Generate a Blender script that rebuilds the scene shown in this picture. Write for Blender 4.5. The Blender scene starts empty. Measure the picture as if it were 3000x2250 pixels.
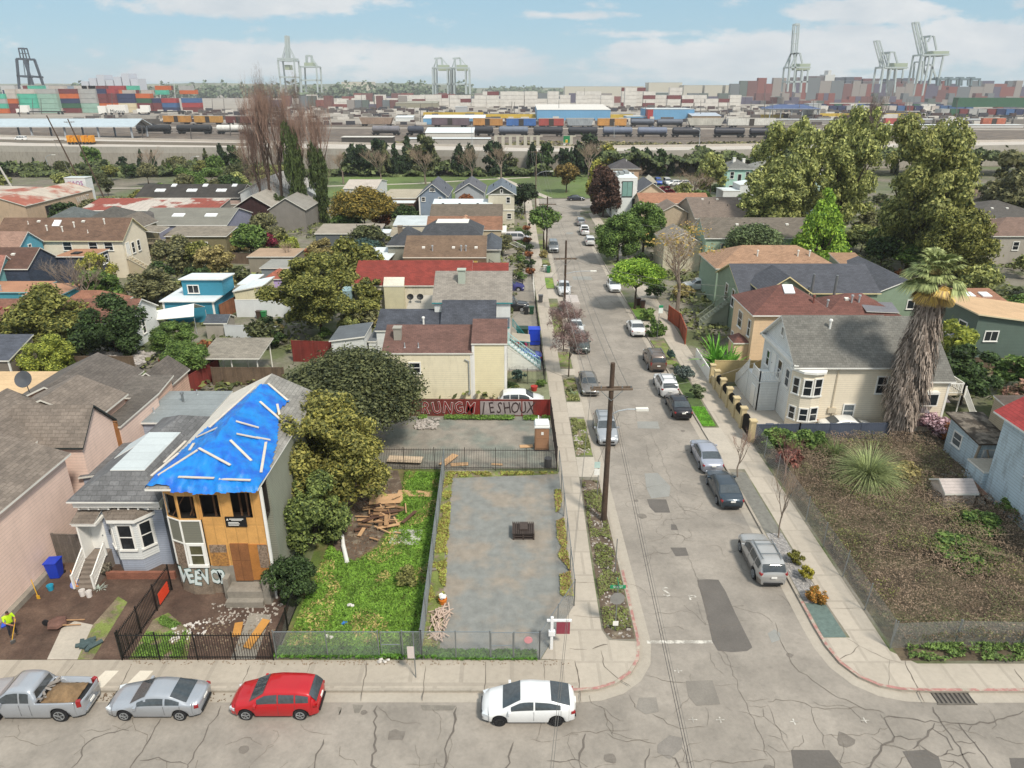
import bpy,math,random
import numpy as np
from mathutils import Vector,noise as mnoise
C=bpy.context.scene.collection
SC=bpy.context.scene
R=math.radians
RND=random.Random(7)

# ------------------------------------------------------------------ camera
CAMH,CAMF,PITCH=28.0,2080.0,22.8
cam=bpy.data.cameras.new('camera');co=bpy.data.objects.new('camera',cam);C.objects.link(co)
co.location=(0,0,CAMH);co.rotation_euler=(R(90-PITCH),0,0)
cam.sensor_fit='HORIZONTAL';cam.sensor_width=36;cam.lens=36*CAMF/3000
cam.clip_start=0.5;cam.clip_end=20000
SC.camera=co

# ------------------------------------------------------------------ sky, sun, exposure
SUN_EL,SUN_AZ=52.0,145.0  # azimuth clockwise from +Y (the view direction)
sd=bpy.data.lights.new('sun','SUN');so=bpy.data.objects.new('sun',sd);C.objects.link(so)
sd.energy=2.4;sd.angle=R(8);sd.color=(1.0,0.93,0.82)
_d=Vector((math.sin(R(SUN_AZ))*math.cos(R(SUN_EL)),math.cos(R(SUN_AZ))*math.cos(R(SUN_EL)),math.sin(R(SUN_EL))))
so.rotation_euler=_d.to_track_quat('Z','Y').to_euler()
SC.view_settings.view_transform='Standard';SC.view_settings.look='None'
SC.view_settings.exposure=0.74;SC.view_settings.gamma=1.0
SC.cycles.max_bounces=5;SC.cycles.diffuse_bounces=2;SC.cycles.glossy_bounces=2
SC.cycles.transmission_bounces=3;SC.cycles.transparent_max_bounces=12;SC.cycles.volume_bounces=1
SC.cycles.use_denoising=True;SC.cycles.caustics_reflective=False;SC.cycles.caustics_refractive=False

W=bpy.data.worlds.new('World');SC.world=W;W.use_nodes=True
wn,wl=W.node_tree.nodes,W.node_tree.links
for n in list(wn):wn.remove(n)
def wmath(op,a,b=None,c=None,clamp=False):
 n=wn.new('ShaderNodeMath');n.operation=op;n.use_clamp=clamp
 for i,x in enumerate((a,b,c)):
  if x is None:continue
  if isinstance(x,(int,float)):n.inputs[i].default_value=x
  else:wl.new(x,n.inputs[i])
 return n.outputs[0]
out=wn.new('ShaderNodeOutputWorld');bg=wn.new('ShaderNodeBackground');wl.new(bg.outputs[0],out.inputs[0])
sky=wn.new('ShaderNodeTexSky');sky.sky_type='NISHITA';sky.sun_disc=False
sky.sun_elevation=R(SUN_EL);sky.sun_rotation=R(SUN_AZ);sky.air_density=1.0;sky.dust_density=0.4;sky.ozone_density=1.6
tc=wn.new('ShaderNodeTexCoord');sp=wn.new('ShaderNodeSeparateXYZ');wl.new(tc.outputs['Generated'],sp.inputs[0])
ay=wmath('MAXIMUM',wmath('ABSOLUTE',sp.outputs[1]),0.12)
Pq=wmath('DIVIDE',sp.outputs[0],ay);Qq=wmath('DIVIDE',sp.outputs[2],ay)
cv=wn.new('ShaderNodeCombineXYZ');wl.new(Pq,cv.inputs[0]);wl.new(wmath('MULTIPLY',Qq,2.6),cv.inputs[1])
def wnoise(scale,detail,rough,off=0.0):
 n=wn.new('ShaderNodeTexNoise');n.inputs['Scale'].default_value=scale;n.inputs['Detail'].default_value=detail
 n.inputs['Roughness'].default_value=rough
 m=wn.new('ShaderNodeVectorMath');m.operation='ADD';wl.new(cv.outputs[0],m.inputs[0]);m.inputs[1].default_value=(off,off*.7,0)
 wl.new(m.outputs[0],n.inputs['Vector']);return n.outputs['Fac']
 # clouds where the photograph has them: (centre across, centre up, half width, half height, weight) in tangent units
CL=[(-.33,.098,.22,.026,1.0),(-.44,.012,.10,.013,.8),(-.30,.034,.19,.025,1.05),(-.10,.030,.17,.024,1.0),(-.02,.021,.10,.018,.8),
(.24,.032,.19,.030,.95),(.43,.043,.26,.034,1.1),(.60,.050,.14,.040,1.0),(.45,.088,.125,.021,1.1),(.08,.081,.10,.007,.5),(.17,.060,.15,.008,.35),
(.0,.15,.9,.02,.5),(-.30,.019,.34,.016,.55),(.30,.012,.30,.014,.55)]
acc=None
for(a,b,ca,cb,wgt)in CL:
 dx=wmath('DIVIDE',wmath('SUBTRACT',Pq,a),ca);dz=wmath('DIVIDE',wmath('SUBTRACT',Qq,b),cb)
 e=wmath('SUBTRACT',1.0,wmath('SQRT',wmath('ADD',wmath('MULTIPLY',dx,dx),wmath('MULTIPLY',dz,dz))),clamp=True)
 e=wmath('MULTIPLY',e,wgt);acc=e if acc is None else wmath('MAXIMUM',acc,e)
high=wmath('MULTIPLY',wmath('SUBTRACT',wnoise(1.1,4,.5,4.0),.34),wmath('MULTIPLY',wmath('SUBTRACT',Qq,.13,clamp=True),8.0,clamp=True))
field=wmath('ADD',wmath('ADD',acc,wmath('MULTIPLY',high,2.5)),wmath('MULTIPLY',wmath('SUBTRACT',wnoise(13,9,.64),.5),1.6))
mr=wn.new('ShaderNodeMapRange');mr.interpolation_type='SMOOTHSTEP';mr.inputs['From Min'].default_value=.06;mr.inputs['From Max'].default_value=.42
wl.new(field,mr.inputs['Value'])
ccr=wn.new('ShaderNodeMix');ccr.data_type='RGBA'
wl.new(wmath('MULTIPLY',wmath('SUBTRACT',wnoise(7,6,.6,3.3),.32),2.4,clamp=True),ccr.inputs['Factor'])
ccr.inputs['A'].default_value=(3.6,3.95,4.25,1);ccr.inputs['B'].default_value=(5.3,5.3,5.25,1)
tint=wn.new('ShaderNodeMix');tint.data_type='RGBA';tint.blend_type='MIX';tint.inputs['Factor'].default_value=.85
wl.new(sky.outputs[0],tint.inputs['A']);tint.inputs['B'].default_value=(1.95,3.2,4.05,1)
mx=wn.new('ShaderNodeMix');mx.data_type='RGBA'
wl.new(wmath('MULTIPLY',mr.outputs[0],.93),mx.inputs['Factor']);wl.new(tint.outputs['Result'],mx.inputs['A']);wl.new(ccr.outputs['Result'],mx.inputs['B'])
boost=wmath('ADD',1.0,wmath('MULTIPLY',wmath('SUBTRACT',Qq,.3,clamp=True),.2,clamp=True))  # the overcast is brightest overhead
bc=wn.new('ShaderNodeVectorMath');bc.operation='SCALE';wl.new(mx.outputs['Result'],bc.inputs[0]);wl.new(boost,bc.inputs['Scale'])
wl.new(bc.outputs[0],bg.inputs['Color']);bg.inputs['Strength'].default_value=0.1

# ------------------------------------------------------------------ object helpers
ORG={}
def tag(o,label=None,cat=None,group=None,kind=None):
 if label:o['label']=label
 if cat:o['category']=cat
 if group:o['group']=group
 if kind:o['kind']=kind
 return o
def empty(name,loc,label,cat,group=None,rz=0):
 o=bpy.data.objects.new(name,None);C.objects.link(o);o.location=loc;o.rotation_euler=(0,0,rz)
 o.empty_display_size=.3;ORG[o.name]=Vector(loc);return tag(o,label,cat,group)
def local_empty(name,loc,label,cat,group=None,rz=0):  # children are given in the thing's own coordinates
 o=empty(name,loc,label,cat,group,rz);ORG[o.name]=Vector((0,0,0));return o
def copy_tree(o,parent=None):
 c=o.copy();C.objects.link(c);c.parent=parent
 for ch in o.children:copy_tree(ch,c)
 return c
class MB:
 def __init__(s):s.v=[];s.f=[];s.m=[]
 def poly(s,pts,mi=0):
  n=len(s.v);s.v+=[tuple(p)for p in pts];s.f.append(tuple(range(n,n+len(pts))));s.m.append(mi);return s
 def box(s,x0,x1,y0,y1,z0,z1,mi=0):
  n=len(s.v);s.v+=[(x0,y0,z0),(x1,y0,z0),(x1,y1,z0),(x0,y1,z0),(x0,y0,z1),(x1,y0,z1),(x1,y1,z1),(x0,y1,z1)]
  for f in((0,3,2,1),(4,5,6,7),(0,1,5,4),(1,2,6,5),(2,3,7,6),(3,0,4,7)):
   s.f.append(tuple(n+i for i in f));s.m.append(mi)
  return s
 def obox(s,c,sz,rz=0,mi=0,rx=0,ry=0):
  n=len(s.v)
  from mathutils import Euler
  M=Euler((rx,ry,rz)).to_matrix()
  for dz in(-.5,.5):
   for dx,dy in((-.5,-.5),(.5,-.5),(.5,.5),(-.5,.5)):
    p=M@Vector((dx*sz[0],dy*sz[1],dz*sz[2]));s.v.append((c[0]+p.x,c[1]+p.y,c[2]+p.z))
  for f in((0,3,2,1),(4,5,6,7),(0,1,5,4),(1,2,6,5),(2,3,7,6),(3,0,4,7)):
   s.f.append(tuple(n+i for i in f));s.m.append(mi)
  return s
 def beam(s,p0,p1,w,h,mi=0):  # rectangular bar between two points
  a,b=Vector(p0),Vector(p1);d=(b-a).normalized();up=Vector((0,0,1))if abs(d.z)<.95 else Vector((1,0,0))
  x=d.cross(up).normalized()*w/2;y=x.cross(d).normalized()*h/2;n=len(s.v)
  for q in(a,b):
   for i,j in((-1,-1),(1,-1),(1,1),(-1,1)):s.v.append(tuple(q+x*i+y*j))
  for f in((0,1,2,3),(7,6,5,4),(0,4,5,1),(1,5,6,2),(2,6,7,3),(3,7,4,0)):
   s.f.append(tuple(n+i for i in f));s.m.append(mi)
  return s
 def tube(s,p0,p1,r0,r1=None,n=6,mi=0,cap=True):
  r1=r0 if r1 is None else r1
  a,b=Vector(p0),Vector(p1);d=(b-a).normalized();up=Vector((0,0,1))if abs(d.z)<.9 else Vector((1,0,0))
  x=d.cross(up).normalized();y=x.cross(d);k=len(s.v)
  for q,r in((a,r0),(b,r1)):
   for i in range(n):
    t=2*math.pi*i/n;s.v.append(tuple(q+x*(math.cos(t)*r)+y*(math.sin(t)*r)))
  for i in range(n):
   j=(i+1)%n;s.f.append((k+i,k+j,k+n+j,k+n+i));s.m.append(mi)
  if cap:s.f.append(tuple(range(k+n,k+2*n)));s.m.append(mi);s.f.append(tuple(range(k+n-1,k-1,-1)));s.m.append(mi)
  return s
 def path(s,pts,r,n=5,mi=0):
  for a,b in zip(pts,pts[1:]):s.tube(a,b,r,r,n,mi)
  return s
 def lathe(s,prof,c=(0,0,0),n=12,mi=0):  # prof: (radius, z)
  k=len(s.v)
  for r,z in prof:
   for i in range(n):
    t=2*math.pi*i/n;s.v.append((c[0]+math.cos(t)*r,c[1]+math.sin(t)*r,c[2]+z))
  for a in range(len(prof)-1):
   for i in range(n):
    j=(i+1)%n;s.f.append((k+a*n+i,k+a*n+j,k+(a+1)*n+j,k+(a+1)*n+i));s.m.append(mi)
  s.f.append(tuple(range(k+(len(prof)-1)*n,k+len(prof)*n)));s.m.append(mi);return s
 def prism(s,pts,z0,z1,mi=0,mside=None):
  mside=mi if mside is None else mside;n=len(pts)
  s.poly([(x,y,z1)for x,y in pts],mi);s.poly([(x,y,z0)for x,y in reversed(pts)],mside)
  for i in range(n):
   a,b=pts[i],pts[(i+1)%n];s.poly([(a[0],a[1],z0),(b[0],b[1],z0),(b[0],b[1],z1),(a[0],a[1],z1)],mside)
  return s
 def slab(s,top,t,mi=0,mside=1):  # a sloped polygon given thickness downwards
  bot=[(p[0],p[1],p[2]-t)for p in top];s.poly(top,mi);s.poly(bot[::-1],mside);n=len(top)
  for i in range(n):s.poly([bot[i],bot[(i+1)%n],top[(i+1)%n],top[i]],mside)
  return s
 def build(s,name,mats,parent=None,smooth=False,**kw):
  if not isinstance(mats,(list,tuple)):mats=[mats]
  me=bpy.data.meshes.new(name);o=bpy.data.objects.new(name,me);C.objects.link(o)
  V=np.array(s.v,float)
  if parent is not None:
   off=ORG[parent.name];o.parent=parent;ORG[o.name]=off
  elif kw.get('world'):off=Vector((0,0,0))
  else:
   mn,mxx=V.min(0),V.max(0);off=Vector(((mn[0]+mxx[0])/2,(mn[1]+mxx[1])/2,mn[2]));o.location=off;ORG[o.name]=off
  V=V-np.array(off)
  me.from_pydata(V.tolist(),[],s.f)
  for m in mats:me.materials.append(m)
  me.polygons.foreach_set('material_index',s.m)
  if smooth:me.polygons.foreach_set('use_smooth',[True]*len(s.f))
  uv=me.uv_layers.new(name='UVMap');me.update()
  nl=len(me.loops);N=np.empty(len(me.polygons)*3);me.polygons.foreach_get('normal',N);N=N.reshape(-1,3)
  tot=np.empty(len(me.polygons),int);me.polygons.foreach_get('loop_total',tot)
  vi=np.empty(nl,int);me.loops.foreach_get('vertex_index',vi)
  Nn=np.repeat(N,tot,0);P=(V+np.array(off))[vi]
  flat=np.abs(Nn[:,2])>.985
  U=np.cross(np.array([0,0,1.]),Nn);U[flat]=(1,0,0);U/=np.maximum(np.linalg.norm(U,axis=1,keepdims=True),1e-6)
  Vv=np.cross(Nn,U);uvs=np.stack([(P*U).sum(1),(P*Vv).sum(1)],1)
  uv.data.foreach_set('uv',uvs.ravel())
  return o
def one(mb,name,mats,label,cat,group=None,smooth=False):return tag(mb.build(name,mats,smooth=smooth),label,cat,group)
def struct(mb,name,mats,kind='structure'):return tag(mb.build(name,mats,world=True),kind=kind)

# ------------------------------------------------------------------ materials
MATS={}
def hexc(h):
 h=h.lstrip('#');f=lambda c:(c/12.92 if c<=.04045 else((c+.055)/1.055)**2.4)
 return tuple(f(int(h[i:i+2],16)/255)for i in(0,2,4))
def mat(col,rough=.8,var=.12,ns=1.2,pat=None,ps=(.3,.15),pd=.35,bump=.0,metal=0,coat=0,dirt=0,dcol=None,emit=None,trans=0,isl=0,col2=None,n2=None,th=(.45,.6),name=None,spec=None):
 """procedural surface: colour, cloudy variation, an optional pattern of lines / shingles / planks, blotches of a second colour"""
 if isinstance(col,str):col=hexc(col)
 if isinstance(col2,str):col2=hexc(col2)
 if isinstance(dcol,str):dcol=hexc(dcol)
 key=(col,rough,var,ns,pat,ps,pd,bump,metal,coat,dirt,dcol,emit,trans,isl,col2,n2,th,spec)
 if key in MATS:return MATS[key]
 m=bpy.data.materials.new(name or(pat or 'paint'));m.use_nodes=True;MATS[key]=m
 N,L=m.node_tree.nodes,m.node_tree.links;b=N['Principled BSDF']
 b.inputs['Roughness'].default_value=rough;b.inputs['Metallic'].default_value=metal
 if spec is not None:b.inputs['Specular IOR Level'].default_value=spec
 if coat:b.inputs['Coat Weight'].default_value=coat;b.inputs['Coat Roughness'].default_value=.04
 geo=N.new('ShaderNodeNewGeometry');uvn=N.new('ShaderNodeUVMap');uvn.uv_map='UVMap'
 def noi(scale,detail=4,r=.6):
  n=N.new('ShaderNodeTexNoise');n.inputs['Scale'].default_value=scale;n.inputs['Detail'].default_value=detail;n.inputs['Roughness'].default_value=r
  L.new(geo.outputs['Position'],n.inputs['Vector']);return n.outputs['Fac']
 def mix(fac,a,bb,mode='MIX'):
  x=N.new('ShaderNodeMix');x.data_type='RGBA';x.blend_type=mode
  for nm,val in(('Factor',fac),('A',a),('B',bb)):
   if isinstance(val,(int,float)):x.inputs[nm].default_value=val
   elif isinstance(val,tuple):x.inputs[nm].default_value=val+(1,)
   else:L.new(val,x.inputs[nm])
  return x.outputs['Result']
 def rng(v,a,b_,lo=0.,hi=1.):
  x=N.new('ShaderNodeMapRange');x.inputs['From Min'].default_value=a;x.inputs['From Max'].default_value=b_;x.inputs['To Min'].default_value=lo;x.inputs['To Max'].default_value=hi
  L.new(v,x.inputs['Value']);return x.outputs[0]
 cur=tuple(col)
 if col2 is not None:cur=mix(rng(noi(n2 or.4,5),th[0],th[1]),cur,tuple(col2))
 if isl:
  cur=mix(rng(geo.outputs['Random Per Island'],.1,.9),cur,tuple(dcol)if dcol else tuple(c*(1-isl)for c in col))
 fac=rng(noi(ns,5),.3,.7,1-var,1+var)
 bw=N.new('ShaderNodeCombineColor');[L.new(fac,bw.inputs[i])for i in range(3)]
 cur=mix(1.0,cur,bw.outputs[0],'MULTIPLY')
 if var and not isl:
  f2=rng(noi(ns*11,3),.3,.7,1-var*.7,1+var*.7);b2=N.new('ShaderNodeCombineColor');[L.new(f2,b2.inputs[i])for i in range(3)]
  cur=mix(1.0,cur,b2.outputs[0],'MULTIPLY')
 h=None
 if pat:
  br=N.new('ShaderNodeTexBrick');L.new(uvn.outputs[0],br.inputs['Vector']);br.inputs['Scale'].default_value=1
  br.inputs['Color1'].default_value=(1,1,1,1);br.inputs['Color2'].default_value=(1-pd*.8,)*3+(1,);br.inputs['Mortar'].default_value=(1-pd,)*3+(1,)
  br.inputs['Brick Width'].default_value=ps[0];br.inputs['Row Height'].default_value=ps[1];br.inputs['Mortar Smooth'].default_value=.2
  br.inputs['Mortar Size'].default_value=min(ps)*.06;br.inputs['Bias'].default_value=-.3
  if pat in('siding','ribs'):
   br.inputs['Color2'].default_value=(.97,.97,.97,1);br.offset=0;br.inputs['Mortar Size'].default_value=min(ps)*.07
  if pat=='planks':br.offset=0;br.inputs['Mortar Size'].default_value=ps[0]*.05
  cur=mix(1.0,cur,br.outputs['Color'],'MULTIPLY');h=br.outputs['Color']
 if dirt:
 # streaks and grime of its own shape
  mp=N.new('ShaderNodeMapping');L.new(geo.outputs['Position'],mp.inputs[0]);mp.inputs['Scale'].default_value=(1.6,1.6,.35)
  n=N.new('ShaderNodeTexNoise');n.inputs['Scale'].default_value=1.3;n.inputs['Detail'].default_value=7;n.inputs['Roughness'].default_value=.7;L.new(mp.outputs[0],n.inputs['Vector'])
  x=N.new('ShaderNodeMapRange');x.inputs['From Min'].default_value=.5;x.inputs['From Max'].default_value=.72;x.inputs['To Max'].default_value=dirt;L.new(n.outputs['Fac'],x.inputs['Value'])
  cur=mix(x.outputs[0],cur,(.09,.08,.065))
 if isinstance(cur,tuple):b.inputs['Base Color'].default_value=cur+(1,)
 else:L.new(cur,b.inputs['Base Color'])
 if bump:
  bp=N.new('ShaderNodeBump');bp.inputs['Strength'].default_value=bump;bp.inputs['Distance'].default_value=.02
  if h is not None:L.new(h,bp.inputs['Height'])
  else:L.new(noi(ns*9,5,.7),bp.inputs['Height'])
  L.new(bp.outputs[0],b.inputs['Normal'])
 if trans:
  t=N.new('ShaderNodeBsdfTranslucent');a=N.new('ShaderNodeMixShader');a.inputs[0].default_value=trans
  L.new(cur,t.inputs[0]);L.new(b.outputs[0],a.inputs[1]);L.new(t.outputs[0],a.inputs[2]);L.new(a.outputs[0],N['Material Output'].inputs[0])
 return m
def siding(c,dirt=.15,h=.16):return mat(c,.7,.06,.8,'siding',(60.,h),.42,.35,dirt=dirt,name='siding')
def shingle(c,var=.2,ps=(.5,.26),pd=.42):return mat(c,.95,var,.7,'shingle',ps,pd,.6,name='shingle')
def flatroof(c,var=.12):return mat(c,.85,var,.5,'shingle',(9.,1.0),.12,0,name='roofing')
def planks(c,var=.25,w=.16):return mat(c,.9,var,.9,'planks',(w,40.),.45,.4,dirt=.2,name='fence_boards')
def stucco(c,dirt=.2):return mat(c,.9,.08,.6,dirt=dirt,bump=.15,name='stucco')
def plain(c,rough=.7,var=.06,**k):return mat(c,rough,var,1.0,**k)
WHITE=plain('#e6e4de',.6,.05);TRIM=plain('#dcd9d0',.6,.06);DARK=plain('#1b1b1c',.6);BLACK=plain('#101011',.5)
GLASS=mat((.018,.022,.026),.08,.3,.6,name='window_glass');GLASSL=mat((.12,.14,.15),.12,.3,.8,name='window_glass_pale')
METAL=mat('#8f9496',.45,.1,2,metal=.7,name='galvanised');STEEL=mat('#a8adb0',.5,.08,2,metal=.3,name='steel')
CONC=mat('#b0a79a',.9,.1,.5,dirt=.12,bump=.1,name='concrete');CONCD=mat('#8c857a',.9,.15,.6,dirt=.3,name='old_concrete')
WOOD=planks('#6b5a4a');WOODR=planks('#7a2f28',.2);BARK=mat('#4a3e34',.95,.3,4,bump=.5,name='bark');BARKG=mat('#7d7064',.95,.25,4,name='pale_bark')
TYRE=plain('#17171a',.85,.1);RIM=mat('#b4b6b8',.3,.05,3,metal=.6,name='rim');RIMD=mat('#3a3b3d',.35,.05,3,metal=.5,name='dark_rim')
CHROME=mat('#c5c8cb',.2,.05,3,metal=.8,name='chrome');REDL=mat('#8f0d10',.2,.1,3,coat=.5,name='red_lens');CLEAR=mat('#c9ced2',.12,.1,3,coat=.6,name='lamp_glass')

def sheet(pts,z,m,name,kind='structure'):
 mb=MB();mb.poly([(x,y,z)for x,y in pts]);return tag(mb.build(name,m,world=True),kind=kind)
 # ------------------------------------------------------------------ lettering
def text(s,size,loc,rot,m,name='lettering',parent=None,ext=.004,sx=1,align='CENTER',bold=0):
 cu=bpy.data.curves.new('t','FONT');cu.body=s;cu.size=size;cu.extrude=ext;cu.align_x=align;cu.align_y='CENTER';cu.offset=bold;cu.resolution_u=2
 t=bpy.data.objects.new('t',cu);C.objects.link(t);bpy.context.view_layer.update()
 me=bpy.data.meshes.new_from_object(t.evaluated_get(bpy.context.evaluated_depsgraph_get()))
 C.objects.unlink(t);bpy.data.objects.remove(t);me.materials.clear();me.materials.append(m)
 o=bpy.data.objects.new(name,me);C.objects.link(o);o.rotation_euler=rot;o.scale=(sx,1,1);o.location=loc
 if parent is not None:o.parent=parent;o.location=Vector(loc)-ORG[parent.name]
 ORG[o.name]=ORG[parent.name]if parent is not None else Vector(loc)
 return o

 # ------------------------------------------------------------------ cars
def lerp(P,x):
 if x<=P[0][0]:return P[0][1]
 for(a,b),(c,d)in zip(P,P[1:]):
  if x<=c:return b+(d-b)*(x-a)/max(c-a,1e-6)
 return P[-1][1]
def smooth_lerp(P,x,e=.07):return(lerp(P,x-e)+2*lerp(P,x)+lerp(P,x+e))/4
# x runs from tail (-L/2) to nose (+L/2); top: centre-line profile; belt: where the side glass starts
SPEC={
'sedan':dict(L=4.8,W=1.82,H=1.46,R=.33,ax=(-1.38,1.38),top=[(-2.4,.80),(-2.3,.98),(-1.75,1.04),(-.95,1.41),(-.2,1.46),(.45,1.41),(1.2,.99),(2.0,.86),(2.3,.74),(2.4,.58)],
belt=[(-2.4,.84),(-1.6,.96),(1.1,.9),(2.4,.6)],ws=(.5,1.16),rw=(-1.66,-1.0),side=[(-1.38,-.98),(-.95,-.12),(-.06,.82)]),
'coupe':dict(L=4.6,W=1.74,H=1.35,R=.31,ax=(-1.3,1.36),top=[(-2.3,.8),(-2.22,.98),(-1.7,1.0),(-.85,1.3),(-.2,1.35),(.25,1.31),(1.05,.94),(1.9,.80),(2.2,.68),(2.3,.52)],
belt=[(-2.3,.82),(-1.5,.92),(1.0,.84),(2.3,.56)],ws=(.3,1.02),rw=(-1.66,-.88),side=[(-1.35,-.68),(-.58,.68)]),
'hatch':dict(L=4.35,W=1.78,H=1.55,R=.32,ax=(-1.28,1.32),top=[(-2.17,.7),(-2.1,1.0),(-1.75,1.42),(-1.2,1.53),(-.2,1.56),(.35,1.5),(1.15,1.03),(1.85,.88),(2.1,.72),(2.17,.56)],
belt=[(-2.17,1.02),(-1.6,1.0),(1.0,.93),(2.17,.6)],ws=(.42,1.1),rw=(-2.07,-1.74),side=[(-1.72,-1.12),(-1.05,-.3),(-.24,.75)]),
'wedge':dict(L=4.54,W=1.76,H=1.48,R=.31,ax=(-1.32,1.38),top=[(-2.27,.68),(-2.2,1.08),(-1.9,1.16),(-1.0,1.40),(-.1,1.48),(.35,1.44),(1.25,.98),(1.9,.82),(2.18,.68),(2.27,.5)],
belt=[(-2.27,1.0),(-1.6,.98),(1.1,.88),(2.27,.55)],ws=(.38,1.22),rw=(-1.95,-1.05),side=[(-1.5,-.3),(-.22,.85)]),
'suv':dict(L=4.72,W=1.88,H=1.68,R=.37,ax=(-1.36,1.42),top=[(-2.36,.8),(-2.3,1.12),(-2.0,1.52),(-1.6,1.64),(-.4,1.68),(.3,1.62),(1.05,1.12),(1.95,.98),(2.28,.82),(2.36,.62)],
belt=[(-2.36,1.08),(-1.6,1.06),(1.0,1.0),(2.36,.68)],ws=(.38,1.0),rw=(-2.26,-1.96),side=[(-1.85,-1.25),(-1.17,-.3),(-.22,.72)]),
'boxsuv':dict(L=5.0,W=1.95,H=1.88,R=.38,ax=(-1.45,1.5),top=[(-2.5,.8),(-2.46,1.2),(-2.32,1.78),(-1.9,1.88),(-.2,1.9),(.45,1.84),(1.0,1.22),(2.15,1.1),(2.42,.98),(2.5,.7)],
belt=[(-2.5,1.16),(-1.8,1.14),(1.0,1.1),(2.5,.75)],ws=(.5,.96),rw=(-2.45,-2.34),side=[(-2.2,-1.3),(-1.2,-.3),(-.22,.66)]),
'van':dict(L=5.1,W=1.95,H=1.95,R=.35,ax=(-1.5,1.6),top=[(-2.55,.8),(-2.52,1.3),(-2.42,1.88),(-2.0,1.97),(.6,1.97),(1.0,1.88),(1.75,1.2),(2.3,1.02),(2.48,.85),(2.55,.6)],
belt=[(-2.55,1.2),(1.4,1.1),(2.55,.7)],ws=(1.04,1.7),rw=(-2.5,-2.42),side=[(-2.3,-1.3),(-1.2,0.),(.1,1.2)]),
'pickup':dict(L=5.5,W=1.86,H=1.75,R=.39,ax=(-1.6,1.62),top=[(-.5,1.3),(-.46,1.62),(-.2,1.73),(.3,1.75),(.75,1.68),(1.4,1.16),(2.3,1.08),(2.62,.92),(2.75,.66)],
belt=[(-2.75,1.08),(1.3,1.06),(2.75,.74)],ws=(.8,1.34),rw=(-.49,-.44),side=[(-.3,.12),(.2,1.1)],bed=(-2.68,-.56,.72)),
}
def make_car(kind,label,loc,heading,paint,cat='car',lower=None,rack=False,plate=True,wheel=RIM,group=None,dark_glass=True,name=None,load=None,low_detail=False,nose=None):
 S=SPEC[kind];L,Wd,H,Rw=S['L'],S['W'],S['H'],S['R'];hw=Wd/2
 root=local_empty(name or{'pickup':'pickup_truck','van':'van','suv':'sport_utility_vehicle','boxsuv':'sport_utility_vehicle'}.get(kind,'car'),(loc[0],loc[1],loc[2]if len(loc)>2 else.012),label,cat,group,heading)
 bed=S.get('bed')
 st=64 if not low_detail else 30
 xs=sorted(set([round(-L/2+L*i/st,3)for i in range(st+1)]+([bed[0],bed[0]-.02,bed[1],bed[1]+.02]if bed else[])))
 def width(x):
  a=abs(x)/(L/2);return hw*(1-.10*a**4-.10*a**14)
 def prof(x):
  w=width(x);inb=bed and bed[0]<=x<=bed[1]
  zt=smooth_lerp(S['top'],x);zb=smooth_lerp(S['belt'],x)
  if bed and x<bed[1]+.02:zt=zb+.02
  if bed and x>0 and x<1.2:pass
  k=max(0.,min(1.,(zt-zb)/(H-1.0)))
  zb=min(zb,zt-.02);wt=w*(.93-.19*k)
  clear=.22+.05*(abs(x)/(L/2))**6;z0=clear
  for xa in S['ax']:
   d=abs(x-xa);ra=Rw+.075
   if d<ra:z0=max(z0,Rw-.02+math.sqrt(ra*ra-d*d)*.98)
  m1=max(z0+.03,.42);m2=max(m1+.03,.62)
  r=[(w*.93,z0),(w*.985,m1),(w,m2),(w*.99,max(m2+.02,zb-.08)),(w*.955,zb)]
  if inb:r+=[(w*.95,zb+.015),(w*.86,zb+.015),(w*.855,bed[2]),(w*.4,bed[2]),(0,bed[2])]
  else:r+=[(w*.955+(wt-w*.955)*.55+.015*k,zb+(zt-zb)*.52),(wt,zt-.045*(1+k)),(wt*.93,zt-.012),(wt*.55,zt+.004),(0,zt+.012)]
  return r
 rings=[prof(x)for x in xs];mb=MB();n=len(rings[0])
 for x,r in zip(xs,rings):
  bow=.10*(1 if abs(x)>L/2-.25 else 0)
  for sgn in(1,-1):
   for(y,z)in(r if sgn==1 else r[:-1][::-1]):
    xx=x
    if abs(x)>L/2-.3:xx=x-math.copysign(1,x)*.16*(abs(y)/hw)**3
    mb.v.append((xx,y*sgn if sgn==1 else-y,z))
 k=2*n-1;lo=1 if lower else 0
 for i in range(len(xs)-1):
  for j in range(k-1):
   a=i*k+j;mb.f.append((a,a+1,a+k+1,a+k));jj=min(j,k-2-j);mb.m.append(lo if jj<2 else 0)
 mb.f.append(tuple(range(k-1,-1,-1)));mb.m.append(0);q=(len(xs)-1)*k;mb.f.append(tuple(range(q,q+k)));mb.m.append(0)
 mb.f=[f[::-1]for f in mb.f]
 body=mb.build('body',[paint,lower or paint],root,smooth=True)
 if bed is None or True:
  u=MB();u.box(-L/2+.25,L/2-.25,-hw*.8,hw*.8,.2,.6 if not bed else.55);u.build('underbody',DARK,root)
 def ring_at(x):return prof(x)
 gm=mat((.055,.065,.072),.06,.3,.6,coat=.3,name='car_glass')
 # windscreen and rear glass follow the body surface
 def glass_top(x0,x1,nm,off=.012):
  g=MB();nn=6
  for i in range(nn+1):
   x=x0+(x1-x0)*i/nn;r=ring_at(x);wt=r[6][0];zt=r[9][1]
   for f in(-.94,-.6,-.2,.2,.6,.94):
    z=zt+off-.035*(abs(f)**2.2);g.v.append((x+(off if x>0 else-off),f*wt,z))
  for i in range(nn):
   for j in range(5):
    a=i*6+j;g.f.append((a,a+1,a+7,a+6)if x1<x0 else(a,a+6,a+7,a+1));g.m.append(0)
  return g.build(nm,gm,root,smooth=True)
 glass_top(*S['ws'],'windscreen')
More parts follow.
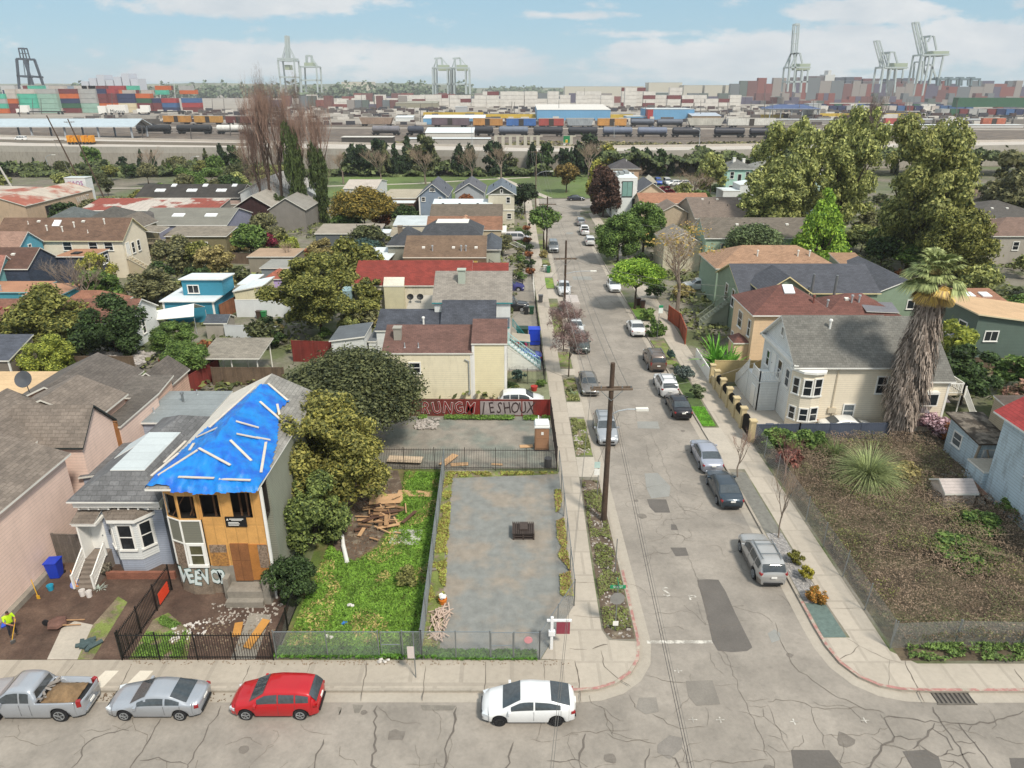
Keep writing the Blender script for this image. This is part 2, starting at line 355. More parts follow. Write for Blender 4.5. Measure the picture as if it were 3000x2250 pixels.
 if bed is None:
  glass_top(*S['rw'],'rear_window')
 else:
  g=MB();g.poly([(-.575,-.66,1.22),(-.575,.66,1.22),(-.515,.6,1.58),(-.515,-.6,1.58)]);g.build('rear_window',gm,root)
 for(a,b)in S['side']:
  for sgn in(1,-1):
   g=MB();nn=5
   for i in range(nn+1):
    x=a+(b-a)*i/nn;r=ring_at(x);p4,p5,p6=r[4],r[5],r[6]
    for t in(.1,.5,.9):
     if t<.5:y=p4[0]+(p5[0]-p4[0])*t/.5;z=p4[1]+(p5[1]-p4[1])*t/.5
     else:y=p5[0]+(p6[0]-p5[0])*(t-.5)/.5;z=p5[1]+(p6[1]-p5[1])*(t-.5)/.5
     g.v.append((x,sgn*(y+.01),z))
   for i in range(nn):
    for j in range(2):
     q=i*3+j;g.f.append((q,q+3,q+4,q+1)if sgn==-1 else(q,q+1,q+4,q+3));g.m.append(0)
   g.build('side_window',gm,root,smooth=True)
 for xa in S['ax']:
  for sgn in(1,-1):
   y0=sgn*(hw-.2);y1=sgn*(hw-.015);t=MB()
   t.tube((xa,y0,Rw),(xa,y1,Rw),Rw,Rw,20,0);w=t.build('wheel',TYRE,root,smooth=False)
   if not low_detail:
    r=MB();r.tube((xa,sgn*(hw-.03),Rw),(xa,sgn*(hw-.004),Rw),Rw*.66,Rw*.62,16,0)
    rm=r.build('rim',mat('#2b2c2e',.5,.1),w)
    r=MB()
    for q in range(5):
     an=q*2*math.pi/5+.3;c,s_=math.cos(an),math.sin(an)
     r.beam((xa,sgn*(hw+.002),Rw),(xa+c*Rw*.62,sgn*(hw+.002),Rw+s_*Rw*.62),.075,.02)
    prev=None
    for q in range(17):
     an=q*math.pi/8;p=(xa+math.cos(an)*Rw*.62,sgn*(hw+.001),Rw+math.sin(an)*Rw*.62)
     if prev:r.beam(prev,p,.03,.03)
     prev=p
    r.build('spokes',wheel,w)
   else:
    r=MB();r.tube((xa,sgn*(hw-.03),Rw),(xa,sgn*(hw+.0),Rw),Rw*.62,Rw*.55,10,0);r.build('rim',wheel,w)
 def zt(x):return smooth_lerp(S['top'],x)
 for sgn in(1,-1):
  hl=MB();zf=.6 if kind not in('boxsuv','pickup','van')else.84
  hl.obox((L/2-.245,sgn*hw*.70,zf),(.3,.30,.14 if kind!='boxsuv' else.22),sgn*-.42);hl.build('headlight',CLEAR,root)
  zr=.8 if kind not in('boxsuv','pickup','van','suv')else.98
  tl=MB();tl.obox((-L/2+.19,sgn*hw*.77,zr),(.2,.24 if kind not in('pickup','boxsuv')else.18,.13 if kind not in('pickup','boxsuv')else.34),sgn*.3);tl.build('tail_light',REDL,root)
  mr=MB();xm=S['ws'][1]-.32;mr.obox((xm,sgn*(hw+.06),lerp(S['belt'],xm)+.05),(.12,.2,.13),0);mr.build('wing_mirror',paint,root)
 gr=MB();gr.box(L/2-.06,L/2+.012,-hw*.52,hw*.52,.44,.56 if kind!='boxsuv' else.78);gr.build('grille',nose or BLACK,root)
 if plate:
  pl=MB();pl.box(-L/2-.012,-L/2+.05,-.17,.17,.74 if bed is None else.5,.86 if bed is None else.62);pl.build('number_plate',WHITE,root)
 bp=MB();bp.box(-L/2-.004,-L/2+.1,-hw*.62,hw*.62,.3,.40);bp.build('rear_bumper_trim',DARK if bed is None else CHROME,root)
 if bed:
  bl=MB();bl.box(bed[0]+.03,bed[1]-.03,-hw*.82,hw*.82,bed[2]+.004,bed[2]+.02);bl.box(bed[1]-.05,bed[1]-.02,-hw*.82,hw*.82,bed[2]+.02,1.06);bl.build('bed_liner',DARK,root)
 if rack:
  rk=MB()
  for sgn in(1,-1):rk.beam((-1.7,sgn*hw*.62,H+.05),(.25,sgn*hw*.62,H+.05),.05,.05)
  for xq in(-1.2,-.2):rk.beam((xq,-hw*.62,H+.06),(xq,hw*.62,H+.06),.05,.03)
  rk.build('roof_rack',METAL,root)
 if not low_detail:
  sm=MB()  # door seams and handles
  for(a,b)in S['side'][-2:]:
   for sgn in(1,-1):
    xq=a-.02;r=ring_at(xq);sm.box(xq-.006,xq+.006,sgn*(r[2][0]-.01),sgn*(r[2][0]+.004),.4,r[4][1])
    sm.box(b-.3-.1,b-.3+.06,sgn*(hw*.97),sgn*(hw+.012),r[4][1]-.12,r[4][1]-.09)if False else None
  sm.build('door_seam',mat('#4a4a4c',.6,.05),root)
 return root

 # ------------------------------------------------------------------ buildings
class Bld:
 def __init__(s,label,cat,x,y,group=None,name='house'):
  s.root=empty(name,(x,y,0),label,cat,group);s.rf=None
 def block(s,x0,x1,y0,y1,z0,ze,kind='gable',rise=1.5,wall=None,roof=None,oh=.35,ridge='x',t=.14,trim=None,inset=2.5,nowall=False,gable=None):
  trim=trim or TRIM;xm,ym=(x0+x1)/2,(y0+y1)/2;w=MB();s.b=(x0,x1,y0,y1,z0,ze)
  r=MB()
  if kind=='gable' and ridge=='x':
   sl=rise/(ym-y0);zr=ze+rise
   w.poly([(x0,y0,z0),(x1,y0,z0),(x1,y0,ze),(x0,y0,ze)]);w.poly([(x1,y1,z0),(x0,y1,z0),(x0,y1,ze),(x1,y1,ze)])
   w.poly([(x1,y0,z0),(x1,y1,z0),(x1,y1,ze),(x1,ym,zr),(x1,y0,ze)],1 if gable else 0);w.poly([(x0,y1,z0),(x0,y0,z0),(x0,y0,ze),(x0,ym,zr),(x0,y1,ze)],1 if gable else 0)
   e=ze-oh*sl+t*1.05;a,b=x0-oh,x1+oh;zr+=t*1.05
   r.slab([(a,y0-oh,e),(b,y0-oh,e),(b,ym,zr),(a,ym,zr)],t);r.slab([(b,y1+oh,e),(a,y1+oh,e),(a,ym,zr),(b,ym,zr)],t)
   s.rf=lambda x,y:ze+t+rise-abs(y-ym)*sl
  elif kind=='gable':
   sl=rise/(xm-x0);zr=ze+rise
   w.poly([(x1,y0,z0),(x1,y1,z0),(x1,y1,ze),(x1,y0,ze)]);w.poly([(x0,y1,z0),(x0,y0,z0),(x0,y0,ze),(x0,y1,ze)])
   w.poly([(x0,y0,z0),(x1,y0,z0),(x1,y0,ze),(x0,y0,ze)]);w.poly([(x0,y0,ze),(x1,y0,ze),(xm,y0,zr)],1 if gable else 0);w.poly([(x1,y1,z0),(x0,y1,z0),(x0,y1,ze),(x1,y1,ze)]);w.poly([(x1,y1,ze),(x0,y1,ze),(xm,y1,zr)],1 if gable else 0)
   e=ze-oh*sl+t*1.05;a,b=y0-oh,y1+oh;zr+=t*1.05
   r.slab([(x0-oh,b,e),(x0-oh,a,e),(xm,a,zr),(xm,b,zr)],t);r.slab([(x1+oh,a,e),(x1+oh,b,e),(xm,b,zr),(xm,a,zr)],t)
   s.rf=lambda x,y:ze+t+rise-abs(x-xm)*sl
  else:
   for p in(((x0,y0),(x1,y0)),((x1,y0),(x1,y1)),((x1,y1),(x0,y1)),((x0,y1),(x0,y0))):
    (a,b),(c,d)=p;w.poly([(a,b,z0),(c,d,z0),(c,d,ze),(a,b,ze)])
   w.poly([(x0,y0,ze),(x1,y0,ze),(x1,y1,ze),(x0,y1,ze)])
   a,b,c,d=x0-oh,x1+oh,y0-oh,y1+oh
   if kind=='hip':
    sh=min(b-a,d-c)/2
    if(b-a)>=(d-c):P,Q=(a+sh,(c+d)/2),(b-sh,(c+d)/2)
    else:P,Q=((a+b)/2,c+sh),((a+b)/2,d-sh)
    z=ze+.02+t;zr=z+rise
    if P==Q or(abs(P[0]-Q[0])+abs(P[1]-Q[1]))<.05:
     for(u,v),(g,h)in(((a,c),(b,c)),((b,c),(b,d)),((b,d),(a,d)),((a,d),(a,c))):r.slab([(u,v,z),(g,h,z),(P[0],P[1],zr)],t)
    elif(b-a)>=(d-c):
     r.slab([(a,c,z),(b,c,z),(Q[0],Q[1],zr),(P[0],P[1],zr)],t);r.slab([(b,d,z),(a,d,z),(P[0],P[1],zr),(Q[0],Q[1],zr)],t)
     r.slab([(b,c,z),(b,d,z),(Q[0],Q[1],zr)],t);r.slab([(a,d,z),(a,c,z),(P[0],P[1],zr)],t)
    else:
     r.slab([(a,c,z),(b,c,z),(P[0],P[1],zr)],t);r.slab([(b,d,z),(a,d,z),(Q[0],Q[1],zr)],t)
     r.slab([(b,c,z),(b,d,z),(Q[0],Q[1],zr),(P[0],P[1],zr)],t);r.slab([(a,d,z),(a,c,z),(P[0],P[1],zr),(Q[0],Q[1],zr)],t)
    s.rf=lambda x,y:z+rise*max(0,min(1,min(x-a,b-x,y-c,d-y)/sh))
   elif kind=='hipflat':
    z=ze+.02+t;zr=z+rise;i=inset;A,B,Cc,D=a+i,b-i,c+i,d-i
    r.slab([(a,c,z),(b,c,z),(B,Cc,zr),(A,Cc,zr)],t);r.slab([(b,c,z),(b,d,z),(B,D,zr),(B,Cc,zr)],t)
    r.slab([(b,d,z),(a,d,z),(A,D,zr),(B,D,zr)],t);r.slab([(a,d,z),(a,c,z),(A,Cc,zr),(A,D,zr)],t)
    r.slab([(A,Cc,zr+.01),(B,Cc,zr+.01),(B,D,zr+.01),(A,D,zr+.01)],.05,2,2)
    s.rf=lambda x,y:z+rise*max(0,min(1,min(x-a,b-x,y-c,d-y)/i))
   elif kind=='flat':
    z=ze+t+.01;r.slab([(a,c,z),(b,c,z),(b,d,z),(a,d,z)],t);s.rf=lambda x,y:z
   elif kind[:4]=='shed':  # shedS: low edge to the south (near) side
    k=kind[4];lo=ze+t+.02;hi=lo+rise
    z={'S':(lo,lo,hi,hi),'N':(hi,hi,lo,lo),'W':(lo,hi,hi,lo),'E':(hi,lo,lo,hi)}[k]
    r.slab([(a,c,z[0]),(b,c,z[1]),(b,d,z[2]),(a,d,z[3])],t)
    zz=[q-t-.02 for q in z]
    w.poly([(x0,y0,ze),(x1,y0,ze),(x1,y0,max(ze,zz[1])),(x0,y0,max(ze,zz[0]))]);w.poly([(x1,y0,ze),(x1,y1,ze),(x1,y1,max(ze,zz[2])),(x1,y0,max(ze,zz[1]))])
    w.poly([(x1,y1,ze),(x0,y1,ze),(x0,y1,max(ze,zz[3])),(x1,y1,max(ze,zz[2]))]);w.poly([(x0,y1,ze),(x0,y0,ze),(x0,y0,max(ze,zz[0])),(x0,y1,max(ze,zz[3]))])
    f={'S':lambda x,y:(y-c)/(d-c),'N':lambda x,y:(d-y)/(d-c),'W':lambda x,y:(x-a)/(b-a),'E':lambda x,y:(b-x)/(b-a)}[k]
    s.rf=lambda x,y:lo+rise*f(x,y)
  if not nowall:s.wall=w.build('wall',[wall,gable or wall],s.root)
  s.roof=r.build('roof',[roof,trim,s.topm if hasattr(s,'topm')else trim],s.root)
  return s
 def win(s,side,a,z,w=.9,h=1.3,frame=None,glass=None,at=None,name='window',rails=1,sill=True):
  """side S faces the camera, E / W face right / left; a is the centre along the wall, z the sill height"""
  frame=frame or WHITE;glass=glass or GLASS;x0,x1,y0,y1,z0,ze=s.b
  p=at if at is not None else{'S':y0,'N':y1,'E':x1,'W':x0}[side];sg={'S':-1,'N':1,'E':1,'W':-1}[side]
  def bx(m,u0,u1,d0,d1,q0,q1):
   lo,hi=sorted((p+sg*d0,p+sg*d1))
   if side in 'SN':m.box(u0,u1,lo,hi,q0,q1)
   else:m.box(lo,hi,u0,u1,q0,q1)
  m=MB();f=.11;l,r_=a-w/2,a+w/2
  bx(m,l-f,l,0,.07,z-f,z+h+f);bx(m,r_,r_+f,0,.07,z-f,z+h+f);bx(m,l,r_,0,.07,z+h,z+h+f);bx(m,l,r_,0,.07,z-f,z)
  if rails==1:bx(m,l,r_,0,.05,z+h*.5-.03,z+h*.5+.03)
  if rails==2:bx(m,a-.03,a+.03,0,.05,z,z+h)
  if sill:bx(m,l-f-.05,r_+f+.05,.07,.13,z-f-.02,z-f+.05)
  o=m.build(name,frame,s.root);g=MB();bx(g,l,r_,.005,.025,z,z+h);g.build('pane',glass,o);return s
 def door(s,side,a,z,w=.95,h=2.05,col=None,frame=None,at=None):
  col=col or WHITE;frame=frame or WHITE;x0,x1,y0,y1,z0,ze=s.b
  p=at if at is not None else{'S':y0,'N':y1,'E':x1,'W':x0}[side];sg={'S':-1,'N':1,'E':1,'W':-1}[side]
  def bx(m,u0,u1,d0,d1,q0,q1):
   lo,hi=sorted((p+sg*d0,p+sg*d1))
   if side in 'SN':m.box(u0,u1,lo,hi,q0,q1)
   else:m.box(lo,hi,u0,u1,q0,q1)
  m=MB();bx(m,a-w/2,a+w/2,0,.03,z,z+h);o=m.build('door',col,s.root)
  g=MB();bx(g,a-w/2-.1,a-w/2,0,.06,z,z+h+.1);bx(g,a+w/2,a+w/2+.1,0,.06,z,z+h+.1);bx(g,a-w/2,a+w/2,0,.06,z+h,z+h+.1);g.build('door_frame',frame,o)
  k=MB();bx(k,a+w*.34,a+w*.4,.03,.09,z+.95,z+1.02);k.build('handle',METAL,o);return s
 def vent(s,x,y,k='pipe',m=None):
  z=s.rf(x,y)
  if k=='pipe':g=MB();g.tube((x,y,z-.15),(x,y,z+.45),.055,.055,8);g.tube((x,y,z-.05),(x,y,z+.06),.12,.06,8);g.build('vent_pipe',m or STEEL,s.root)
  elif k=='box':g=MB();g.obox((x,y,z+.06),(.45,.45,.22),0,0,.15);g.build('roof_vent',m or TRIM,s.root)
  elif k=='cap':g=MB();g.tube((x,y,z-.15),(x,y,z+.7),.1,.1,8);g.tube((x,y,z+.7),(x,y,z+.85),.18,.14,8);g.build('flue',m or METAL,s.root)
  elif k=='chim':g=MB();g.box(x-.35,x+.35,y-.35,y+.35,z-.6,z+1.0);g.box(x-.42,x+.42,y-.42,y+.42,z+1.0,z+1.12);g.build('chimney',m or plain('#8f8a80'),s.root)
  elif k=='sky':
   dz=(s.rf(x,y+.5)-s.rf(x,y-.5));g=MB();g.obox((x,y,z+.1),(1.1,1.3,.16),0,0,math.atan(dz));g.build('skylight',m or plain('#e8eaea',.3),s.root)
  return s
 def part(s,mb,name,m,smooth=False):return mb.build(name,m,s.root,smooth=smooth)
def corner_boards(b,m,w=.14):
 x0,x1,y0,y1,z0,ze=b.b;g=MB()
 for x in(x0,x1):
  g.box(x-w*.3 if x==x0 else x-w*.7,x+w*.7 if x==x0 else x+w*.3,y0-.03,y0+.02,z0,ze)
  g.box(min(x,x+(.03 if x==x1 else-.03)),max(x,x+(.03 if x==x1 else-.03)),y0+.02,y0+.12,z0,ze)
 g.build('corner_trim',m,b.root)

 # ------------------------------------------------------------------ foliage
def leaf_mesh(name,P,Nn,size,m,rng,aspect=.55,droop=0):
 n=len(P);Nn=Nn/np.maximum(np.linalg.norm(Nn,axis=1,keepdims=True),1e-6)
 Nn=Nn+rng.normal(0,.55,(n,3));Nn/=np.linalg.norm(Nn,axis=1,keepdims=True)
 T=rng.normal(0,1,(n,3));T[:,2]-=droop;A=np.cross(Nn,T);A/=np.linalg.norm(A,axis=1,keepdims=True);B=np.cross(Nn,A)
 s=(size*(.6+.8*rng.random(n)))[:,None];q=np.empty((n,4,3))
 q[:,0]=P-B*s;q[:,1]=P+A*s*aspect;q[:,2]=P+B*s;q[:,3]=P-A*s*aspect
 me=bpy.data.meshes.new(name);me.vertices.add(4*n);me.loops.add(4*n);me.polygons.add(n)
 me.vertices.foreach_set('co',q.ravel());me.loops.foreach_set('vertex_index',np.arange(4*n,dtype=np.int32))
 me.polygons.foreach_set('loop_start',np.arange(0,4*n,4,dtype=np.int32));me.polygons.foreach_set('loop_total',np.full(n,4,np.int32))
 me.materials.append(m);me.update(calc_edges=True);return me
def clump_points(rng,clumps,n,shell=.22):
 cl=np.array(clumps);wgt=cl[:,3]**2;pick=rng.choice(len(cl),n,p=wgt/wgt.sum());D=rng.normal(0,1,(n,3));D/=np.linalg.norm(D,axis=1,keepdims=True)
 low=D[:,2]<-.3;D[low,2]*=rng.random(low.sum());D/=np.linalg.norm(D,axis=1,keepdims=True)
 rr=cl[pick,3]*(1.1-shell*rng.random(n)**.8*2+.5*(rng.random(n)<.12)*rng.random(n));P=cl[pick,:3]+D*rr[:,None]
 return P,D
def crown_clumps(shape,rng,k=26):
 """clumps of a crown in a unit box: x, y in -.5..+.5, z in 0..1"""
 o=[]
 for i in range(k):
  d=rng.normal(0,1,3);d/=np.linalg.norm(d)
  if shape=='round':
   d[2]=abs(d[2])if rng.random()<.7 else d[2];q=.29+.13*rng.random();o.append((d[0]*q,d[1]*q,.48+d[2]*.36,.07+.10*rng.random()))
  elif shape=='wide':
   d[2]=abs(d[2]);q=.28+.13*rng.random();o.append((d[0]*q,d[1]*q,.42+d[2]*.40,.07+.10*rng.random()))
  elif shape=='cone':
   z=rng.random()**1.2;r=.40*(1-z)+.03;a=rng.random()*6.28;o.append((math.cos(a)*r*.8,math.sin(a)*r*.8,.06+z*.86,.05+.12*(1-z)))
  elif shape=='column':
   z=rng.random();r=.32*math.sin(math.pi*(.12+.86*z))+.03;a=rng.random()*6.28;o.append((math.cos(a)*r,math.sin(a)*r,.06+z*.86,.14+.06*rng.random()))
  elif shape=='lumpy':
   z=rng.random();r=.36*math.sin(math.pi*(.18+.76*z))**.7;a=rng.random()*6.28;r*=.75+.45*rng.random();o.append((math.cos(a)*r,math.sin(a)*r,.06+z*.84,.06+.10*rng.random()))
 if shape=='lobed':
  o=[]
  for i in range(max(6,k//8)):
   z=.08+.78*(i+rng.random())/max(6,k//8);a=i*2.4+rng.random();r=.31*math.sin(math.pi*min(.93,z*.85+.12))**.6*(.55+.55*rng.random());q=.12+.07*rng.random()
   for j in range(8):d=rng.normal(0,1,3);d/=np.linalg.norm(d);d[2]=abs(d[2])*.9-.2;o.append((math.cos(a)*r+d[0]*q,math.sin(a)*r+d[1]*q,z+d[2]*q,.045+.05*rng.random()))
  o.append((0,0,.4,.2))
 if shape in('round','wide','lumpy'):o.append((0,0,.46,.22))
 return o
PROTO={}
def crown_proto(shape,var,n,leaf,k=26,aspect=.55,droop=0):
 key=(shape,var,n,leaf,k)
 if key not in PROTO:
  rng=np.random.default_rng(abs(hash((shape.__len__(),var,n)))%99991);cl=crown_clumps(shape,rng,k);P,D=clump_points(rng,cl,n)
  # a share of the leaves fills the inside, so the crown is not a hollow shell
  PROTO[key]=leaf_mesh('crown',P,D+np.array([0,0,.25]),np.full(n,leaf),LEAF0,rng,aspect,droop)
 return PROTO[key]
def _lift(c,k):c=hexc(c);return tuple(min(.9,x*k)for x in c)
def leafmat(a,b,trans=.12):return mat(_lift(a,2.05),.6,.34,.9,isl=.5,dcol=_lift(b,1.5),trans=.3 if trans else.1,name='leaves',spec=.25)
LEAF0=leafmat('#4b5a2c','#2b3a1c')
LV=dict(olive=leafmat('#76753e','#333c20'),green=leafmat('#5d7038','#2f4422'),dark=leafmat('#3c4c2a','#1b2816'),yellow=leafmat('#918c42','#4c5229'),bay=leafmat('#56593a','#232b1c'),
lime=leafmat('#7f9638','#4c6a2c'),red=leafmat('#6e2634','#3a1a22'),dull=leafmat('#6c6a48','#3d4030'),pine=leafmat('#33402a','#1a241a'),eucal=leafmat('#909258','#4a5433'),blue=leafmat('#465a54','#24342f'),
khaki=leafmat('#8a7f52','#5a5238'),blossom=leafmat('#b79aa0','#5a3a40'),twig=leafmat('#8a7668','#5a483e',0),yel=leafmat('#868a3c','#566230'),rust=leafmat('#8b5a3a','#4c3526'))
def trunk_mesh(h,r,lean=(0,0),limbs=5,top=.8,spread=.3,seed=1):
 rg=random.Random(seed);m=MB();p=Vector((0,0,-.05));n=4;pts=[p]
 for i in range(n):p=Vector((lean[0]*(i+1)/n+rg.uniform(-.04,.04)*h*.3,lean[1]*(i+1)/n+rg.uniform(-.04,.04)*h*.3,h*(i+1)/n));pts.append(p)
 for i in range(n):m.tube(pts[i],pts[i+1],r*(1-.16*i),r*(1-.16*(i+1)),8,cap=False)
 for i in range(limbs):
  a=i*6.28/limbs+rg.uniform(-.4,.4);q=pts[3].lerp(pts[4],rg.random());e=q+Vector((math.cos(a)*spread,math.sin(a)*spread,top*rg.uniform(.7,1.1)))
  mid=q.lerp(e,.5)+Vector((math.cos(a)*spread*.12,math.sin(a)*spread*.12,-.05*top));m.tube(q,mid,r*.5,r*.33,6,cap=False);m.tube(mid,e,r*.33,r*.12,5,cap=False)
 return m
def tree(shape,x,y,w,h,leaf,label,group=None,n=5000,ls=.03,clear=None,tr=None,var=0,d=None,name='tree',cat='tree',z0=0,k=26,lean=(0,0),bark=None,droop=0,aspect=.55):
 clear=h*.22 if clear is None else clear;tr=tr or max(.08,h*.025)
 root=local_empty(name,(x,y,z0),label,cat,group)
 me=crown_proto(shape,var,n,ls,k,aspect,droop);o=bpy.data.objects.new('crown',me);C.objects.link(o);o.parent=root
 o.scale=(w,d or w,h-clear);o.location=(lean[0],lean[1],clear);o.rotation_euler.z=(x*7+y*3)%6.28
 o.material_slots[0].link='OBJECT';o.material_slots[0].material=leaf if not isinstance(leaf,str)else LV[leaf]
 trunk_mesh(clear+(h-clear)*.3,tr,lean,5,(h-clear)*.38,w*.26,int(x*13+y)).build('trunk',bark or BARK,root,smooth=True)
 return root
def bush(x,y,w,h,leaf,label,group=None,n=1500,ls=.05,var=0,shape='round',z0=0,name='shrub',d=None,cat='shrub',k=14):
 me=crown_proto(shape,var,n,ls,k);o=bpy.data.objects.new(name,me);C.objects.link(o);ORG[o.name]=Vector((x,y,z0))
 o.scale=(w,d or w,h);o.location=(x,y,z0-h*.08);o.rotation_euler.z=(x*5+y)%6.28
 o.material_slots[0].link='OBJECT';o.material_slots[0].material=leaf if not isinstance(leaf,str)else LV[leaf]
 return tag(o,label,cat,group)
def bare_mesh(seed,h,spread,r,depth=5,up=.35,kids=3,upright=False,twigs=True,nr=4):
 rg=random.Random(seed);m=MB();tw=MB()
 def grow(p,d,L,rr,lv):
  e=p+d*L;m2=m if lv<3 else tw
  mid=p.lerp(e,.5)+Vector((rg.uniform(-1,1),rg.uniform(-1,1),rg.uniform(-.5,.5)))*L*.07
  k=6 if lv==0 else(5 if lv==1 else 3)
  if lv<4:m2.tube(p,mid,rr,rr*.82,k,cap=False);m2.tube(mid,e,rr*.82,rr*.6,k,cap=False)
  else:m2.tube(p,e,rr,rr*.5,3,cap=False)
  if lv>=depth:return
  for i in range(kids+(1 if lv==0 else 0)):
   a=rg.random()*6.28;t=rg.uniform(.3,.75)if not upright else rg.uniform(.12,.35)
   side=Vector((math.cos(a),math.sin(a),0));nd=(d*(1-t*.4)+side*t*spread+Vector((0,0,up))).normalized()
   s0=p.lerp(e,rg.uniform(.45,1.0))if lv>0 else p.lerp(e,rg.uniform(.7,1))
   grow(s0,nd,L*rg.uniform(.6,.85),rr*.55,lv+1)
 grow(Vector((0,0,-.05)),Vector((0,0,1)),h*(.34 if not upright else.22),r,0)
 return m,tw
BARE={}
def bare_tree(x,y,h,label,group=None,var=0,spread=1.0,bark=None,twig=None,kind='std',w=None,name='bare_tree',z0=0):
 key=(kind,var)
 if key not in BARE:
  a=dict(std=dict(h=10,spread=1.0,r=.22,depth=6,kids=3,up=.28),fine=dict(h=10,spread=1.0,r=.2,depth=7,kids=3,up=.2),slim=dict(h=10,spread=.9,r=.12,depth=5,kids=3,up=.5),poplar=dict(h=10,spread=.6,r=.13,depth=7,kids=3,up=.8,upright=False))[kind]
  a['seed']=11+var;BARE[key]=bare_mesh(**a)
  m,tw=BARE[key];top=max(v[2]for v in m.v+tw.v);BARE[key]=(m,tw,top,{})
 m,tw,top,ms=BARE[key];root=local_empty(name,(x,y,z0),label,'tree',group)
 s=h/top;bark=bark or BARKG;twig=twig or BARKG
 for nm,q,mm in(('trunk',m,bark),('twigs',tw,twig)):
  if not q.f:continue
  k2=(nm,mm.name)
  if k2 not in ms:o=q.build(nm,mm,root);ms[k2]=o.data
  else:o=bpy.data.objects.new(nm,ms[k2]);C.objects.link(o);o.parent=root
  o.scale=(s*(w or 1)*spread,s*(w or 1)*spread,s);o.rotation_euler.z=(x*3+y)%6.28
 return root

 # ------------------------------------------------------------------ fences, poles, wires
def chain_material(cell=.085,fill=.065):
 m=bpy.data.materials.new('chain_link');m.use_nodes=True;N,L=m.node_tree.nodes,m.node_tree.links;b=N['Principled BSDF']
 b.inputs['Base Color'].default_value=(.42,.44,.45,1);b.inputs['Metallic'].default_value=.4;b.inputs['Roughness'].default_value=.5
 u=N.new('ShaderNodeUVMap');u.uv_map='UVMap';s=N.new('ShaderNodeSeparateXYZ');L.new(u.outputs[0],s.inputs[0])
 def mt(op,a,b_=None):
  n=N.new('ShaderNodeMath');n.operation=op
  for i,x in enumerate((a,b_)):
   if x is None:continue
   if isinstance(x,(int,float)):n.inputs[i].default_value=x
   else:L.new(x,n.inputs[i])
  return n.outputs[0]
 r=[]
 for op in('ADD','SUBTRACT'):
  d=mt('DIVIDE',mt(op,s.outputs[0],s.outputs[1]),cell);r.append(mt('LESS_THAN',mt('ABSOLUTE',mt('SUBTRACT',mt('FRACT',d),.5)),fill))
 a=mt('MAXIMUM',r[0],r[1]);t=N.new('ShaderNodeBsdfTransparent');x=N.new('ShaderNodeMixShader')
 L.new(a,x.inputs[0]);L.new(t.outputs[0],x.inputs[1]);L.new(b.outputs[0],x.inputs[2]);L.new(x.outputs[0],N['Material Output'].inputs[0]);return m
CHAIN=chain_material()
def chain_fence(pts,h,label,step=2.8,group=None,z0=0,rail=True,name='chain_link_fence',lean=0,mid=None):
 cx,cy=pts[0];root=empty(name,(cx,cy,z0),label,'fence',group)
 for a,b in zip(pts,pts[1:]):
  a,b=Vector((*a,z0)),Vector((*b,z0));n=max(1,round((b-a).length/step));g=MB()
  up=Vector((0,0,h));g.poly([a,b,b+up,a+up]);g.build('wire_mesh',CHAIN,root)
  if rail:q=MB();q.tube(a+up,b+up,.025,.025,6);q.build('top_rail',METAL,root)
  for i in range(n+1):
   p=a.lerp(b,i/n);q=MB();l=Vector((lean*RND.uniform(-1,1),lean*RND.uniform(-1,1),0));q.tube(p,p+up*1.05+l,.035,.035,6);q.build('post',METAL,root)
 return root
def picket_fence(pts,h,label,m=None,gap=.13,step=2.4,group=None,name='iron_fence',pw=.022,rails=(.12,.92),post=.06,cat='fence',z0=0,arch=0):
 m=m or BLACK;root=empty(name,(pts[0][0],pts[0][1],z0),label,cat,group)
 for a,b in zip(pts,pts[1:]):
  a,b=Vector((*a,z0)),Vector((*b,z0));L=(b-a).length;n=max(1,round(L/step));d=(b-a)/L
  for i in range(n+1):
   p=a.lerp(b,i/n);q=MB();q.box(p.x-post/2,p.x+post/2,p.y-post/2,p.y+post/2,z0,z0+h*1.04);q.build('post',m,root)
  for i in range(n):
   q=MB();p0,p1=a.lerp(b,i/n),a.lerp(b,(i+1)/n);k=max(2,int((p1-p0).length/gap))
   for r in rails:q.beam(p0+Vector((0,0,h*r)),p1+Vector((0,0,h*r)),.035,.035)
   for j in range(1,k):
    t=j/k;p=p0.lerp(p1,t);hh=h+arch*math.sin(math.pi*t);q.beam(p+Vector((0,0,.06)),p+Vector((0,0,hh)),pw,pw)
   q.build('picket_panel',m,root)
 return root
def board_fence(pts,h,m,label,group=None,name='board_fence',z0=0,t=.05,cap=None,jag=0,cat='fence'):
 root=empty(name,(pts[0][0],pts[0][1],z0),label,cat,group)
 for a,b in zip(pts,pts[1:]):
  a,b=Vector((*a,z0)),Vector((*b,z0));q=MB();L=(b-a).length
  q.beam(a+Vector((0,0,h/2)),b+Vector((0,0,h/2)),t,h);q.build('boards',m,root)
  q=MB();q.beam(a+Vector((0,0,h+.03)),b+Vector((0,0,h+.03)),.1,.05);q.build('cap_rail',cap or m,root)
  n=max(1,round(L/2.4))
  for i in range(n+1):p=a.lerp(b,i/n);q=MB();q.box(p.x-.055,p.x+.055,p.y-.055,p.y+.055,z0,z0+h+.1);q.build('post',m,root)
 return root
def sag(a,b,s=.8,n=10):a,b=Vector(a),Vector(b);return[a.lerp(b,i/n)-Vector((0,0,4*s*(i/n)*(1-i/n)))for i in range(n+1)]
WIRE=plain('#6f6c66',.6);WIREK=plain('#26262a',.6)
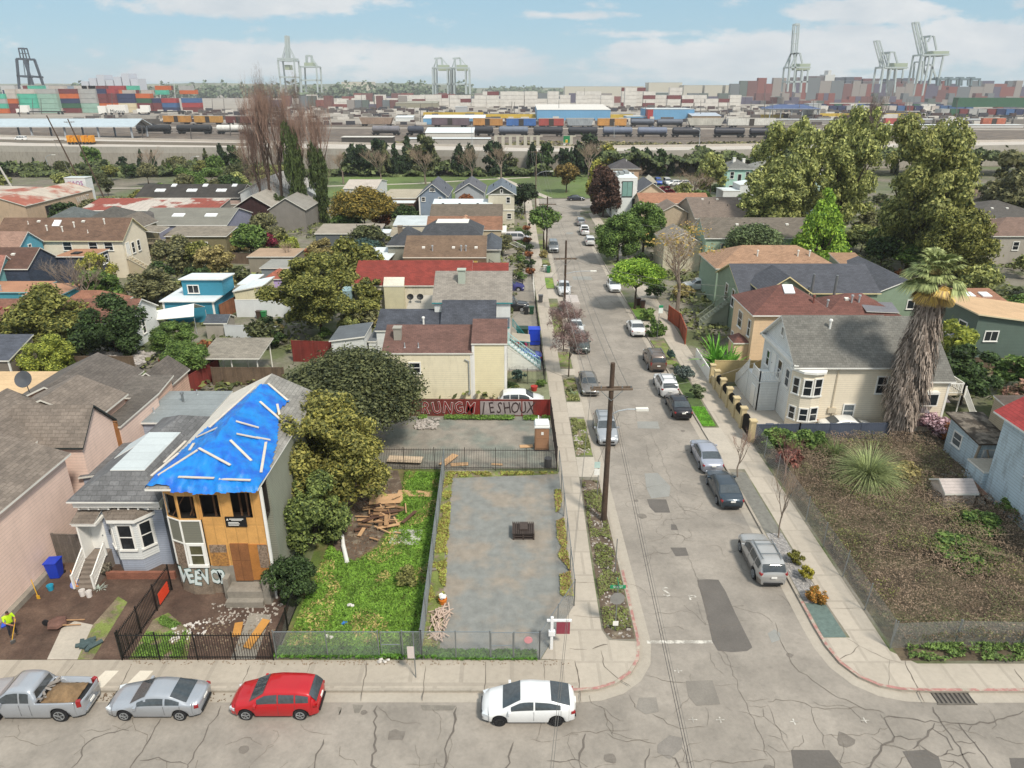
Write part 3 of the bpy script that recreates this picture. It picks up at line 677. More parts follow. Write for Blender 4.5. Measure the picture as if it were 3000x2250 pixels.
# ------------------------------------------------------------------ survey: a point read in one of the enlarged views of the photograph, put on the ground where it lies
TH_=R(PITCH);cT,sT=math.cos(TH_),math.sin(TH_)
TL={0:(0,0,2.212),1:(1000,0,2.212),2:(2000,0,2.212),3:(0,450,2.9493),4:(750,450,2.9493),5:(1500,450,2.9493),6:(2250,450,2.9493),7:(0,1000,2.7653),8:(750,1000,2.7653),
9:(1500,1000,2.7653),10:(2250,1000,2.7653),11:(0,1600,2.552),12:(750,1600,2.552),13:(1500,1600,2.552),14:(2250,1600,2.552)}
def G(k,x,y,z=0.):
 a=TL[k];u,v=a[0]+x/a[2],a[1]+y/a[2];p=(u-1500)/CAMF;q=(1125-v)/CAMF;t=(z-CAMH)/(-sT+q*cT)
 return(p*t,(cT+q*sT)*t)
RZ=-.12
# ------------------------------------------------------------------ ground, blocks, roads
EARTH=mat('#6e675a',.95,.3,.12,col2='#58603f',n2=.05,bump=.2,name='earth');YARD=mat('#7c766a',.95,.25,.3,col2='#5c6340',n2=.16,bump=.3,name='yard_ground')
ASPH=mat('#968e84',.92,.1,.5,col2='#867f76',n2=.22,th=(.42,.6),bump=.12,dirt=.22,name='asphalt');ASPHD=mat('#625d58',.92,.12,.8,bump=.12,name='new_asphalt');ASPHG=mat('#8c8b86',.9,.08,.8,name='worn_asphalt')
WALK=mat('#afa597',.92,.07,.3,'shingle',(1.5,2.4),.16,.1,dirt=.1,name='pavement');WALKB=mat('#aaa092',.92,.08,.3,'shingle',(2.6,2.1),.16,.1,dirt=.15,name='pavement')
CURB=mat('#a0978a',.9,.12,.6,dirt=.3,name='kerb');GUT=mat('#a69d90',.92,.08,.5,dirt=.1,name='gutter')
REDC=mat('#a3766f',.9,.2,2.5,col2='#aaa192',n2=2.2,name='faded_red_kerb');SEAL=mat('#645d56',.9,.15,2,name='crack_sealant');CRK=mat('#6a6258',.95,.2,2,name='crack')
struct(MB().box(-5200,5200,-1500,6500,-.6,-.16),'ground',EARTH)
LC=[(3.35,26.88),(4.3,26.98),(5.3,27.35),(6.15,28.05),(6.72,29.0),(6.98,30.3)]
LB=[(-420,26.88)]+LC+[(6.85,45),(6.72,60),(6.6,100),(6.5,196),(-420,196)]
RC=[(16.95,31.5),(17.0,30.0),(17.25,28.75),(17.8,27.8),(18.6,27.2),(19.6,26.93),(21,26.86)]
RB=RC+[(420,26.86),(420,178),(19.5,178),(17.5,176.5),(16.3,174),(15.9,170),(15.6,130),(15.95,100),(16.55,70),(16.8,58),(17.05,45)]
struct(MB().prism(LB,-.16,0,0,1),'ground',[YARD,CURB]);struct(MB().prism(RB,-.16,0,0,1),'ground',[YARD,CURB])
sheet([(-420,-60),(420,-60),(420,27.2),(-420,27.2)],RZ-.004,ASPH,'road');sheet([(5.5,26.9),(18.5,26.9),(18,40),(17.4,100),(17.2,180),(60,180),(60,196.2),(5.5,196.2)],RZ,ASPH,'road')
def strip(line,w0,w1,z,m,name,kind='structure'):  # ribbon beside a line: from offset w0 to w1 on its right-hand side
 L_,R_=[],[]
 for i,p in enumerate(line):
  a=Vector(line[max(i-1,0)]);b=Vector(line[min(i+1,len(line)-1)]);d=(b-a).normalized();n=Vector((d.y,-d.x));q=Vector(p)
  L_.append(q+n*w0);R_.append(q+n*w1)
 g=MB()
 for i in range(len(line)-1):g.poly([(L_[i].x,L_[i].y,z),(R_[i].x,R_[i].y,z),(R_[i+1].x,R_[i+1].y,z),(L_[i+1].x,L_[i+1].y,z)])
 for i,f in enumerate(g.f):
  p=[Vector(g.v[j])for j in f]
  if(p[1]-p[0]).cross(p[2]-p[0]).z<0:g.f[i]=f[::-1]
 return tag(g.build(name,m,world=True),kind=kind)
leftk=[(-420,26.88)]+LC+[(6.85,45),(6.72,60),(6.6,100),(6.5,196)]
rightk=[(420,26.86)]+RC[::-1]+[(17.05,45),(16.8,58),(16.55,70),(15.95,100),(15.6,130),(15.9,170),(16.3,174),(17.5,176.5),(19.5,178)]
strip(leftk,.003,.62,RZ+.004,GUT,'gutter');strip(leftk,-.16,-.001,.008,CURB,'kerb')
strip(rightk,-.003,-.62,RZ+.004,GUT,'gutter');strip(rightk,.16,.001,.008,CURB,'kerb')
strip([(1.5,26.88)]+LC+[(7.0,36.5)],-.165,.004,.013,REDC,'painted_kerb');strip([(31,26.86)]+RC[::-1]+[(16.98,33.6)],.165,-.004,.013,REDC,'painted_kerb')
# pavements
sheet([(-420,27.04),(3.35,27.04),(3.35,28.95),(-420,28.95)],.004,WALKB,'pavement')
sheet([(3.35,27.04),(4.25,27.13),(5.2,27.5),(6.0,28.15),(6.56,29.05),(6.82,30.3),(5.3,30.42),(5.0,31.2),(5.05,38),(5.2,47.7),(5.2,100),(5.1,196),(3.3,196),(3.4,124),(3.7,60),(3.62,33.3),(1.55,29.02),(3.35,28.95)],.0045,WALK,'pavement')
sheet([(18.6,30.6),(17.12,30.6),(17.15,30.0),(17.4,28.85),(17.92,27.93),(18.7,27.35),(19.65,27.08),(21,27.02),(60,27.02),(60,28.6),(21.3,28.7),(20.3,29.6),(20.35,42),(20.35,70),(20.6,100),(20.2,172),(18.2,172),(18.2,100),(18.4,60),(18.42,34)],.004,WALK,'pavement')
# planted strips, driveways, gravel and lots
SOIL=mat('#5d4f42',.97,.3,1.2,col2='#7d7262',n2=1.5,th=(.5,.6),bump=.4,name='soil');MUD=mat('#4f3d33',.95,.3,.8,col2='#5f4c40',n2=.6,bump=.6,name='mud')
WEED=mat('#6f7a3e',.95,.35,.9,col2='#7d705c',n2=1.0,th=(.48,.56),bump=.4,name='weedy_soil');LAWN=mat('#5f7f2f',.95,.3,1.5,col2='#7d8a3a',n2=.7,bump=.4,name='lawn')
GRAV=mat('#7e7f7b',.95,.16,1.6,col2='#8d8478',n2=.35,th=(.46,.62),bump=.25,name='gravel');GRAVB=mat('#8a8378',.95,.22,1.0,col2='#75786f',n2=.3,bump=.4,name='dirt_gravel');GREENG=mat('#5f6f69',.95,.2,4,bump=.3,name='green_gravel')
WHITEG=mat('#7f7c7a',.95,.2,7,col2='#9c9895',n2=5,th=(.45,.6),name='grey_white_gravel')
def lot(pts,m,name,z=.008):return sheet(pts,z,m,name)
lot([(5.12,31.1),(5.5,30.5),(6.75,30.5),(6.68,47.4),(5.28,47.6)],SOIL,'planting_strip');lot([(5.28,51.5),(6.62,51.5),(6.58,58.4),(5.3,58.4)],WEED,'planting_strip');lot([(5.28,62.4),(6.56,62.4),(6.55,68),(5.3,68)],WEED,'planting_strip')
for(a,b)in((71,76),(82,88),(93.6,96),(114,122),(126,140),(146,170)):lot([(5.2,a),(6.45,a),(6.45,b),(5.2,b)],WEED,'planting_strip')
lot([(5.15,103.8),(6.38,103.8),(6.38,109.8),(5.15,109.8)],LAWN,'lawn')
lot([(17.15,30.62),(18.42,30.62),(18.36,33.4),(17.2,33.4)],GREENG,'gravel');lot([(17.2,33.44),(18.36,33.44),(18.3,40.5),(17.22,40.5)],WHITEG,'gravel');lot([(17.22,40.54),(18.3,40.54),(18.3,48.7),(17.2,48.7)],mat('#75736c',.95,.2,3,bump=.3,name='gravel'),'gravel')
lot([(16.98,56.9),(18.15,56.9),(18.2,61),(16.9,61)],LAWN,'lawn');lot([(16.9,61.05),(18.2,61.05),(18.2,69),(16.75,69)],mat('#4e5f33',.95,.3,1.5,bump=.4,name='ground_cover'),'lawn')
lot([(16.7,72),(18.2,72),(18.1,80),(16.4,80)],WEED,'planting_strip');lot([(16.3,88),(18.1,88),(18.1,96),(16.1,96)],LAWN,'lawn')
lot([(-4.75,29.0),(1.5,29.0),(3.6,33.2),(3.68,48.8),(-5.3,48.8)],GRAV,'gravel_lot')
lot([(-4.9,29.0),(-3.9,29.0),(-3.9,31.6),(-4.35,38),(-4.6,47.8),(3.6,48.4),(3.65,48.8),(-5.25,48.8)],WEED,'weeds',.012)
lot([(-10.6,49.3),(3.62,49.3),(3.65,58.9),(-14,58.9)],GRAVB,'gravel_lot')
lot([(-12.4,28.96),(-4.95,28.96),(-5.4,49.2),(-10.8,49.2),(-13,40)],mat('#54642a',.97,.3,.8,col2='#6d6440',n2=.5,bump=.4,name='grassy_soil'),'grass_lot')
lot([(-12.2,39.5),(-10.3,37.3),(-9.0,39),(-8.3,42),(-8.3,46.5),(-9,49.0),(-12.6,49.0)],SOIL,'soil',.013)
lot([(-40,28.96),(-12.6,28.96),(-13.4,37),(-20,37.6),(-30,38.5),(-40,36)],MUD,'mud')
lot([(-24.6,28.98),(-23.0,28.98),(-23.6,31.6),(-24.8,31.9),(-25.2,31.3)],CONC,'garden_path',.012);lot([(-23.0,28.98),(-22.2,28.98),(-22.6,33.5),(-23.4,34),(-23.6,31.6)],WEED,'grass_strip',.012)
lot([(-20.3,29.0),(-17.2,29.0),(-17.8,31.0),(-19.8,32.6),(-20.4,32.0)],WEED,'grass_strip',.013);lot([(-14.9,29.0),(-13.6,29.0),(-13.8,32.4),(-15.1,32.6)],CONCD,'garden_path',.013)
lot([(20.55,28.9),(60,28.9),(60,43),(40,54),(20.6,54)],mat('#5c5040',.97,.35,.7,col2='#605c42',n2=.3,bump=.6,name='bramble_soil'),'overgrown_lot')
lot([(20.6,54.5),(26.4,54.5),(26.2,66),(20.6,66)],CONC,'driveway');lot([(3.7,60),(3.68,70),(-.4,70),(-.4,60)],mat('#7c7f63',.95,.3,.8,bump=.3,name='yard_gravel'),'front_yard');lot([(3.3,70.1),(3.25,132),(-1.5,132),(-1.5,70.1)],CONCD,'front_yard')
for(a,b)in((48.0,51.2),(58.8,62.1),(69,70.8),(77,81.5),(98,103),(110.5,113.5)):lot([(5.2,a),(6.7,a),(6.68,b),(5.22,b)],CONC,'driveway_apron',.009)
for(a,b)in((49.2,56.6),(81,87.4)):lot([(17.0,a),(18.5,a),(18.5,b),(16.8,b)],CONC,'driveway_apron',.009)
for x in(-21.4,-19.6):lot([(x,27.08),(x+.75,27.08),(x+1.0,28.2),(x+.3,28.2)],mat('#cfc6b6',.9,.06,1,name='new_concrete'),'pavement_patch',.009)
# repaired patches and cracks of the roads
def patch(pts,m,z=RZ+.009):return sheet(pts,z,m,'asphalt_patch')
patch([G(13,*p)for p in((1385,240),(1460,236),(1545,240),(1600,330),(1672,490),(1800,745),(1760,772),(1640,780),(1540,768),(1500,700),(1470,560),(1430,400))],ASPHD)
patch([G(9,*p)for p in((1095,1268),(1250,1270),(1283,1376),(1160,1376),(1115,1330))],ASPHD);patch([G(9,*p)for p in((1015,640),(1182,640),(1198,698),(1020,696))],ASPHG)
patch([G(9,*p)for p in((1075,1060),(1180,1055),(1285,1165),(1275,1245),(1130,1262),(1090,1180))],ASPHG)
patch([G(13,*p)for p in((1185,0),(1300,0),(1322,60),(1225,64))],ASPHD);patch([G(9,*p)for p in((1290,1470),(1330,1475),(1345,1518),(1290,1515))],ASPHD)
patch([G(13,*p)for p in((1300,995),(1500,990),(1560,1170),(1380,1180),(1320,1110))],mat('#7c766e',.92,.12,1,name='old_patch'));patch([G(13,*p)for p in((950,1120),(1080,1118),(1100,1225),(1000,1245),(930,1200))],mat('#837d75',.92,.12,1,name='old_patch'))
patch([G(14,*p)for p in((175,1510),(460,1512),(560,1640),(700,1900),(230,1900))],ASPHD);patch([G(14,*p)for p in((1010,1520),(1190,1508),(1280,1560),(1340,1760),(1100,1760),(1080,1640))],ASPHD);patch([G(14,*p)for p in((1810,1570),(2000,1570),(2000,1800),(1860,1800))],ASPHD)
patch([G(13,*p)for p in((1180,1400),(1280,1420),(1270,1500),(1180,1580),(1090,1530),(1090,1470))],mat('#7f7972',.92,.12,1,name='old_patch'));patch([G(14,*p)for p in((0,640),(50,610),(95,640),(90,690),(30,710))],ASPHG)
patch([G(5,*p)for p in((520,1055),(680,1055),(700,1085),(530,1085))],ASPHG);patch([G(5,*p)for p in((470,675),(530,675),(530,690),(470,692))],ASPHG)
for p in((610,1190,640,1250),(720,1170,800,1235),(1230,1175,1500,1215)):
 patch([G(12,p[0],p[1]),G(12,p[2],p[1]+5),G(12,p[2]-30,p[3]),G(12,p[0]+15,p[3])],mat('#7b756c',.92,.2,2,name='oil_stain'),RZ+.010)
CR=MB();CS=MB()
def crack(k,pts,w,g,jit=.10,z=RZ+.013):
 P=[Vector(G(k,*p))for p in pts];rg=random.Random(len(pts)*7+int(pts[0][0]));Q=[]
 for a,b in zip(P,P[1:]):
  n=max(2,int((b-a).length/.28));d=(b-a).normalized();nn=Vector((-d.y,d.x))
  for i in range(n):Q.append(a.lerp(b,i/n)+nn*rg.uniform(-1,1)*jit*(1 if i else.2))
 Q.append(P[-1]);ws=[w*rg.uniform(.55,1.35)*(.35 if i in(0,len(Q)-1)else 1)for i in range(len(Q))]
 L_,R_=[],[]
 for i in range(len(Q)):
  d=(Q[min(i+1,len(Q)-1)]-Q[max(i-1,0)]);d=d.normalized()if d.length else Vector((1,0));nn=Vector((-d.y,d.x))*ws[i]/2;L_.append(Q[i]+nn);R_.append(Q[i]-nn)
 for i in range(len(Q)-1):g.poly([(L_[i].x,L_[i].y,z),(R_[i].x,R_[i].y,z),(R_[i+1].x,R_[i+1].y,z),(L_[i+1].x,L_[i+1].y,z)])
for k,w,pts in[
(11,.1,[(510,1659),(610,1555),(615,1490),(700,1420),(800,1385),(960,1365)]),(11,.11,[(960,1659),(1080,1480),(1160,1340),(1200,1275)]),(11,.09,[(1380,1659),(1400,1620),(1530,1400),(1650,1180)]),
(11,.09,[(1040,1590),(1180,1565),(1270,1605),(1400,1620)]),(12,.12,[(400,1700),(440,1590),(480,1500),(505,1430)]),(12,.17,[(890,1700),(870,1580),(895,1520),(880,1300),(905,1180)]),
(12,.17,[(1390,1700),(1420,1560),(1430,1450),(1480,1330),(1500,1190)]),(12,.13,[(1870,1700),(1890,1560),(1925,1450)]),(13,.16,[(500,1590),(535,1490),(550,1390)]),(13,.09,[(260,1590),(500,1585)]),(13,.08,[(500,1590),(525,1700)]),
(13,.10,[(1010,1700),(1000,1640),(1030,1500)]),(13,.14,[(1280,1700),(1230,1590),(1200,1570)]),(14,.20,[(720,1700),(800,1570),(890,1460),(950,1410)]),(14,.12,[(870,1270),(960,1265),(1280,1305),(1560,1320),(1800,1260),(1914,1220)]),
(14,.16,[(1240,1190),(1300,1310),(1400,1450),(1560,1700)]),(14,.15,[(1090,1500),(1160,1430),(1250,1310)]),(14,.10,[(870,1270),(950,1415),(1150,1425)]),(14,.10,[(1430,1310),(1550,1460),(1700,1659)]),
(14,.09,[(1400,1455),(1560,1450)]),(14,.08,[(1500,1370),(1530,1330)]),(14,.10,[(1130,1470),(1250,1560),(1340,1540),(1390,1510),(1340,1420),(1230,1350)]),(14,.12,[(1290,1580),(1400,1600),(1500,1680)]),(14,.09,[(1320,1545),(1560,1540)])]:crack(k,pts,w*.5,CS)
for k,w,pts in[
(13,.035,[(370,1420),(450,1380),(760,1370),(880,1360)]),(13,.03,[(655,1180),(700,1230),(760,1370),(760,1410)]),(13,.04,[(710,1385),(820,1440),(900,1440),(1080,1465)]),(13,.04,[(880,1100),(920,1170),(925,1200)]),
(13,.035,[(1050,1240),(1210,1330),(1300,1350),(1450,1340)]),(13,.03,[(1210,1240),(1330,1120)]),(13,.03,[(960,70),(1070,40),(1180,40)]),(13,.03,[(1320,60),(1370,190),(1440,400),(1490,620),(1560,760),(1610,800),(1690,1020),(1780,1240),(1860,1400),(1914,1560)]),
(13,.025,[(1000,360),(1150,365),(1280,370)]),(13,.025,[(1020,490),(1180,495),(1260,470),(1400,490)]),(13,.04,[(1000,950),(1080,970),(1170,1000),(1300,1010)]),(13,.025,[(1450,1190),(1460,1330)]),(13,.025,[(1520,1025),(1690,1020)]),
(13,.03,[(1750,1140),(1914,1130)]),(13,.03,[(1760,1190),(1914,1180)]),(13,.035,[(1270,1600),(1500,1590),(1700,1600),(1914,1580)]),(13,.03,[(1030,1560),(1120,1550),(1200,1560)]),
(14,.04,[(0,1150),(60,1130),(230,1150),(330,1190),(560,1200),(690,1190)]),(14,.045,[(60,560),(95,700),(200,890),(330,990),(480,1090),(690,1190),(880,1240)]),(14,.03,[(0,1170),(110,1430),(170,1530)]),(14,.03,[(330,1190),(350,1300),(420,1400),(430,1500)]),
(14,.03,[(420,1405),(620,1395),(800,1400),(840,1350),(900,1345)]),(14,.03,[(0,1400),(110,1435)]),(14,.03,[(840,1240),(880,1290)]),(14,.025,[(810,1600),(930,1659)]),(14,.025,[(0,400),(120,395)]),(14,.04,[(950,1659),(1090,1500)]),
(9,.04,[(1090,825),(1110,950),(1160,1055)]),(9,.03,[(1000,750),(1050,760),(1130,730),(1200,900),(1260,1060),(1300,1150),(1340,1210)]),(9,.03,[(830,1060),(950,1070),(1060,1065)]),(9,.025,[(860,1160),(1000,1160),(1090,1080)]),(9,.025,[(1000,1270),(1090,1250)]),
(9,.035,[(1100,1610),(1210,1590),(1270,1550),(1380,1560),(1400,1600),(1480,1615)]),(9,.03,[(1230,1480),(1250,1430),(1480,1425)]),(9,.03,[(1285,1375),(1310,1460),(1345,1520)]),(9,.03,[(900,500),(1000,510),(1010,640)]),(9,.025,[(900,620),(1010,625),(1200,620)]),
(9,.025,[(1130,690),(1200,670),(1230,620)]),(9,.03,[(990,1000),(1010,1030)]),(9,.02,[(1220,1130),(1450,1160),(1560,1190)]),(9,.03,[(830,430),(1240,440)]),(9,.02,[(1340,1210),(1350,1290),(1420,1400)]),(5,.05,[(600,1040),(680,1180),(800,1340)]),(5,.04,[(560,1130),(720,1180),(900,1300)]),(5,.05,[(560,720),(620,860),(700,960)]),
(12,.03,[(905,1180),(970,1230),(1010,1290),(1100,1310),(1240,1320)]),(12,.025,[(1120,1620),(1390,1615)]),(13,.025,[(1480,780),(1520,900),(1600,960)]),(13,.02,[(1540,780),(1600,870),(1690,900)]),(13,.02,[(1600,1180),(1650,1220)]),(13,.03,[(1340,940),(1345,1000)])]:crack(k,pts,w*.65,CR)
# fine alligator cracking: short random polylines on the carriageway
rg=random.Random(5)
for i in range(260):
 x,y=(rg.uniform(8,16.4),rg.uniform(30,110))if rg.random()<.62 else(rg.uniform(-26,36),rg.uniform(20.5,25.6))
 a=rg.random()*6.28;p=Vector((x,y));P=[p]
 for j in range(rg.randint(3,9)):a+=rg.uniform(-.9,.9);p=p+Vector((math.cos(a),math.sin(a)))*rg.uniform(.15,.5);P.append(p)
 for a_,b_ in zip(P,P[1:]):
  d=(b_-a_).normalized();nn=Vector((-d.y,d.x))*rg.uniform(.006,.013)
  CR.poly([(q.x,q.y,RZ+.0125)for q in(a_+nn,a_-nn,b_-nn*.6,b_+nn*.6)])
tag(CR.build('road_cracks',CRK,world=True),kind='stuff');tag(CS.build('sealed_road_cracks',SEAL,world=True),kind='stuff')
CW=MB()
for k,w,pts in[(13,.03,[(460,520),(560,530),(690,535)]),(13,.03,[(430,765),(560,775)]),(13,.04,[(665,780),(690,900),(830,1015),(890,1050)]),(13,.06,[(470,860),(500,1000),(515,1165)]),(13,.03,[(240,860),(245,1000)]),(13,.03,[(475,270),(650,275)]),(13,.07,[(600,770),(660,745),(715,735)]),
(14,.05,[(1025,850),(1030,890),(1120,1060),(1170,1170)]),(14,.04,[(530,850),(640,790),(680,745)]),(14,.03,[(680,745),(900,850),(1025,885)]),(14,.03,[(590,690),(680,745)]),(14,.05,[(1840,920),(1914,1020)]),(14,.02,[(470,465),(680,462)]),(14,.02,[(910,850),(905,1050)]),
(12,.04,[(1720,860),(1710,1090)]),(12,.04,[(1270,895),(1245,1160)]),(12,.05,[(830,860),(825,930),(795,1070),(785,1160)]),(12,.03,[(405,880),(380,950)]),(11,.04,[(980,890),(880,1080)]),(11,.04,[(1870,890),(1810,1030)]),(11,.03,[(560,870),(480,980)])]:crack(k,pts,w,CW,.04,.011)
tag(CW.build('pavement_cracks',CRK,world=True),kind='stuff')
# faded white road markings
PAINT=mat('#c9c4ba',.85,.1,3,col2='#99938a',n2=3.5,th=(.42,.55),name='faded_road_paint')
g=MB();a,b=Vector(G(13,1010,705)),Vector(G(13,1500,705))
g.poly([(a.x,a.y-.12,RZ+.014),(b.x,b.y-.12,RZ+.014),(b.x,b.y+.12,RZ+.014),(a.x,a.y+.12,RZ+.014)])
tag(g.build('stop_line',PAINT,world=True),kind='structure')
def painted(s,size,pos,sx=1,sy=1,m=PAINT,name='road_lettering',z=RZ+.015,rz=0):
 o=text(s,size,(pos[0],pos[1],z),(0,0,rz),m,name,ext=0.0005);o.scale=(sx,sy,1);return tag(o,kind='structure')
painted('S',1.25,G(13,1155,335),.9,1.0);painted('P',1.25,G(13,1350,375),.9,.5)
for k,x,y in((14,200,1305),(14,730,1295),(13,1355,1290),(13,1560,1290),(13,1245,925)):painted('+',.9,G(k,x,y),1,.8,name='survey_mark')
g=MB();rg=random.Random(41)
for i in range(46):
 x,y=(rg.uniform(7.6,9.4)if rg.random()<.5 else rg.uniform(14.2,16.4),rg.uniform(29,120))if rg.random()<.6 else(rg.uniform(-26,36),rg.uniform(21,26.2));s=rg.uniform(.12,.55)
 g.poly([(x+math.cos(a*.6283)*s*rg.uniform(.6,1.1),y+math.sin(a*.6283)*s*rg.uniform(.5,1),RZ+.008)for a in range(10)])
tag(g.build('oil_stains',mat('#736c64',.85,.2,3,name='oil_stain'),world=True),kind='stuff')
# storm drain
x0,y0=21.0,26.15;g=MB();g.box(x0,x0+1.9,y0,y0+.72,RZ-.02,RZ+.006);r=one(g,'storm_drain',plain('#3a3633'),'slotted metal storm drain grate in the right-hand gutter','drain')
g=MB();[g.box(x0+.05+i*.23,x0+.17+i*.23,y0+.04,y0+.68,RZ+.006,RZ+.03)for i in range(8)];g.box(x0-.03,x0+1.93,y0-.04,y0+.03,RZ,RZ+.031);g.box(x0-.03,x0+1.93,y0+.69,y0+.73,RZ,RZ+.031);g.build('grate_bars',mat('#6d675f',.7,.2,3,metal=.3),r)
# park beyond the end of the street
sheet([(-62,196),(30,196),(34,250),(-62,250)],-.02,mat('#5d6f38',.95,.3,.12,col2='#525c38',n2=.06,name='park_grass'),'park_grass')
strip([(-120,216),(-60,220),(-30,227),(-8,238),(6,243)],-1.0,1.0,-.014,CONC,'park_path');strip([(10,196),(2,222),(-4,243)],-1.0,1.0,-.012,CONC,'park_path')
# ------------------------------------------------------------------ houses: helpers for faces that are not square to the street
def fbox(m,a,b,u0,u1,d0,d1,z0,z1,mi=0):  # box on the wall a-b, u along the wall, d outwards (to the right of a->b)
 a,b=Vector(a),Vector(b);t=(b-a).normalized();n=Vector((t.y,-t.x));k=len(m.v)
 for z in(z0,z1):
  for u,d in((u0,d0),(u1,d0),(u1,d1),(u0,d1)):p=a+t*u+n*d;m.v.append((p.x,p.y,z))
 for f in((0,1,2,3),(7,6,5,4),(0,4,5,1),(1,5,6,2),(2,6,7,3),(3,7,4,0)):m.f.append(tuple(k+i for i in f));m.m.append(mi)
def fwin(root,a,b,uc,z,w,h,frame=None,glass=None,f=.11,rail=True):
 m=MB();l,r=uc-w/2,uc+w/2
 fbox(m,a,b,l-f,l,0,.07,z-f,z+h+f);fbox(m,a,b,r,r+f,0,.07,z-f,z+h+f);fbox(m,a,b,l,r,0,.07,z+h,z+h+f);fbox(m,a,b,l-f-.05,r+f+.05,0,.12,z-f-.02,z)
 if rail:fbox(m,a,b,l,r,0,.05,z+h*.5-.03,z+h*.5+.03)
 o=m.build('window',frame or WHITE,root);g=MB();fbox(g,a,b,l,r,.005,.025,z,z+h);g.build('pane',glass or GLASS,o)
def rails(m,a,b,h=.9,gap=.14,t=.04,posts=True):  # a balustrade between two 3-D points
 a,b=Vector(a),Vector(b);L=(b-a).length;n=max(2,int(L/gap));U=Vector((0,0,1))
 m.beam(a+U*h,b+U*h,.07,.06);m.beam(a+U*.1,b+U*.1,.05,.05)
 for i in range(1,n):p=a.lerp(b,i/n);m.beam(p+U*.1,p+U*h,t,t)
 if posts:[m.beam(p,p+U*(h+.1),.1,.1)for p in(a,b)]
def stairs(m,x0,x1,y0,y1,z0,z1,axis,n=8):  # solid flight: axis 'y+' climbs towards +y
 for i in range(n):
  f0,f1=i/n,(i+1)/n;z=z0+(z1-z0)*f1
  if axis=='y+':m.box(x0,x1,y0+(y1-y0)*f0,y1,z-(z1-z0)/n+.001*i,z)
  if axis=='x-':m.box(x0,x1+(x0-x1)*f0,y0,y1,z-(z1-z0)/n,z)
  if axis=='x+':m.box(x0+(x1-x0)*f0,x1,y0,y1,z-(z1-z0)/n,z)
PINK=mat('#e6cabb',.7,.05,.8,'siding',(60.,.22),.22,.3,dirt=.12,name='siding');PINKD=siding('#cdaa97',.3,.22);BROWNR=shingle('#7c7167',.22);BLUEW=siding('#a3aab8',.1);GREYR=shingle('#6d6d6e',.25,(.6,.3))
CREAM=mat('#e6dcc0',.7,.05,.8,'siding',(60.,.2),.25,.3,dirt=.18,name='siding');CREAM2=mat('#e4d9b4',.7,.05,.8,'siding',(60.,.2),.2,.3,dirt=.06,name='siding');CREAM3=mat('#e6dac4',.7,.05,.8,'siding',(60.,.2),.25,.3,dirt=.08,name='siding');REDBR=shingle('#6d5149',.2,(.4,.2));DKBL=shingle('#474a52',.3,(.45,.24));LTGR=shingle('#8d867d',.14,(.5,.24))
REDR=shingle('#84382f',.18,(.5,.3));WHITEW=siding('#d8dad8',.1);TEALT=plain('#2f8287');BRWALL=shingle('#75604e',.18,(.35,.2));TANR=shingle('#9a8268',.15);ORR=shingle('#a97a5c',.12,(.8,.4));BRNR=shingle('#6f5748',.2);FELT=mat('#c3bdb2',.9,.1,.8,dirt=.1,name='roof_felt')
PALE=flatroof('#b9c0c2');WHR=flatroof('#cfd6d8',.06);MUST=mat('#8f7434',.9,.2,.8,name='mossy_roof')

# the pink two-storey house at the left edge
b=Bld('tall pink clapboard house with grey-brown shingle roof at the left edge','house',-34,35)
b.block(-40,-28.9,29.5,40.4,0,6.0,'gable',1.9,PINK,BROWNR,.3,'y');b.vent(-33,39.3,'sky')
b.block(-39.9,-32,40.42,46.3,0,6.0,'gable',2.0,PINK,BROWNR,.2,'y')
g=MB();g.tube((-28.72,30.2,0),(-28.72,30.2,6),.09,.09,8);b.part(g,'downpipe',WHITE)
g=MB();g.box(-29.1,-28.55,29.5,40.2,0,.35);b.part(g,'footing',CONCD)
g=MB();g.lathe([(.02,0),(.3,.06),(.62,.22),(.6,.24),(.02,.06)],(0,0,0),20)
for i in range(len(g.v)):x,y,z=g.v[i];g.v[i]=(-34.3+x,46.2-z*.75+y*.45,8.9+z*.5+y*.85)
g.tube((-34.3,46.3,7.9),(-34.3,46.2,8.9),.03);b.part(g,'satellite_dish',plain('#4a4d52'))
b=Bld('pink house with dark-trimmed gable behind the tall pink house','house',-33,47)
b.block(-34,-28.9,42.3,46.3,0,5.75,'gable',1.95,PINK,BROWNR,.22,'x',trim=plain('#26302f'))
b.block(-37,-30.35,46.5,50.8,0,5.7,'gable',1.5,PINKD,BROWNR,.25,'y');b.block(-30.32,-28.8,46.8,52.8,0,4.85,'flat',0,PINK,shingle('#5d564f'),.12)
b.block(-32.4,-29.3,53.1,56.4,0,4.4,'shedS',.5,PINKD,shingle('#6a635c'),.2);b.block(-40,-33,51.2,58.5,0,4.6,'gable',1.6,PINKD,shingle('#645d57'),.25,'y');b.block(-33,-29.8,56.6,60.5,0,4.0,'gable',1.2,PINKD,shingle('#5f5852'),.2,'y')
g=MB();g.box(-29.6,-28.86,46.34,46.78,0,5.4);b.part(g,'bare_board_panel',mat('#a06a3c',.85,.15,2))
b=Bld('flat tan-roofed building left of the pink house','house',-43,56);b.block(-50,-39.6,53.7,58.7,0,4.3,'flat',0,stucco('#b59a7c'),flatroof('#c9ab84'),.25);b.block(-50,-42.6,50.2,53.6,0,3.9,'flat',0,stucco('#b59a7c'),flatroof('#b98f6d'),.2)
b=Bld('small brown-shingled house with a strip window beyond the tan roof','house',-52,66);b.block(-60,-48.9,64.4,68.5,0,3.3,'shedS',1.2,siding('#7a7166',.2),shingle('#50545e'),.15);b.win('E',66.4,2.4,1.5,.7,rails=2);b.door('E',67.4,.1,.9,1.9);b.vent(-54,66,'sky',DARK);corner_boards(b,WHITE)

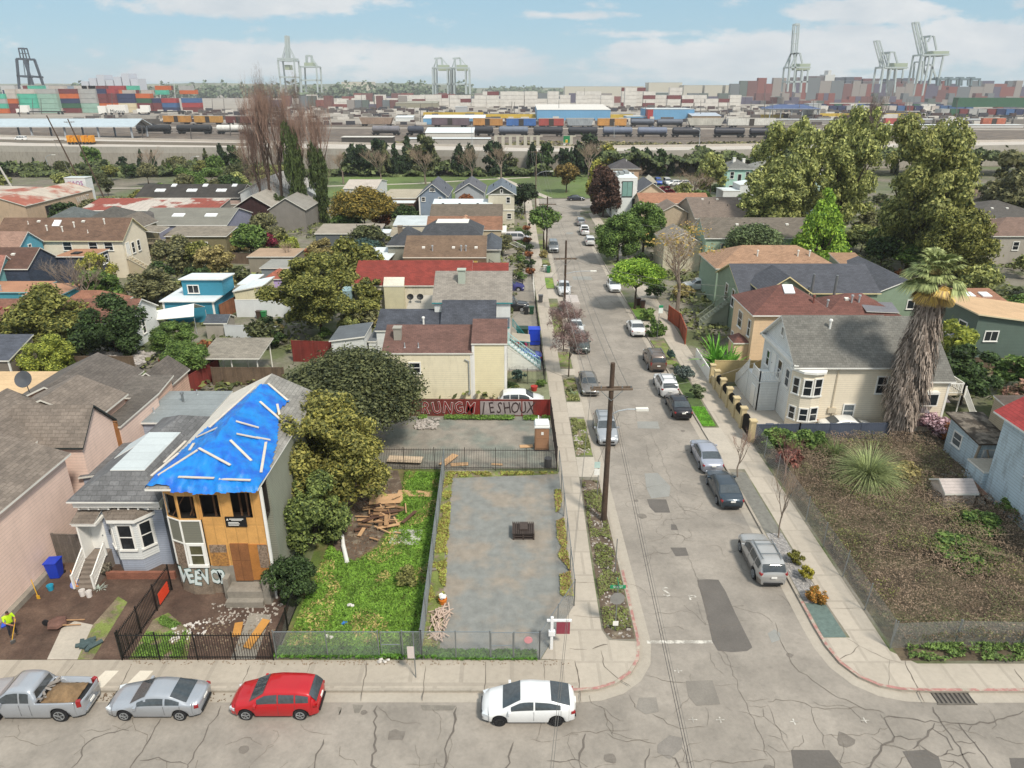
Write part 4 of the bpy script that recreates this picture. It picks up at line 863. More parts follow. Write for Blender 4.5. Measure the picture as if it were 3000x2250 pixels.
# the light blue Victorian
b=Bld('small pale blue cottage with bay window and dark shingle roof','house',-24,40)
x0,x1,y0,y1=-26.3,-21.45,37.1,42.8;w=MB();w.box(x0,x1,y0,y1,0,4.8);b.b=(x0,x1,y0,y1,0,4.8);b.part(w,'wall',BLUEW)
r=MB();T=.1;r.slab([(-26.65,36.34,5.08),(-21.1,36.34,5.08),(-22.35,37.75,6.45),(-24.4,37.75,6.45)],T);r.slab([(-26.65,42.8,5.08),(-26.65,36.34,5.08),(-24.4,37.75,6.45),(-24.4,42.8,6.45)],T);r.slab([(-21.1,36.34,5.08),(-21.1,42.8,5.08),(-22.35,42.8,6.45),(-22.35,37.75,6.45)],T);b.part(r,'roof',[GREYR,WHITE])
r=MB();r.slab([(-24.42,37.73,6.47),(-22.33,37.73,6.47),(-22.33,42.85,6.47),(-24.42,42.85,6.47)],.06);r.slab([(-26.0,40.9,5.55),(-24.42,40.9,6.475),(-24.42,42.9,6.475),(-26.0,42.9,5.55)],.05);b.part(r,'flat_roof_membrane',[flatroof('#bcc3c4',.05),WHITE])
g=MB();g.box(-26.5,-21.25,36.62,37.09,4.5,4.92);g.box(-26.4,-21.35,36.95,37.09,4.15,4.5);[g.box(-26.3+i*.6,-26.2+i*.6,36.7,36.95,4.3,4.5)for i in range(9)];b.part(g,'cornice',WHITE)
b.block(-26.3,-21.5,42.95,48.6,0,4.5,'hip',1.5,BLUEW,GREYR,.3);b.block(-29.2,-24.1,49.8,55.6,0,3.75,'flat',0,BLUEW,flatroof('#83898a'),.2,trim=WHITE);b.vent(-27.2,53.6,'cap');b.vent(-28.6,51.4);b.vent(-26.6,55)
b.block(-29.3,-26.4,42.2,46.6,0,3.3,'shedW',.5,BLUEW,GREYR,.2);b.win('S',-27.5,1.6,.8,1.2)
P=[(-24.85,37.1),(-24.2,36.35),(-22.85,36.35),(-22.2,37.1)]
g=MB();g.prism(P,0,.95);b.part(g,'bay_base',BLUEW);Q=[(-24.9,37.1),(-24.22,36.3),(-22.83,36.3),(-22.15,37.1)];g=MB();g.prism(Q,.95,3.75);b.part(g,'bay',WHITEW)
g=MB();g.prism([(-25.15,37.1),(-24.35,36.05),(-22.7,36.05),(-21.9,37.1)],3.75,3.95);b.part(g,'bay_cornice',WHITE)
r=MB();r.slab([(-24.35,36.05,3.98),(-22.7,36.05,3.98),(-22.9,37.08,4.45),(-24.15,37.08,4.45)],.03);r.slab([(-25.15,37.1,3.98),(-24.35,36.05,3.98),(-24.15,37.08,4.45)],.03);r.slab([(-22.7,36.05,3.98),(-21.9,37.1,3.98),(-22.9,37.08,4.45)],.03);b.part(r,'bay_roof',[BROWNR,WHITE])
fwin(b.root,Q[0],Q[1],.52,1.75,.42,1.65);fwin(b.root,Q[1],Q[2],.7,1.75,.78,1.7);fwin(b.root,Q[2],Q[3],.52,1.75,.62,1.7)
b.b=(x0,x1,y0,y1,0,4.8);b.door('S',-25.75,1.25,.8,2.1);g=MB();g.box(-26.3,-26.2,36.1,37.1,.0,3.7);g.box(-26.5,-25.05,36.05,37.08,3.55,3.72);b.part(g,'porch_frame',WHITE);r=MB();r.slab([(-26.55,36.0,3.76),(-25.1,36.0,3.76),(-25.1,37.08,4.1),(-26.55,37.08,4.1)],.04);b.part(r,'porch_roof',[BROWNR,WHITE])
g=MB();stairs(g,-26.25,-25.15,34.6,36.3,0,1.2,'y+',7);g.box(-26.25,-25.15,36.3,37.08,0,1.205);b.part(g,'front_steps',mat('#7d7268',.9,.2,2));g=MB();rails(g,(-26.3,34.6,.1),(-26.3,36.4,1.2));rails(g,(-25.1,34.6,.1),(-25.1,36.4,1.2));b.part(g,'stair_railing',WHITE)
g=MB();g.box(-24.98,-24.72,37.02,37.1,2.3,2.65);b.part(g,'mailbox',DARK)

# the boarded-up house under the blue tarpaulin
PLY=mat('#cd9a58',.85,.12,1.6,'planks',(.61,2.4),.22,.15,name='plywood');PLYD=mat('#8a5a35',.9,.2,1.2,'planks',(.61,2.4),.3,name='weathered_plywood');OSB=mat('#8d7a68',.9,.35,9,col2='#6c5a4c',n2=8,name='chipboard');OSBY=mat('#a9793f',.9,.3,9,col2='#85603a',n2=7,name='yellow_chipboard')
b=Bld('gutted two-storey house boarded with bare plywood, blue tarpaulin on its roof','house',-17,42)
b.b=(-20.1,-14.1,34.4,50,0,7.25);w=MB();w.box(-20.1,-14.1,35.6,46.6,0,7.4);b.part(w,'wall',siding('#8f9183',.2));BAY=[(-20.1,35.4),(-19.75,34.6),(-18.9,34.2),(-17.75,34.2),(-17.7,34.35),(-14.1,34.35)]
def wall_holes(m,a,b_,z0,z1,holes,mi=0,mz=()):
 a,b2=Vector(a),Vector(b_);L=(b2-a).length;t=(b2-a)/L;us=sorted(set([0,L]+[u for h in holes for u in h[:2]]));zs=sorted(set([z0,z1]+[z for h in holes for z in h[2:4]]))
 for u0,u1 in zip(us,us[1:]):
  for q0,q1 in zip(zs,zs[1:]):
   if any(h[0]<=(u0+u1)/2<=h[1]and h[2]<=(q0+q1)/2<=h[3]for h in holes):continue
   p,q=a+t*u0,a+t*u1;m.poly([(p.x,p.y,q0),(q.x,q.y,q0),(q.x,q.y,q1),(p.x,p.y,q1)],mi)
hz=(5.35,6.8);HO=[[(.12,.78)+hz],[(.1,.86)+hz],[(.12,1.02)+hz],[],[(.1,1.12)+hz,(1.85,2.95,5.3,6.95)]]
m=MB()
for(p,q),h in zip(zip(BAY,BAY[1:]),HO):wall_holes(m,p,q,5.2 if p[0]<-17.72 else 2.0,7.48,h)
b.part(m,'plywood_sheathing',PLY);m=MB()
for(p,q)in zip(BAY[:3],BAY[1:4]):wall_holes(m,p,q,3.65,5.2,[])
b.part(m,'grey_siding',siding('#757468',.1,.12));m=MB()
for(p,q)in zip(BAY[:3],BAY[1:4]):wall_holes(m,p,q,1.95,3.65,[])
b.part(m,'chipboard_panel',OSB);m=MB()
for(p,q)in zip(BAY,BAY[1:]):wall_holes(m,p,q,0,1.96 if p[0]<-17.69 else.9,[])
b.part(m,'foundation',mat('#8b7c6c',.95,.3,1.5,'shingle',(.25,.08),.3,dirt=.4))
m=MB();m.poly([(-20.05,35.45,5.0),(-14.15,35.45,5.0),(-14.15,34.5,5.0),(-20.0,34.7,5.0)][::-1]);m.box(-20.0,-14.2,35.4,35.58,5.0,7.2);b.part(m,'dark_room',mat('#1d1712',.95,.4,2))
m=MB();[m.box(x,x+.09,35.0,35.09,5.0,7.2)for x in(-19.3,-18.5,-18.0,-17.2,-15.7,-15.3,-15.0)];m.beam((-19.6,34.9,5.1),(-18.7,35.2,6.5),.1,.05);m.beam((-18.6,34.9,5.1),(-18.0,35.2,6.6),.1,.05);b.part(m,'wall_studs',mat('#6b4c34',.9,.3,2))
m=MB();[fbox(m,p,q,-.05,.05,-.02,.03,1.95,5.2)for p,q in zip(BAY[:4],BAY[1:5])];[fbox(m,p,q,0,(Vector(q)-Vector(p)).length,-.01,.04,z,z+.08)for p,q in zip(BAY[:3],BAY[1:4])for z in(3.6,5.16)];m.box(-20.2,-20.05,35.35,35.5,0,7.3);m.box(-14.14,-14.0,34.25,34.4,.3,7.3);b.part(m,'white_trim',WHITE)
fwin(b.root,BAY[2],BAY[3],.62,2.2,.72,1.3,glass=mat('#55523c',.4,.3,3),f=.16)
m=MB();m.box(-17.55,-16.6,34.28,34.35,2.0,2.95);b.part(m,'chipboard_patch',OSBY);m=MB();m.box(-17.55,-16.6,34.28,34.35,2.96,3.45);b.part(m,'weathered_patch',OSB);m=MB();m.box(-14.75,-14.2,34.255,34.275,1.9,3.5);b.part(m,'weathered_patch',OSB);m=MB();m.box(-16.35,-15.3,34.27,34.35,.95,3.55);b.part(m,'boarded_doorway',PLYD);m=MB();m.box(-17.7,-16.36,34.3,34.36,.8,2.0);b.part(m,'foundation_patch',CONCD);m=MB();m.box(-15.29,-14.3,34.28,34.35,1.0,3.5);b.part(m,'plywood_patch',mat('#a86f34',.85,.15,1.5))
m=MB();m.box(-16.9,-16.6,33.75,34.3,0,1.45);b.part(m,'porch_pier',CONCD);m=MB();m.box(-14.45,-14.05,33.3,34.3,0,1.7);b.part(m,'porch_pier',CONCD);m=MB();m.box(-16.6,-14.45,33.4,34.3,0,.85);m.box(-16.6,-14.45,33.0,33.4,0,.4);b.part(m,'porch_steps',CONCD);m=MB();m.tube((-13.95,33.9,0),(-13.95,33.9,1.9),.09);b.part(m,'white_pipe',WHITE)
m=MB();m.box(-16.35,-15.15,34.28,34.34,4.72,5.38);sg=tag(m.build('notice_board',plain('#17181a',.4)),'black notice board screwed to the bare plywood front','sign');g=MB();[g.box(x0_,x1_,34.272,34.28,z_,z_+h_)for x0_,x1_,z_,h_ in((-16.1,-15.3,5.22,.05),(-16.0,-15.4,5.14,.03),(-16.2,-15.6,5.0,.04),(-16.2,-15.55,4.91,.04),(-16.2,-15.6,4.82,.04))];g.build('printed_lines',WHITE,sg);g=MB();g.poly([(-16.28,34.272,5.16),(-16.14,34.272,5.16),(-16.21,34.272,5.3)]);g.build('logo_mark',WHITE,sg)
gm=mat('#cdd6d4',.8,.06,2,name='pale_spray_paint');go=mat('#2c5550',.8,.1,2,name='green_outline_paint')
for i,(ch,x,z,s)in enumerate([('V',-19.5,1.2,1.5),('E',-18.98,1.3,1.4),('E',-18.52,1.18,1.4),('V',-18.05,1.28,1.45)]):
 y=lerp([(-19.75,34.6),(-18.9,34.2),(-17.7,34.2)],x);text(ch,s,(x,y-.035,z),(R(90),R(9-18*(i%2)),R(-12)if x<-19 else 0),go,'graffiti',b.root,.006,.62,bold=.085);text(ch,s,(x,y-.05,z),(R(90),R(9-18*(i%2)),R(-12)if x<-19 else 0),gm,'graffiti',b.root,.006,.62,bold=.045)
for ch,x,s in(('O',-17.5,1.35),('R',-17.1,1.35)):
 y=34.13 if x>-17.7 else 34.15
 text(ch,s,(x,y+.15,1.2),(R(90),R(-8),0),go,'graffiti',b.root,.006,.62,bold=.085);text(ch,s,(x,y+.13,1.2),(R(90),R(-8),0),gm,'graffiti',b.root,.006,.62,bold=.045)
HX0,HX1,HY0=-20.25,-14.0,33.8
def hroof(x,y):return 7.5+.5*max(-.1,min(x-HX0,HX1-x,y-HY0,3.12))
r=MB();e,zt,xm=7.5,7.5+.5*3.12,-17.125
r.slab([(HX0,HY0,e),(HX1,HY0,e),(xm,HY0+3.12,zt)],.12);r.slab([(HX1,HY0,e),(HX1,47,e),(xm,47,zt),(xm,HY0+3.12,zt)],.12);b.part(r,'roof',[shingle('#8d8a84',.25),WHITE])
r=MB();r.slab([(HX0,47,e),(HX0,HY0,e),(xm,HY0+3.12,zt),(xm,47,zt)],.12);b.part(r,'bare_roof_deck',[FELT,WHITE]);m=MB();m.poly([(xm,46.8,zt-.1),(HX0,46.8,e-.1),(HX1,46.8,e-.1)]);b.part(m,'rear_gable',PLYD)
TP=[(-20.45,33.85),(-18.9,33.85),(-18.8,33.6),(-16.5,33.5),(-13.9,33.65),(-14.0,36.5),(-14.4,39),(-15.0,41.4),(-15.4,42),(-15.1,44.2),(-16.8,45.2),(-18.1,43.4),(-18.9,41),(-19.7,38.4),(-20.45,36)]
def inpoly(x,y,P):
 c=False;j=len(P)-1
 for i in range(len(P)):
  if(P[i][1]>y)!=(P[j][1]>y)and x<(P[j][0]-P[i][0])*(y-P[i][1])/(P[j][1]-P[i][1])+P[i][0]:c=not c
  j=i
 return c
m=MB();n1,n2=90,140;idx={}
for i in range(n1+1):
 for j in range(n2+1):
  x=-21.1+8.0*i/n1;y=33.0+12.8*j/n2
  if not inpoly(x,y,TP):continue
  z=hroof(x,y)+.08+.22*abs(mnoise.noise((x*.9,y*.5,1)))+.09*mnoise.noise((x*3,y*1.1,5))+.06*mnoise.noise((x*8+y*2,y*3,2))
  if y<33.8 or x<-20.25 or x>-14.0:z-=.08+.5*max(33.8-y,-20.25-x,x+14.0,0)
  idx[i,j]=len(m.v);m.v.append((x,y,z))
for(i,j)in list(idx):
 if all(k in idx for k in((i+1,j),(i+1,j+1),(i,j+1))):m.f.append((idx[i,j],idx[i+1,j],idx[i+1,j+1],idx[i,j+1]));m.m.append(0)
tarp=one(m,'tarpaulin',mat('#1280d2',.38,.14,1.6,col2='#1763c6',n2=.9,th=(.45,.6),bump=1.0,trans=.08,name='blue_tarpaulin'),'bright blue wrinkled tarpaulin over the roof of the plywood house','tarpaulin',smooth=True)
def GR(k,x,y,rf,z=8.):
 for _ in range(14):p=G(k,x,y,z);z=z*.4+rf(*p)*.6
 return(*p,z+.2)
for a,c in[((7,1510,830),(7,1335,1005)),((7,1575,850),(7,1540,905)),((7,1605,905),(7,1285,1110)),((7,1615,890),(7,1870,1028)),((7,1885,668),(7,1595,800)),((7,1915,670),(7,2100,722)),((7,1920,772),(7,2110,810)),((7,1870,825),(7,2040,992)),((7,1450,1123),(7,1740,1133)),((7,1780,1140),(7,2035,1150)),
((8,35,510),(8,205,660)),((8,175,530),(8,195,625)),((8,85,840),(8,45,1085)),((8,0,385),(7,1700,720)),((8,100,362),(8,260,500)),((8,5,800),(8,120,822)),((7,1230,1115),(7,1450,930))]:
 m=MB();m.beam(GR(*a,hroof),GR(*c,hroof),.15,.05);m.build('batten',mat('#c6bcae',.8,.1,2,name='batten'),tarp)

 # ---- left side of the street, near to far
b=Bld('cream clapboard house with brown roof above the graffitied fence','house',-6,66,'houses along the left pavement')
b.block(-12.2,-3.75,62.95,70.6,0,4.65,'gable',1.5,CREAM,REDBR,.12,'x');b.vent(-11,64.9,'chim',plain('#9a968c'));b.vent(-10.2,63.6);b.vent(-8.9,63.6);b.win('S',-9.25,2.75,.95,.95);b.win('S',-9.75,.75,.7,.65,rails=2);corner_boards(b,WHITE,.3)
b.block(-3.72,-.55,62.92,70.3,0,5.6,'gable',1.2,CREAM2,REDBR,.12,'x');corner_boards(b,WHITE,.25)
g=MB();g.path([(-4.1,62.85,.9),(-4.1,62.85,3.9),(-4.5,62.85,4.1),(-4.5,62.85,4.1)],.05);g.box(-4.2,-4.0,62.78,62.9,.5,.95);b.part(g,'conduit',STEEL)
g=MB();stairs(g,-.5,3.0,70.4,71.5,0,2.9,'x-',10);b.part(g,'entry_stairs',WHITEW);g=MB();rails(g,(3.0,70.35,.1),(-.4,70.35,2.9),.9,.22);rails(g,(3.0,71.55,.1),(-.4,71.55,2.9),.9,.22);b.part(g,'stair_railing',mat('#9fc4c6',.6,.05))
b=Bld('white house with teal trim, slate-coloured lower roofs and grey shingle upper roof','house',-5,80,'houses along the left pavement')
b.block(-8.6,-.2,75.9,85.6,0,5.9,'gable',2.2,WHITEW,LTGR,.25,'x',trim=TEALT);g=MB();g.box(-6.1,-5.3,78.6,79.4,6.6,8.8);g.box(-6.2,-5.2,78.5,79.5,8.8,8.9);b.part(g,'chimney',plain('#a9b1a4'))
b.block(-7.6,-1.8,72.5,75.88,0,3.9,'shedS',2.1,WHITEW,DKBL,.1);b.block(-14.6,-7.62,72.6,76.4,0,3.6,'shedS',1.2,WHITEW,DKBL,.15);b.vent(-9.6,73.6,'cap',WHITE);b.block(-1.78,-.3,72.5,75.88,0,4.0,'flat',0,WHITEW,flatroof('#4f545c'),.05,trim=TEALT)
b.block(-15.4,-14.65,72.0,78,0,2.6,'flat',0,WHITEW,flatroof('#6b6f74'),.1);b.block(-12.6,-9,82,86,0,2.9,'shedS',.8,WHITEW,flatroof('#a9a295'),.1)
g=MB();g.slab([(0,73.2,2.4),(2.0,73.2,2.2),(2.0,75.8,2.2),(0,75.8,2.4)],.1);[g.tube((1.9,y,0),(1.9,y,2.2),.05)for y in(73.3,75.6)];b.part(g,'porch_canopy',[flatroof('#a59c8c'),TEALT]);g=MB();rails(g,(.1,76.5,2.9),(1.9,76.5,.6),.8,.2);b.part(g,'stair_railing',TEALT)
for i,x in enumerate((-12.4,-11.2)):
 g=MB();g.lathe([(.02,0),(.2,.05),(.42,.2),(.41,.22),(.02,.05)],(0,0,0),16)
 for k in range(len(g.v)):X,Y,Z=g.v[k];g.v[k]=(x+X,84+Y*.4-Z*.8,4.2+Z*.4+Y*.8)
 g.tube((x,84,3.2),(x,84,4.2),.025);b.part(g,'satellite_dish',DARK)
b=Bld('long low house with dull red shingle roof and cream stucco side','house',-11,96,'houses along the left pavement')
b.block(-21,-5.6,91.6,102.6,0,3.6,'gable',2.0,stucco('#cfc6b3',.35),REDR,.2,'x');b.block(-16.8,-14.2,90.6,91.58,0,3.7,'shedS',.9,siding('#d0c8a8',.2),flatroof('#cfcabb'),.05);b.block(-5.58,-.6,93,101,0,4.0,'gable',1.3,stucco('#c9b9a6'),REDR,.15,'x')
for x in(-17.5,-13.5,-9.5):b.rf=lambda X,Y:5.4;b.vent(x,97.6,'box',plain('#7b4a3a'))
g=MB();g.box(-22.5,-21.05,90.4,96,0,3.2);b.part(g,'blue_side_wall',siding('#8fa9ae',.2))
b=Bld('house with brown shingled side roof and dark hipped top','house',-10,111,'houses along the left pavement')
b.block(-16.1,-3.9,104.3,109.4,0,4.4,'shedS',2.2,BRWALL,BRWALL,.1);[b.vent(x,106.4,'box',TRIM)for x in(-13.3,-8.8,-5.4)];[b.vent(x,105.7,'cap',STEEL)for x in(-11.9,-7.6,-6.9)]
b.block(-14.0,-4.8,110.2,118,0,6.5,'hipflat',1.5,siding('#8d8c80'),shingle('#45474b',.2),.25,inset=2.3);b.block(-19.6,-14.1,111.8,119,0,4.6,'hip',2.3,siding('#8d8c80'),shingle('#45474b',.2),.3);b.vent(-17.9,114.3,'chim',plain('#7d6f60'));b.block(-4.7,-1.9,108,116,0,4.8,'hip',1.3,siding('#b5b7a8'),shingle('#50555c'),.3)
g=MB();g.slab([(-24.2,107.5,2.9),(-19.4,107.5,2.9),(-18.0,114.5,3.9),(-22.6,114.5,3.9)],.1);[g.tube((x,107.7,0),(x,107.7,2.8),.07)for x in(-24,-21.8,-19.6)];b.part(g,'white_patio_roof',[WHR,WHITE])
g=MB();stairs(g,-3.5,1.6,103.2,104.6,0,3.2,'x-',11);b.part(g,'entry_stairs',plain('#5a5a58'));g=MB();rails(g,(1.6,103.1,.1),(-3.4,103.1,3.2),.9,.25);rails(g,(1.6,104.7,.1),(-3.4,104.7,3.2),.9,.25);b.part(g,'stair_railing',BLACK)
b=Bld('low mossy yellow-brown roof between the red roof and the shingled side','outbuilding',-16,103.4,name='outbuilding');b.block(-25,-5.2,102.75,104.1,0,3.9,'flat',0,stucco('#9a8a5c'),MUST,.1)
b=Bld('house with orange-brown roof and small peaked dormer','house',-9,133,'houses along the left pavement');b.block(-15.3,-1.9,128.6,136.4,0,4.0,'gable',1.7,siding('#b9a98e'),shingle('#8a6550',.15),.2,'x');b.block(-9.8,-7.4,130.6,134,4.3,5.0,'gable',.7,siding('#b9a98e'),shingle('#b38a6e'),.2,'y')
g=MB();[g.tube((-1.2,y,0),(-1.2,y,3.4),.08)for y in(129,131,133,135)];g.box(-1.9,-1.0,128.8,135.4,3.4,3.6);b.part(g,'porch',WHITE);g=MB();rails(g,(2.4,129,.1),(-1.2,129,1.8),.9,.25);b.part(g,'stair_railing',WHITE)
b=Bld('long house with dark brown ridge roof beyond the dormered house','house',-9,144,'houses along the left pavement');b.block(-15.8,-2.0,138.6,149,0,4.2,'gable',2.0,siding('#a89c88'),shingle('#6b6054',.12),.2,'x')
b=Bld('long pale metal-roofed shed with three roof vents','outbuilding',-10,153,name='outbuilding');b.block(-16.6,-4.2,150.5,156,0,4.7,'shedS',.7,siding('#a9a9a4'),WHR,.1);[b.vent(x,152,'box',DARK)for x in(-14.5,-11,-7.2)]
b=Bld('pale blue-white roofed shed left of the brown roofed house','outbuilding',-20,136,name='outbuilding');b.block(-22.5,-16,136,142,0,3.4,'shedS',.8,siding('#9aa3b5'),PALE,.15);b.block(-21.5,-15.6,126.5,131.8,0,3.3,'gable',1.0,stucco('#a5b6b8'),shingle('#9a917f',.1),.15,'x');b.block(-25.5,-22.6,131,134.6,2.5,2.9,'flat',0,WHITEW,WHR,.1)
def gable_house(label,x0,x1,y0,y1,ze,rise,wall,roof,gb=None,trim=WHITE,group='gable-fronted houses near the park'):
 b=Bld(label,'house',(x0+x1)/2,(y0+y1)/2,group);b.block(x0,x1,y0,y1,0,ze,'gable',rise,wall,roof,.45,'y',trim=trim,gable=gb);xm=(x0+x1)/2
 for i in range(5):b.vent(xm+RND.choice((-1,1))*RND.uniform(.8,2.5),RND.uniform(y0+2,y1-1),'pipe',DARK)
 return b
b=gable_house('blue-grey house with four small windows under a slate gable',-21.2,-14.9,165.6,180,4.9,2.5,siding('#8592a3'),shingle('#5b5e66',.12));[b.win('S',x,z,.7,.8)for x,z in((-20.2,3.7),(-16.4,3.7))];[b.win('S',x,5.9,.5,.6)for x in(-18.4,-17.8)];corner_boards(b,WHITE,.3)
b=gable_house('pale grey windowless house with slate gable roof',-13.9,-7.0,178,192,4.0,2.1,siding('#a9adb1'),shingle('#5f6066',.12))
b=gable_house('cream house with dark green gable and grey roof at the pavement',-5.0,.5,153,166,7.0,1.6,siding('#cfc8b4'),shingle('#66707a',.12),siding('#5b5f55'));b.win('S',-.8,5.2,.7,1.1);b.win('S',-.6,1.9,.8,1.0);b.win('S',-2.2,7.25,.4,.6,rails=0)
g=MB();g.box(-5.1,.6,152.88,153.0,3.6,3.75);g.box(-5.1,.6,152.88,153.0,6.85,7.0);b.part(g,'band_trim',WHITE)
b=Bld('flat tan-roofed house with white lean-to roof by the park path','house',-26,175);b.block(-30.5,-22.4,169,184,0,3.8,'flat',0,siding('#7b6a58'),flatroof('#a69c88'),.2);b.block(-29.9,-22.6,165.5,168.98,0,3.2,'flat',0,siding('#7a5f50'),WHR,.2)
b=Bld('long low grey shed with pale roof below the large dark-leaved tree','outbuilding',-30,133,name='outbuilding');b.block(-36,-24.6,130.4,137.4,0,2.9,'shedS',.5,siding('#5f6467'),flatroof('#968d80'),.2)
b=Bld('white-grey barn roof half hidden behind the poplars','outbuilding',-43,178,name='outbuilding');b.block(-62,-49.5,166,184,0,5.5,'gable',3.2,WHITEW,flatroof('#a8a49d'),.3,'y');b.block(-41.5,-33.5,180,196,0,4.5,'gable',1.2,WHITEW,flatroof('#b5aba0'),.2,'x')

# ---- the blocks at the left
b=Bld('tan stucco warehouse with patchy rusted metal roof at the left edge','warehouse',-106,163,name='warehouse');RUST=mat('#b5aa9c',.8,.15,.5,'ribs',(.9,60.),.2,col2='#9a5a48',n2=.14,th=(.48,.58),name='rusty_metal_roof')
b.block(-111.5,-101.3,150.5,176,0,4.9,'gable',1.6,stucco('#b59d85',.35),RUST,.25,'y');b.win('E',158,1.2,2.2,2.6,frame=plain('#5c5048'),glass=DARK);b.block(-128,-111.6,158,180,0,4.6,'shedE',.6,stucco('#b8a087',.3),RUST,.2);b.block(-108,-103,177,180,0,7.4,'flat',0,WHITEW,PALE,.1)
text('WANT',2.2,(-101.2,171.3,3.3),(R(90),0,R(90)),mat('#cfcac2',.9,.1,2),'graffiti',b.root,.01,.8);text('KAOS',1.4,(-105.5,176.95,6.2),(R(90),0,0),mat('#a5569a',.9,.1,2),'graffiti',b.root,.01,1)
b=Bld('long cream house with big brown roof, chimney pipes and skylight','house',-68,114);b.block(-80,-60.4,109.9,117.6,0,6,'gable',2.6,CREAM3,BRNR,.35,'x',trim=CREAM2)
for x,y in((-76,112.6),(-72.5,111.4),(-70,111.2),(-68.5,112),(-66,111),(-64,112.6)):b.vent(x,y,'cap' if RND.random()<.5 else 'pipe',TRIM)
b.vent(-71.5,112.6,'sky');[b.vent(x,113,'box')for x in(-74.5,-67.5)];[b.win('S',x,4.4,1.2,1.2)for x in(-69,-65,-62.6)];[b.win('E',y,3.4,.8,1.6)for y in(112.8,114.6)];b.door('E',111.2,3.2)
g=MB();stairs(g,-60.3,-55.6,110.2,111.4,0,3.0,'x-',10);b.part(g,'outside_stairs',plain('#b3a58c'));g=MB();rails(g,(-55.6,110.1,.1),(-60.3,110.1,3.0),.9,.4);b.part(g,'stair_railing',plain('#d5cdb9'))
b=Bld('house with pinkish-tan roof and bright blue gable end','house',-80,106.5);b.block(-92,-72.5,103.5,109.5,0,5.8,'gable',2.0,siding('#58a0b5'),shingle('#97796a',.12),.25,'x',trim=WHITE);b.vent(-76,105,'cap',TRIM);b.vent(-84,105.4,'box');b.win('E',106.4,5.2,.6,.8)
b=Bld('dark navy shingled house with brown roof beside the blue gable','house',-74,99.5);b.block(-84,-66.6,96,103,0,4.8,'gable',2.1,shingle('#3c4657',.15,(.4,.2)),shingle('#5f463c',.15),.2,'x');[b.vent(x,98.2,'box')for x in(-76.5,-69.5)];b.vent(-75.2,97.4,'cap',TRIM)
b.block(-66.5,-61.6,102.8,107.6,0,4.9,'flat',0,siding('#3b4558'),flatroof('#a07458'),.25,trim=WHITE);b.vent(-64.5,104.5,'sky',DARK);[b.win('E',y,3.2,.8,1.1)for y in(104,105.4,106.8)]
b=Bld('turquoise bungalow with two flat orange-brown roof decks','house',-67,91);TQ=siding('#4b95a5',.1);b.block(-76,-62.2,89.2,94.4,0,3.3,'flat',0,TQ,flatroof('#a87a5e'),.2,trim=plain('#8fbcc2'));b.win('S',-67.6,1.7,1.3,.8,rails=2);b.block(-62.15,-57.6,87.6,93.4,0,3.3,'flat',0,TQ,flatroof('#ab7f63'),.15,trim=plain('#8fbcc2'));b.block(-82,-69.8,94.5,99,0,4.2,'gable',2.2,siding('#7cb3b4'),shingle('#9a6b5e'),.3,'x',trim=WHITE)
b.rf=lambda x,y:3.4;b.vent(-71,89.6,'cap',STEEL);b.vent(-66.2,89.5,'cap',STEEL)
b=Bld('low house with long brown roof and white gable with tall window','house',-53,80);b.block(-68,-43.2,76.4,83,0,3.4,'gable',1.7,WHITEW,shingle('#7b5648',.15),.25,'x',trim=WHITE);b.win('E',79.4,1.2,.6,1.6);[b.vent(x,78.2,'box',plain('#8c4a40'))for x in(-58.6,-57.6,-49.4,-48.5)];[b.vent(x,77.8,'box')for x in(-56.8,-47.8)]
b=Bld('small hipped house with red-brown roof behind the white gable','house',-53,87);b.block(-56,-49,84,88.5,0,2.8,'hip',1.5,stucco('#a08a7a'),shingle('#8f6450'),.2)
b=Bld('bright teal cottage in two steps with white flat roofs','cottage',-41,90,name='cottage');TL2=siding('#3787a0',.08);b.block(-44.3,-37.9,87,93.8,0,2.75,'flat',0,TL2,WHR,.3,trim=WHITE);corner_boards(b,WHITE,.25);b.block(-42.6,-37.4,89.4,93.2,2.9,4.7,'shedN',.25,TL2,WHR,.25,trim=WHITE);b.win('S',-41.2,3.25,1.3,.95,rails=2);b.part(MB().box(-38.6,-37.88,87.6,93,0,2.7),'side_wall',TL2)
b=Bld('olive green house with covered balcony and outside stairs','house',-60,127);OLV=siding('#7c7356');b.block(-61.2,-50.6,125.6,131,0,3.4,'shedS',.7,OLV,shingle('#857c6f'),.3,trim=WHITE);b.door('S',-56.3,.1,1.0,2.2,plain('#56617a'));b.win('S',-54.4,1.5,.9,.9);b.win('S',-58.6,1.4,1.4,1.3);b.block(-69.5,-64.5,122.5,130,0,5.4,'gable',1.6,OLV,shingle('#70685f'),.3,'y');b.win('S',-67,1.6,.8,.8)
g=MB();g.box(-64.4,-61.3,123.6,126,2.5,2.65);rails(g,(-64.4,123.6,2.6),(-61.3,123.6,2.6),.9,.25);[g.tube((x,123.6,0),(x,123.6,5.0),.07)for x in(-64.3,-61.3)];b.part(g,'balcony',plain('#9a8f78'));g=MB();stairs(g,-61.2,-57.2,123.7,124.9,0,2.6,'x-',9);rails(g,(-57.2,123.6,.1),(-61.2,123.6,2.6),.9,.4);b.part(g,'outside_stairs',plain('#a3967e'));r=MB();r.slab([(-65,123.2,5.0),(-60.8,123.2,4.6),(-60.8,127,4.9),(-65,127,5.3)],.1);b.part(r,'balcony_roof',[shingle('#857c6f'),WHITE])
